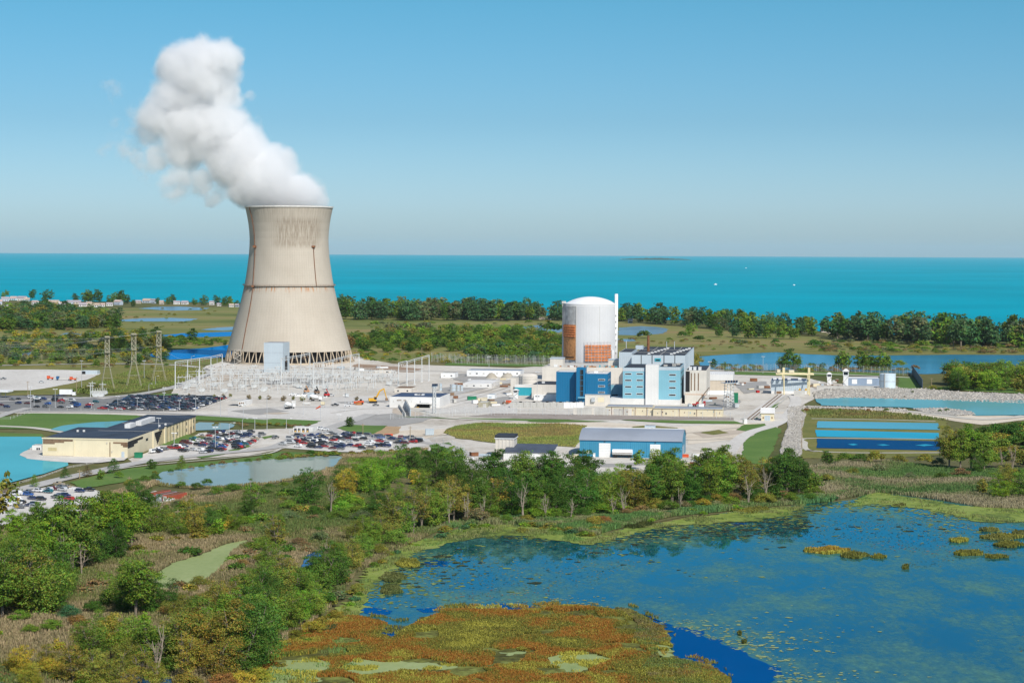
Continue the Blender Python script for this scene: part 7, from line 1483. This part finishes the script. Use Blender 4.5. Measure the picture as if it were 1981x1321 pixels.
tufts('weeds', [(-260, 985), (200, 960), (260, 940), (420, 905), (560, 890), (660, 884), (720, 880), (830, 870), (720, 920), (640, 925), (600, 925), (520, 938), (440, 946), (350, 946), (300, 940), (250, 965), (340, 990), (200, 1000)], 22000, 1.1, .4, [OLV, KHAKI, TAN, KHAKI, DKG], 4, 'rough weeds round the grey pond', .04, [[(290, 927), (315, 914), (360, 908), (420, 899), (500, 892), (560, 887), (640, 882), (665, 884), (650, 905), (620, 915), (580, 925), (530, 935), (450, 943), (370, 945), (310, 938)], [(-260, 1005), (-260, 955), (60, 948), (118, 938), (190, 950), (215, 965), (120, 1010), (20, 1030)], [(268, 965), (300, 950), (340, 962), (350, 976), (300, 985)]])
OR, OR2, OL2, YG, DO = (.37, .14, .028), (.31, .165, .032), (.25, .235, .04), (.46, .42, .07), (.12, .13, .03)
tufts('marsh_plants', ISLE, 300000, .62, .25, [YG, OL2, YG, OL2, DO, OL2, OR2, OR, OR2, OL2, YG, OL2, OR2, OR, OL2, DO, OL2, YG], 5, 'rust orange and olive marsh plants of the big island', .03, POOLS, .6, .62, (.09, .36))
tufts('marsh_plants', [(1190, 1180), (1224, 1186), (1279, 1219), (1298, 1240), (1285, 1262), (1301, 1278), (1374, 1294), (1413, 1320), (1415, 1345), (1290, 1345), (1240, 1300), (1262, 1270), (1225, 1240), (1235, 1210)], 26000, .7, .26, [OL2, YG, (.20, .15, .07), GRN, OL2, (.22, .17, .09)], 6, 'yellow green and tan marsh plants on the island tip', .06, POOLS, .6, .62)
EDGE = [(500, 1270), (560, 1222), (640, 1190), (690, 1184), (760, 1196), (800, 1194), (864, 1172), (1000, 1172), (1100, 1160), (1230, 1174), (1300, 1214), (1320, 1262), (1390, 1286), (1440, 1320), (1440, 1350), (1380, 1330), (1290, 1290), (1270, 1250), (1220, 1200), (1100, 1190), (1000, 1200), (864, 1200), (780, 1236), (700, 1215), (600, 1240), (520, 1300)]
tufts('marsh_plants', EDGE, 9000, .5, .26, [OL2, YG, OR2, OL2, DO, OL2], 8, 'broken fringe of marsh plants round the rust coloured island', .05, (), .6, .47, (.16, .52))
for k_, px_ in enumerate(POOLS): tufts('marsh_plants', px_, 1500, .5, .26, [OL2, YG, OL2, OR2, DO], 80 + k_, 'scattered marsh plants standing in a pale green pool of the island', .05, (), .6, .64, (.2, .56))
for k_, px_ in enumerate(DUCK): tufts('reeds', px_, (5000, 6000, 4500)[k_], .65, .26, [(.10, .22, .06), (.17, .26, .07), (.24, .24, .09), (.12, .20, .05)], 90 + k_, ('broken reeds standing in the duckweed of the west shore', 'broken reeds standing in the duckweed below the tree belt', 'broken reeds standing in the duckweed below the tan reed bed')[k_], .05, (), .5, .52, (.14, .52))
def mound(pix, h, col, label, seed):
    tufts('marsh_tussock', pix, int(260 + 6 * abs(pix[0][0] - pix[len(pix) // 2][0]) * 12), h, .4, col, seed, label, .1, (), .7, .5)
for k, (cx, cy, w, hh, pal_) in enumerate(((1600, 1068, 42, 6, [OL2, YG, OR2]), (1652, 1078, 26, 5, [DO, OL2]), (1700, 1080, 14, 3, [OL2, DO]), (1565, 1068, 10, 2, [DO, OL2]), (1875, 1073, 30, 5, [DO, OL2, DO]), (1928, 1079, 22, 4, [DO, OL2]), (1855, 1048, 18, 4, [OL2, YG]), (1935, 1042, 42, 5, [OL2, OLV]), (1950, 1057, 26, 5, [DO, OL2]), (1915, 1028, 18, 3, [OL2, OLV]), (1972, 1035, 14, 5, [OLV, DO]), (1752, 1101, 6, 3, [DO]), (1740, 980, 12, 2, [DO, OLV]), (1226, 1018, 38, 6, [DO, (.04, .06, .02), OL2]), (1447, 988, 34, 7, [DO, OL2, DO]), (760, 1121, 24, 9, [DKG, OLV]), (790, 1093, 24, 8, [YG, OL2, DKG]), (757, 1144, 22, 9, [DKG, OLV]), (636, 1220, 16, 6, [(.03, .075, .03), DKG]), (1440, 1246, 4, 2, [DO]), (1431, 1230, 3, 2, [DO]), (1010, 1030, 10, 3, [OL2, DO]))):
    tufts('marsh_tussock', [(cx + w * math.cos(a * .524) * (1 + .25 * math.sin(a * 3 + k)), cy + hh * math.sin(a * .524) * (1 + .2 * math.cos(a * 2 + k))) for a in range(12)], int(60 + w * hh * 9), .8, .4, pal_, 60 + k, 'low tussock of marsh plants standing in the pond', .12, (), .6, .45)
tufts('floating_leaves', [(700, 1100), (900, 1060), (1300, 1030), (1700, 990), (2380, 1030), (2380, 1345), (1520, 1345), (1480, 1280), (1300, 1215), (1000, 1170), (720, 1180)], 5200, .10, .7, [(.18, .09, .05), (.2, .2, .06), (.1, .12, .04), (.24, .12, .09)], 40, 'floating leaves and debris scattered over the pond', .02, (), 5.0, .5, (.012, .5))
tufts('weeds', [(858, 838), (880, 825), (935, 818), (1000, 821), (1080, 820), (1136, 824), (1130, 850), (1112, 866), (1050, 862), (960, 858), (880, 848)], 16000, .45, .35, [(.20, .29, .06), (.28, .32, .075), (.36, .32, .09), (.30, .20, .085), (.24, .31, .07), (.18, .27, .055)], 41, 'rough weeds on the meadow behind the concrete silo', .016)
tufts('weeds', [(1548, 795), (1600, 792), (1700, 797), (1790, 806), (1835, 814), (1700, 811), (1570, 808)], 5000, .9, .5, [(.14, .20, .05), (.22, .22, .07), (.25, .17, .07)], 42, 'weeds between the sandy dam track and treatment ponds', .05)
tufts('weeds', [(130, 757), (200, 735), (260, 715), (390, 712), (400, 722), (330, 748), (250, 760), (180, 765)], 9000, .9, .6, [(.16, .22, .05), (.27, .28, .06), (.25, .23, .075), (.16, .22, .05), (.22, .26, .06)], 43, 'yellowing weeds round the feet of the pylons', .015)

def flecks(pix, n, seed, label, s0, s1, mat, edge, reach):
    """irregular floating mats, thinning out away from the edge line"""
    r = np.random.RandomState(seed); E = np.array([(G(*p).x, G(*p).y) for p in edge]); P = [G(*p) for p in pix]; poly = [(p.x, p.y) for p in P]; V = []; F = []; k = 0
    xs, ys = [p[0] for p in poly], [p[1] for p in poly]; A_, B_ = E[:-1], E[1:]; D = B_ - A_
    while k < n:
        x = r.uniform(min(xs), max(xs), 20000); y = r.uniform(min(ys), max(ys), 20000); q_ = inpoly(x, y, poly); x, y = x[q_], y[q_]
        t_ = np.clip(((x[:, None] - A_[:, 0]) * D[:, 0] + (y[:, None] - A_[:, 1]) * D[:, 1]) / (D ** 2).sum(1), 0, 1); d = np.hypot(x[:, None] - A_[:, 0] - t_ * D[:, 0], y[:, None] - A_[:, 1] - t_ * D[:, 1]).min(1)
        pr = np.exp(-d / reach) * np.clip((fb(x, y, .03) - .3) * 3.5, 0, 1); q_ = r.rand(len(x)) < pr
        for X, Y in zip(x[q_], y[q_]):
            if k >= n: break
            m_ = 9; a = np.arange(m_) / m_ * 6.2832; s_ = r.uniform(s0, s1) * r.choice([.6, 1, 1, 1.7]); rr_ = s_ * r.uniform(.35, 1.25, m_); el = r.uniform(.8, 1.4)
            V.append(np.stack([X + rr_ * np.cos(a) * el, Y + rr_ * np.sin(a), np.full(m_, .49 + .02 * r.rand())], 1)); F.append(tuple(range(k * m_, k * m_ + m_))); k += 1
    me = bpy.data.meshes.new('duckweed'); me.from_pydata(np.concatenate(V).tolist(), [], F); me.materials.append(mat); me.update(); tag(mesh_obj('duckweed', me), label, 'duckweed', None, 'stuff')
PONDP = [(660, 1200), (720, 1105), (790, 1065), (862, 1040), (1000, 1022), (1150, 1042), (1240, 1022), (1400, 998), (1560, 980), (1690, 960), (1860, 985), (2380, 1005), (2380, 1345), (1520, 1345), (1480, 1280), (1300, 1215), (1000, 1170), (740, 1190)]
flecks(PONDP, 4200, 3, 'ragged duckweed flecks thinning out from the pond shore', .25, .8, M_WEEDW, [(694, 1192), (712, 1150), (750, 1105), (790, 1078), (862, 1052), (930, 1042), (1060, 1044), (1140, 1054), (1230, 1030), (1380, 1012), (1530, 998), (1640, 980), (1690, 974), (1800, 985), (1900, 1010), (2380, 1020)], 14)
flecks(PONDP, 800, 4, 'pale green scum floating off the marsh island', .2, .6, M_PALEW, [(700, 1180), (860, 1180), (1000, 1178), (1100, 1170), (1220, 1180), (1300, 1216), (1400, 1240), (1480, 1276), (1520, 1345)], 12)
flecks(PONDP, 700, 5, 'dark weed and painted reflection patches near the tree belt shore', .4, 1.5, ground('weed and painted reflection', [(.3, (.012, .02, .012)), (.7, (.04, .055, .025))], .1, .6), [(760, 1085), (860, 1058), (1000, 1042), (1140, 1056), (1300, 1024), (1450, 1012), (1570, 1000)], 16)  # dark weed flecks that also paint in the tree belt's reflection on the water
# ------------------------------------------------------------------ steam plume
BL = [(584, 372, 40, 0, 1), (552, 372, 46, 6, 1), (514, 346, 64, 0, 1), (470, 366, 36, -6, 1), (458, 302, 66, 4, 1), (552, 310, 20, -8, .9), (420, 262, 62, 0, 1), (365, 236, 62, 6, 1), (318, 222, 50, 0, .8), (352, 290, 46, 4, .7), (388, 142, 70, 0, 1), (424, 116, 44, -6, 1), (352, 134, 50, 4, 1), (346, 190, 50, -4, 1), (430, 190, 38, 0, .9), (480, 190, 15, 0, .35),
      (384, 352, 36, 0, .5), (412, 384, 22, 0, .4), (310, 300, 34, 0, .5), (250, 278, 40, 0, .30), (216, 174, 26, 0, .26), (208, 296, 20, 0, .34), (262, 222, 30, 0, .26), (285, 330, 32, 0, .3), (345, 350, 42, 0, .45), (292, 262, 36, 0, .4), (232, 232, 24, 0, .2), (275, 300, 34, 0, .3), (500, 240, 16, 0, .25), (620, 390, 16, 0, .9), (478, 390, 26, 0, .8)]
BLW = []
for px, py, rp, dz, den in BL:
    Y = TY + dz * .8; BLW.append((xat(px, py, Y), Y, zat(px, py, Y), rp * 1.09 * Y / FL, den))
src = MB()
ico = [(math.cos(a) * math.cos(e), math.sin(a) * math.cos(e), math.sin(e)) for e in (-1.2, -.7, -.25, .25, .7, 1.2) for a in [k * math.pi / 6 for k in range(12)]]
for x, y, z, r, d in BLW:
    g_ = 1.22; pts = [(x + p[0] * r * g_, y + p[1] * r * g_, max(TZTOP - 3 if False else z + p[2] * r * g_, tz(402) - 2)) for p in ico]
    f_ = [(j * 12 + k, j * 12 + (k + 1) % 12, (j + 1) * 12 + (k + 1) % 12, (j + 1) * 12 + k) for j in range(5) for k in range(12)] + [tuple(range(11, -1, -1)), tuple(60 + k for k in range(12))]
    src.add(pts, f_)
tmp = src.build('steam_plume', [])
md = tmp.modifiers.new('r', 'REMESH'); md.mode = 'VOXEL'; md.voxel_size = 3.5
dg = bpy.context.evaluated_depsgraph_get(); me = bpy.data.meshes.new_from_object(tmp.evaluated_get(dg)); bpy.data.objects.remove(tmp)
m, t = nt('steam'); p = pos(t)
wn = noise(t, p, .022, 3, .6, 'Color'); wv = N(t, 'ShaderNodeVectorMath', operation='MULTIPLY_ADD'); L(t, wn, wv.inputs[0]); wv.inputs[1].default_value = (26, 26, 26); wv.inputs[2].default_value = (-13, -13, -13)
pv = N(t, 'ShaderNodeVectorMath', operation='ADD'); L(t, p, pv.inputs[0]); L(t, wv.outputs[0], pv.inputs[1]); pw = pv.outputs[0]
acc = None
for x, y, z, r, d in BLW:
    v = N(t, 'ShaderNodeVectorMath', operation='DISTANCE'); L(t, pw, v.inputs[0]); v.inputs[1].default_value = (x, y, z)
    q_ = N(t, 'ShaderNodeMapRange'); q_.inputs[1].default_value = r * 1.18; q_.inputs[2].default_value = r * .55; q_.inputs[3].default_value = 0; q_.inputs[4].default_value = d; L(t, v.outputs['Value'], q_.inputs[0])
    acc = q_.outputs[0] if acc is None else math_node(t, 'MAXIMUM', acc, q_.outputs[0])
nz = noise(t, pw, .05, 7, .7)
f = math_node(t, 'ADD', acc, math_node(t, 'MULTIPLY', math_node(t, 'SUBTRACT', nz, .5), 2.1))
f = math_node(t, 'MULTIPLY', f, math_node(t, 'GREATER_THAN', acc, .02))
mr = N(t, 'ShaderNodeMapRange'); mr.interpolation_type = 'SMOOTHSTEP'; mr.inputs[1].default_value = .14; mr.inputs[2].default_value = .62; L(t, f, mr.inputs[0])
dn = math_node(t, 'MULTIPLY', math_node(t, 'MULTIPLY', mr.outputs[0], math_node(t, 'ADD', acc, .05)), .17)
pvn = N(t, 'ShaderNodeVolumePrincipled'); pvn.inputs['Color'].default_value = (.985, .985, .988, 1); pvn.inputs['Anisotropy'].default_value = .0; L(t, dn, pvn.inputs['Density'])
o_ = N(t, 'ShaderNodeOutputMaterial'); L(t, pvn.outputs[0], o_.inputs['Volume'])
try: m.cycles.volume_step_rate = .16
except Exception: pass
me.materials.clear(); me.materials.append(m); me.name = 'steam_plume'
tag(mesh_obj('steam_plume', me), 'billowing white steam plume drifting up from the cooling tower', 'steam', None, 'stuff')

# ------------------------------------------------------------------ air, sky, sun, camera
HAZE = 1.0e-5
m, t = nt('thin summer air'); pvn = N(t, 'ShaderNodeVolumePrincipled'); pvn.inputs['Color'].default_value = (.84, .93, 1.0, 1); pvn.inputs['Density'].default_value = HAZE; pvn.inputs['Anisotropy'].default_value = .1
o_ = N(t, 'ShaderNodeOutputMaterial'); L(t, pvn.outputs[0], o_.inputs['Volume'])
b_ = MB(); b_.box(-72000, 72000, -700, 64000, -1.5, 345); o = b_.build('haze', m); tag(o, 'thin blue air over the lake and shore', 'haze', None, 'stuff')
SEL, SAZ = 42.0, 154.0
w = bpy.data.worlds.new('World'); sc.world = w; w.use_nodes = True; t = w.node_tree; t.nodes.clear()
sky = N(t, 'ShaderNodeTexSky'); sky.sky_type = 'NISHITA'; sky.sun_disc = False; sky.sun_elevation = rad(SEL); sky.sun_rotation = rad(SAZ); sky.air_density = 1.0; sky.dust_density = .6; sky.ozone_density = 2.0; sky.altitude = 0
sx = N(t, 'ShaderNodeSeparateXYZ'); L(t, N(t, 'ShaderNodeTexCoord').outputs['Generated'], sx.inputs[0])
tint = ramp(t, sx.outputs[2], [(0.0, (.70, .94, 1.30)), (.025, (.63, .90, 1.29)), (.065, (.44, .74, 1.02)), (.128, (.31, .74, .92)), (.22, (.62, .85, .98)), (.4, (.85, .95, 1.0))])
cm = mixc(t, 1.0, sky.outputs[0], tint, 'MULTIPLY')
bg = N(t, 'ShaderNodeBackground'); L(t, cm, bg.inputs[0]); bg.inputs[1].default_value = .10
o_ = N(t, 'ShaderNodeOutputWorld'); L(t, bg.outputs[0], o_.inputs[0])
sl_ = bpy.data.lights.new('sun', 'SUN'); sl_.energy = 4.5; sl_.angle = rad(.53); sl_.color = (1, .955, .88)
so = bpy.data.objects.new('sun', sl_); COL.objects.link(so)
sdv = Vector((math.sin(rad(SAZ)) * math.cos(rad(SEL)), math.cos(rad(SAZ)) * math.cos(rad(SEL)), math.sin(rad(SEL))))
so.rotation_euler = sdv.to_track_quat('Z', 'Y').to_euler(); so.location = (0, 0, 500)
cam = bpy.data.cameras.new('camera'); co = bpy.data.objects.new('camera', cam); COL.objects.link(co)
cam.sensor_fit = 'HORIZONTAL'; cam.sensor_width = 36; cam.lens = 36 * FL / PW; cam.clip_start = 1; cam.clip_end = 200000
from mathutils import Matrix
M3 = Matrix((RI, UI, -FWD)).transposed(); co.matrix_world = Matrix.Translation((0, 0, HC)) @ M3.to_4x4()
sc.camera = co
sc.view_settings.view_transform = 'Standard'; sc.view_settings.look = 'None'; sc.view_settings.exposure = 0.04; sc.view_settings.gamma = 1
cy = sc.cycles; cy.max_bounces = 24; cy.volume_bounces = 12; cy.diffuse_bounces = 3; cy.glossy_bounces = 3; cy.transmission_bounces = 4; cy.transparent_max_bounces = 8
cy.volume_max_steps = 512; cy.use_denoising = True

# ------------------------------------------------------------------ labels that single things out
LM = [(560, 560, 'the cooling tower'), (1141, 640, 'the reactor dome'), (1240, 750, 'the light blue block'), (1150, 745, 'the dark blue block'), (1220, 865, 'the blue warehouse'), (976, 860, 'the concrete silo'), (165, 865, 'the office building'), (350, 830, 'the tan office wing'), (803, 775, 'the white gate building'), (585, 831, 'the checkpoint'), (466, 781, 'the small gatehouse'), (536, 690, 'the pale tower block'), (208, 700, 'the left pylon'), (307, 690, 'the right pylon'), (1540, 735, 'the gantry crane'), (1717, 737, 'the pale water tank'), (1636, 730, 'the taller guard tower'), (1700, 845, 'the treatment ponds'), (1870, 830, 'the canal sand track'), (470, 910, 'the grey pond'), (20, 890, 'the turquoise pond'), (312, 962, 'the red containers'), (385, 1095, 'the duckweed channel'), (1615, 1070, 'the grassy islet'), (990, 1240, 'the rust coloured island'), (760, 1120, 'the pond inlet'), (1690, 960, 'the reed bed'), (600, 1090, 'the blue backwater'), (100, 590, 'the lakeside houses'), (340, 620, 'the marsh pools'), (680, 640, 'the orange tree'), (880, 660, 'the grove'), (1040, 636, 'the reactor marsh pool'), (1240, 640, 'the far marsh pool'), (1285, 692, 'the turbine hall'), (1390, 745, 'the tan block'), (1485, 805, 'the valve house'), (1475, 695, 'the river'), (1650, 670, 'the far river bank'), (1850, 700, 'the wide river'), (1900, 630, 'the distant lake edge'), (677, 815, 'the lone lawn tree'), (620, 720, 'the longest gantry'), (760, 720, 'the spoil heaps') , (100, 780, 'the sparse car park'), (320, 780, 'the crowded car park'), (60, 980, 'the roadside cars'), (1010, 1020, 'the reed fringe'), (1290, 990, 'the green reeds'), (240, 1320, 'the dark backwater'), (460, 1190, 'the pale backwater'), (20, 1100, 'the meadow edge'), (1345, 1310, 'the island tip')]
ORD = ['', 'second ', 'third ', 'fourth ', 'fifth ', 'sixth ', 'seventh ', 'eighth ', 'ninth ', 'tenth ', 'eleventh ', 'twelfth ']
grp = {}
for o, d, px, py in REG:
    lm = min(LM, key=lambda l: (l[0] - px) ** 2 + (2.2 * (l[1] - py)) ** 2)
    grp.setdefault((d, lm[2]), []).append((math.hypot(lm[0] - px, 2.2 * (lm[1] - py)), o))
for (d, lm), lst in grp.items():
    lst.sort(key=lambda q_: q_[0])
    for i, (dist, o) in enumerate(lst):
        if len(lst) == 1: o['label'] = '%s near %s' % (d, lm)
        else: o['label'] = '%s, %snearest such to %s' % (d, ORD[min(i, len(ORD) - 1)], lm) if i < len(ORD) else '%s, farthest from %s' % (d, lm)
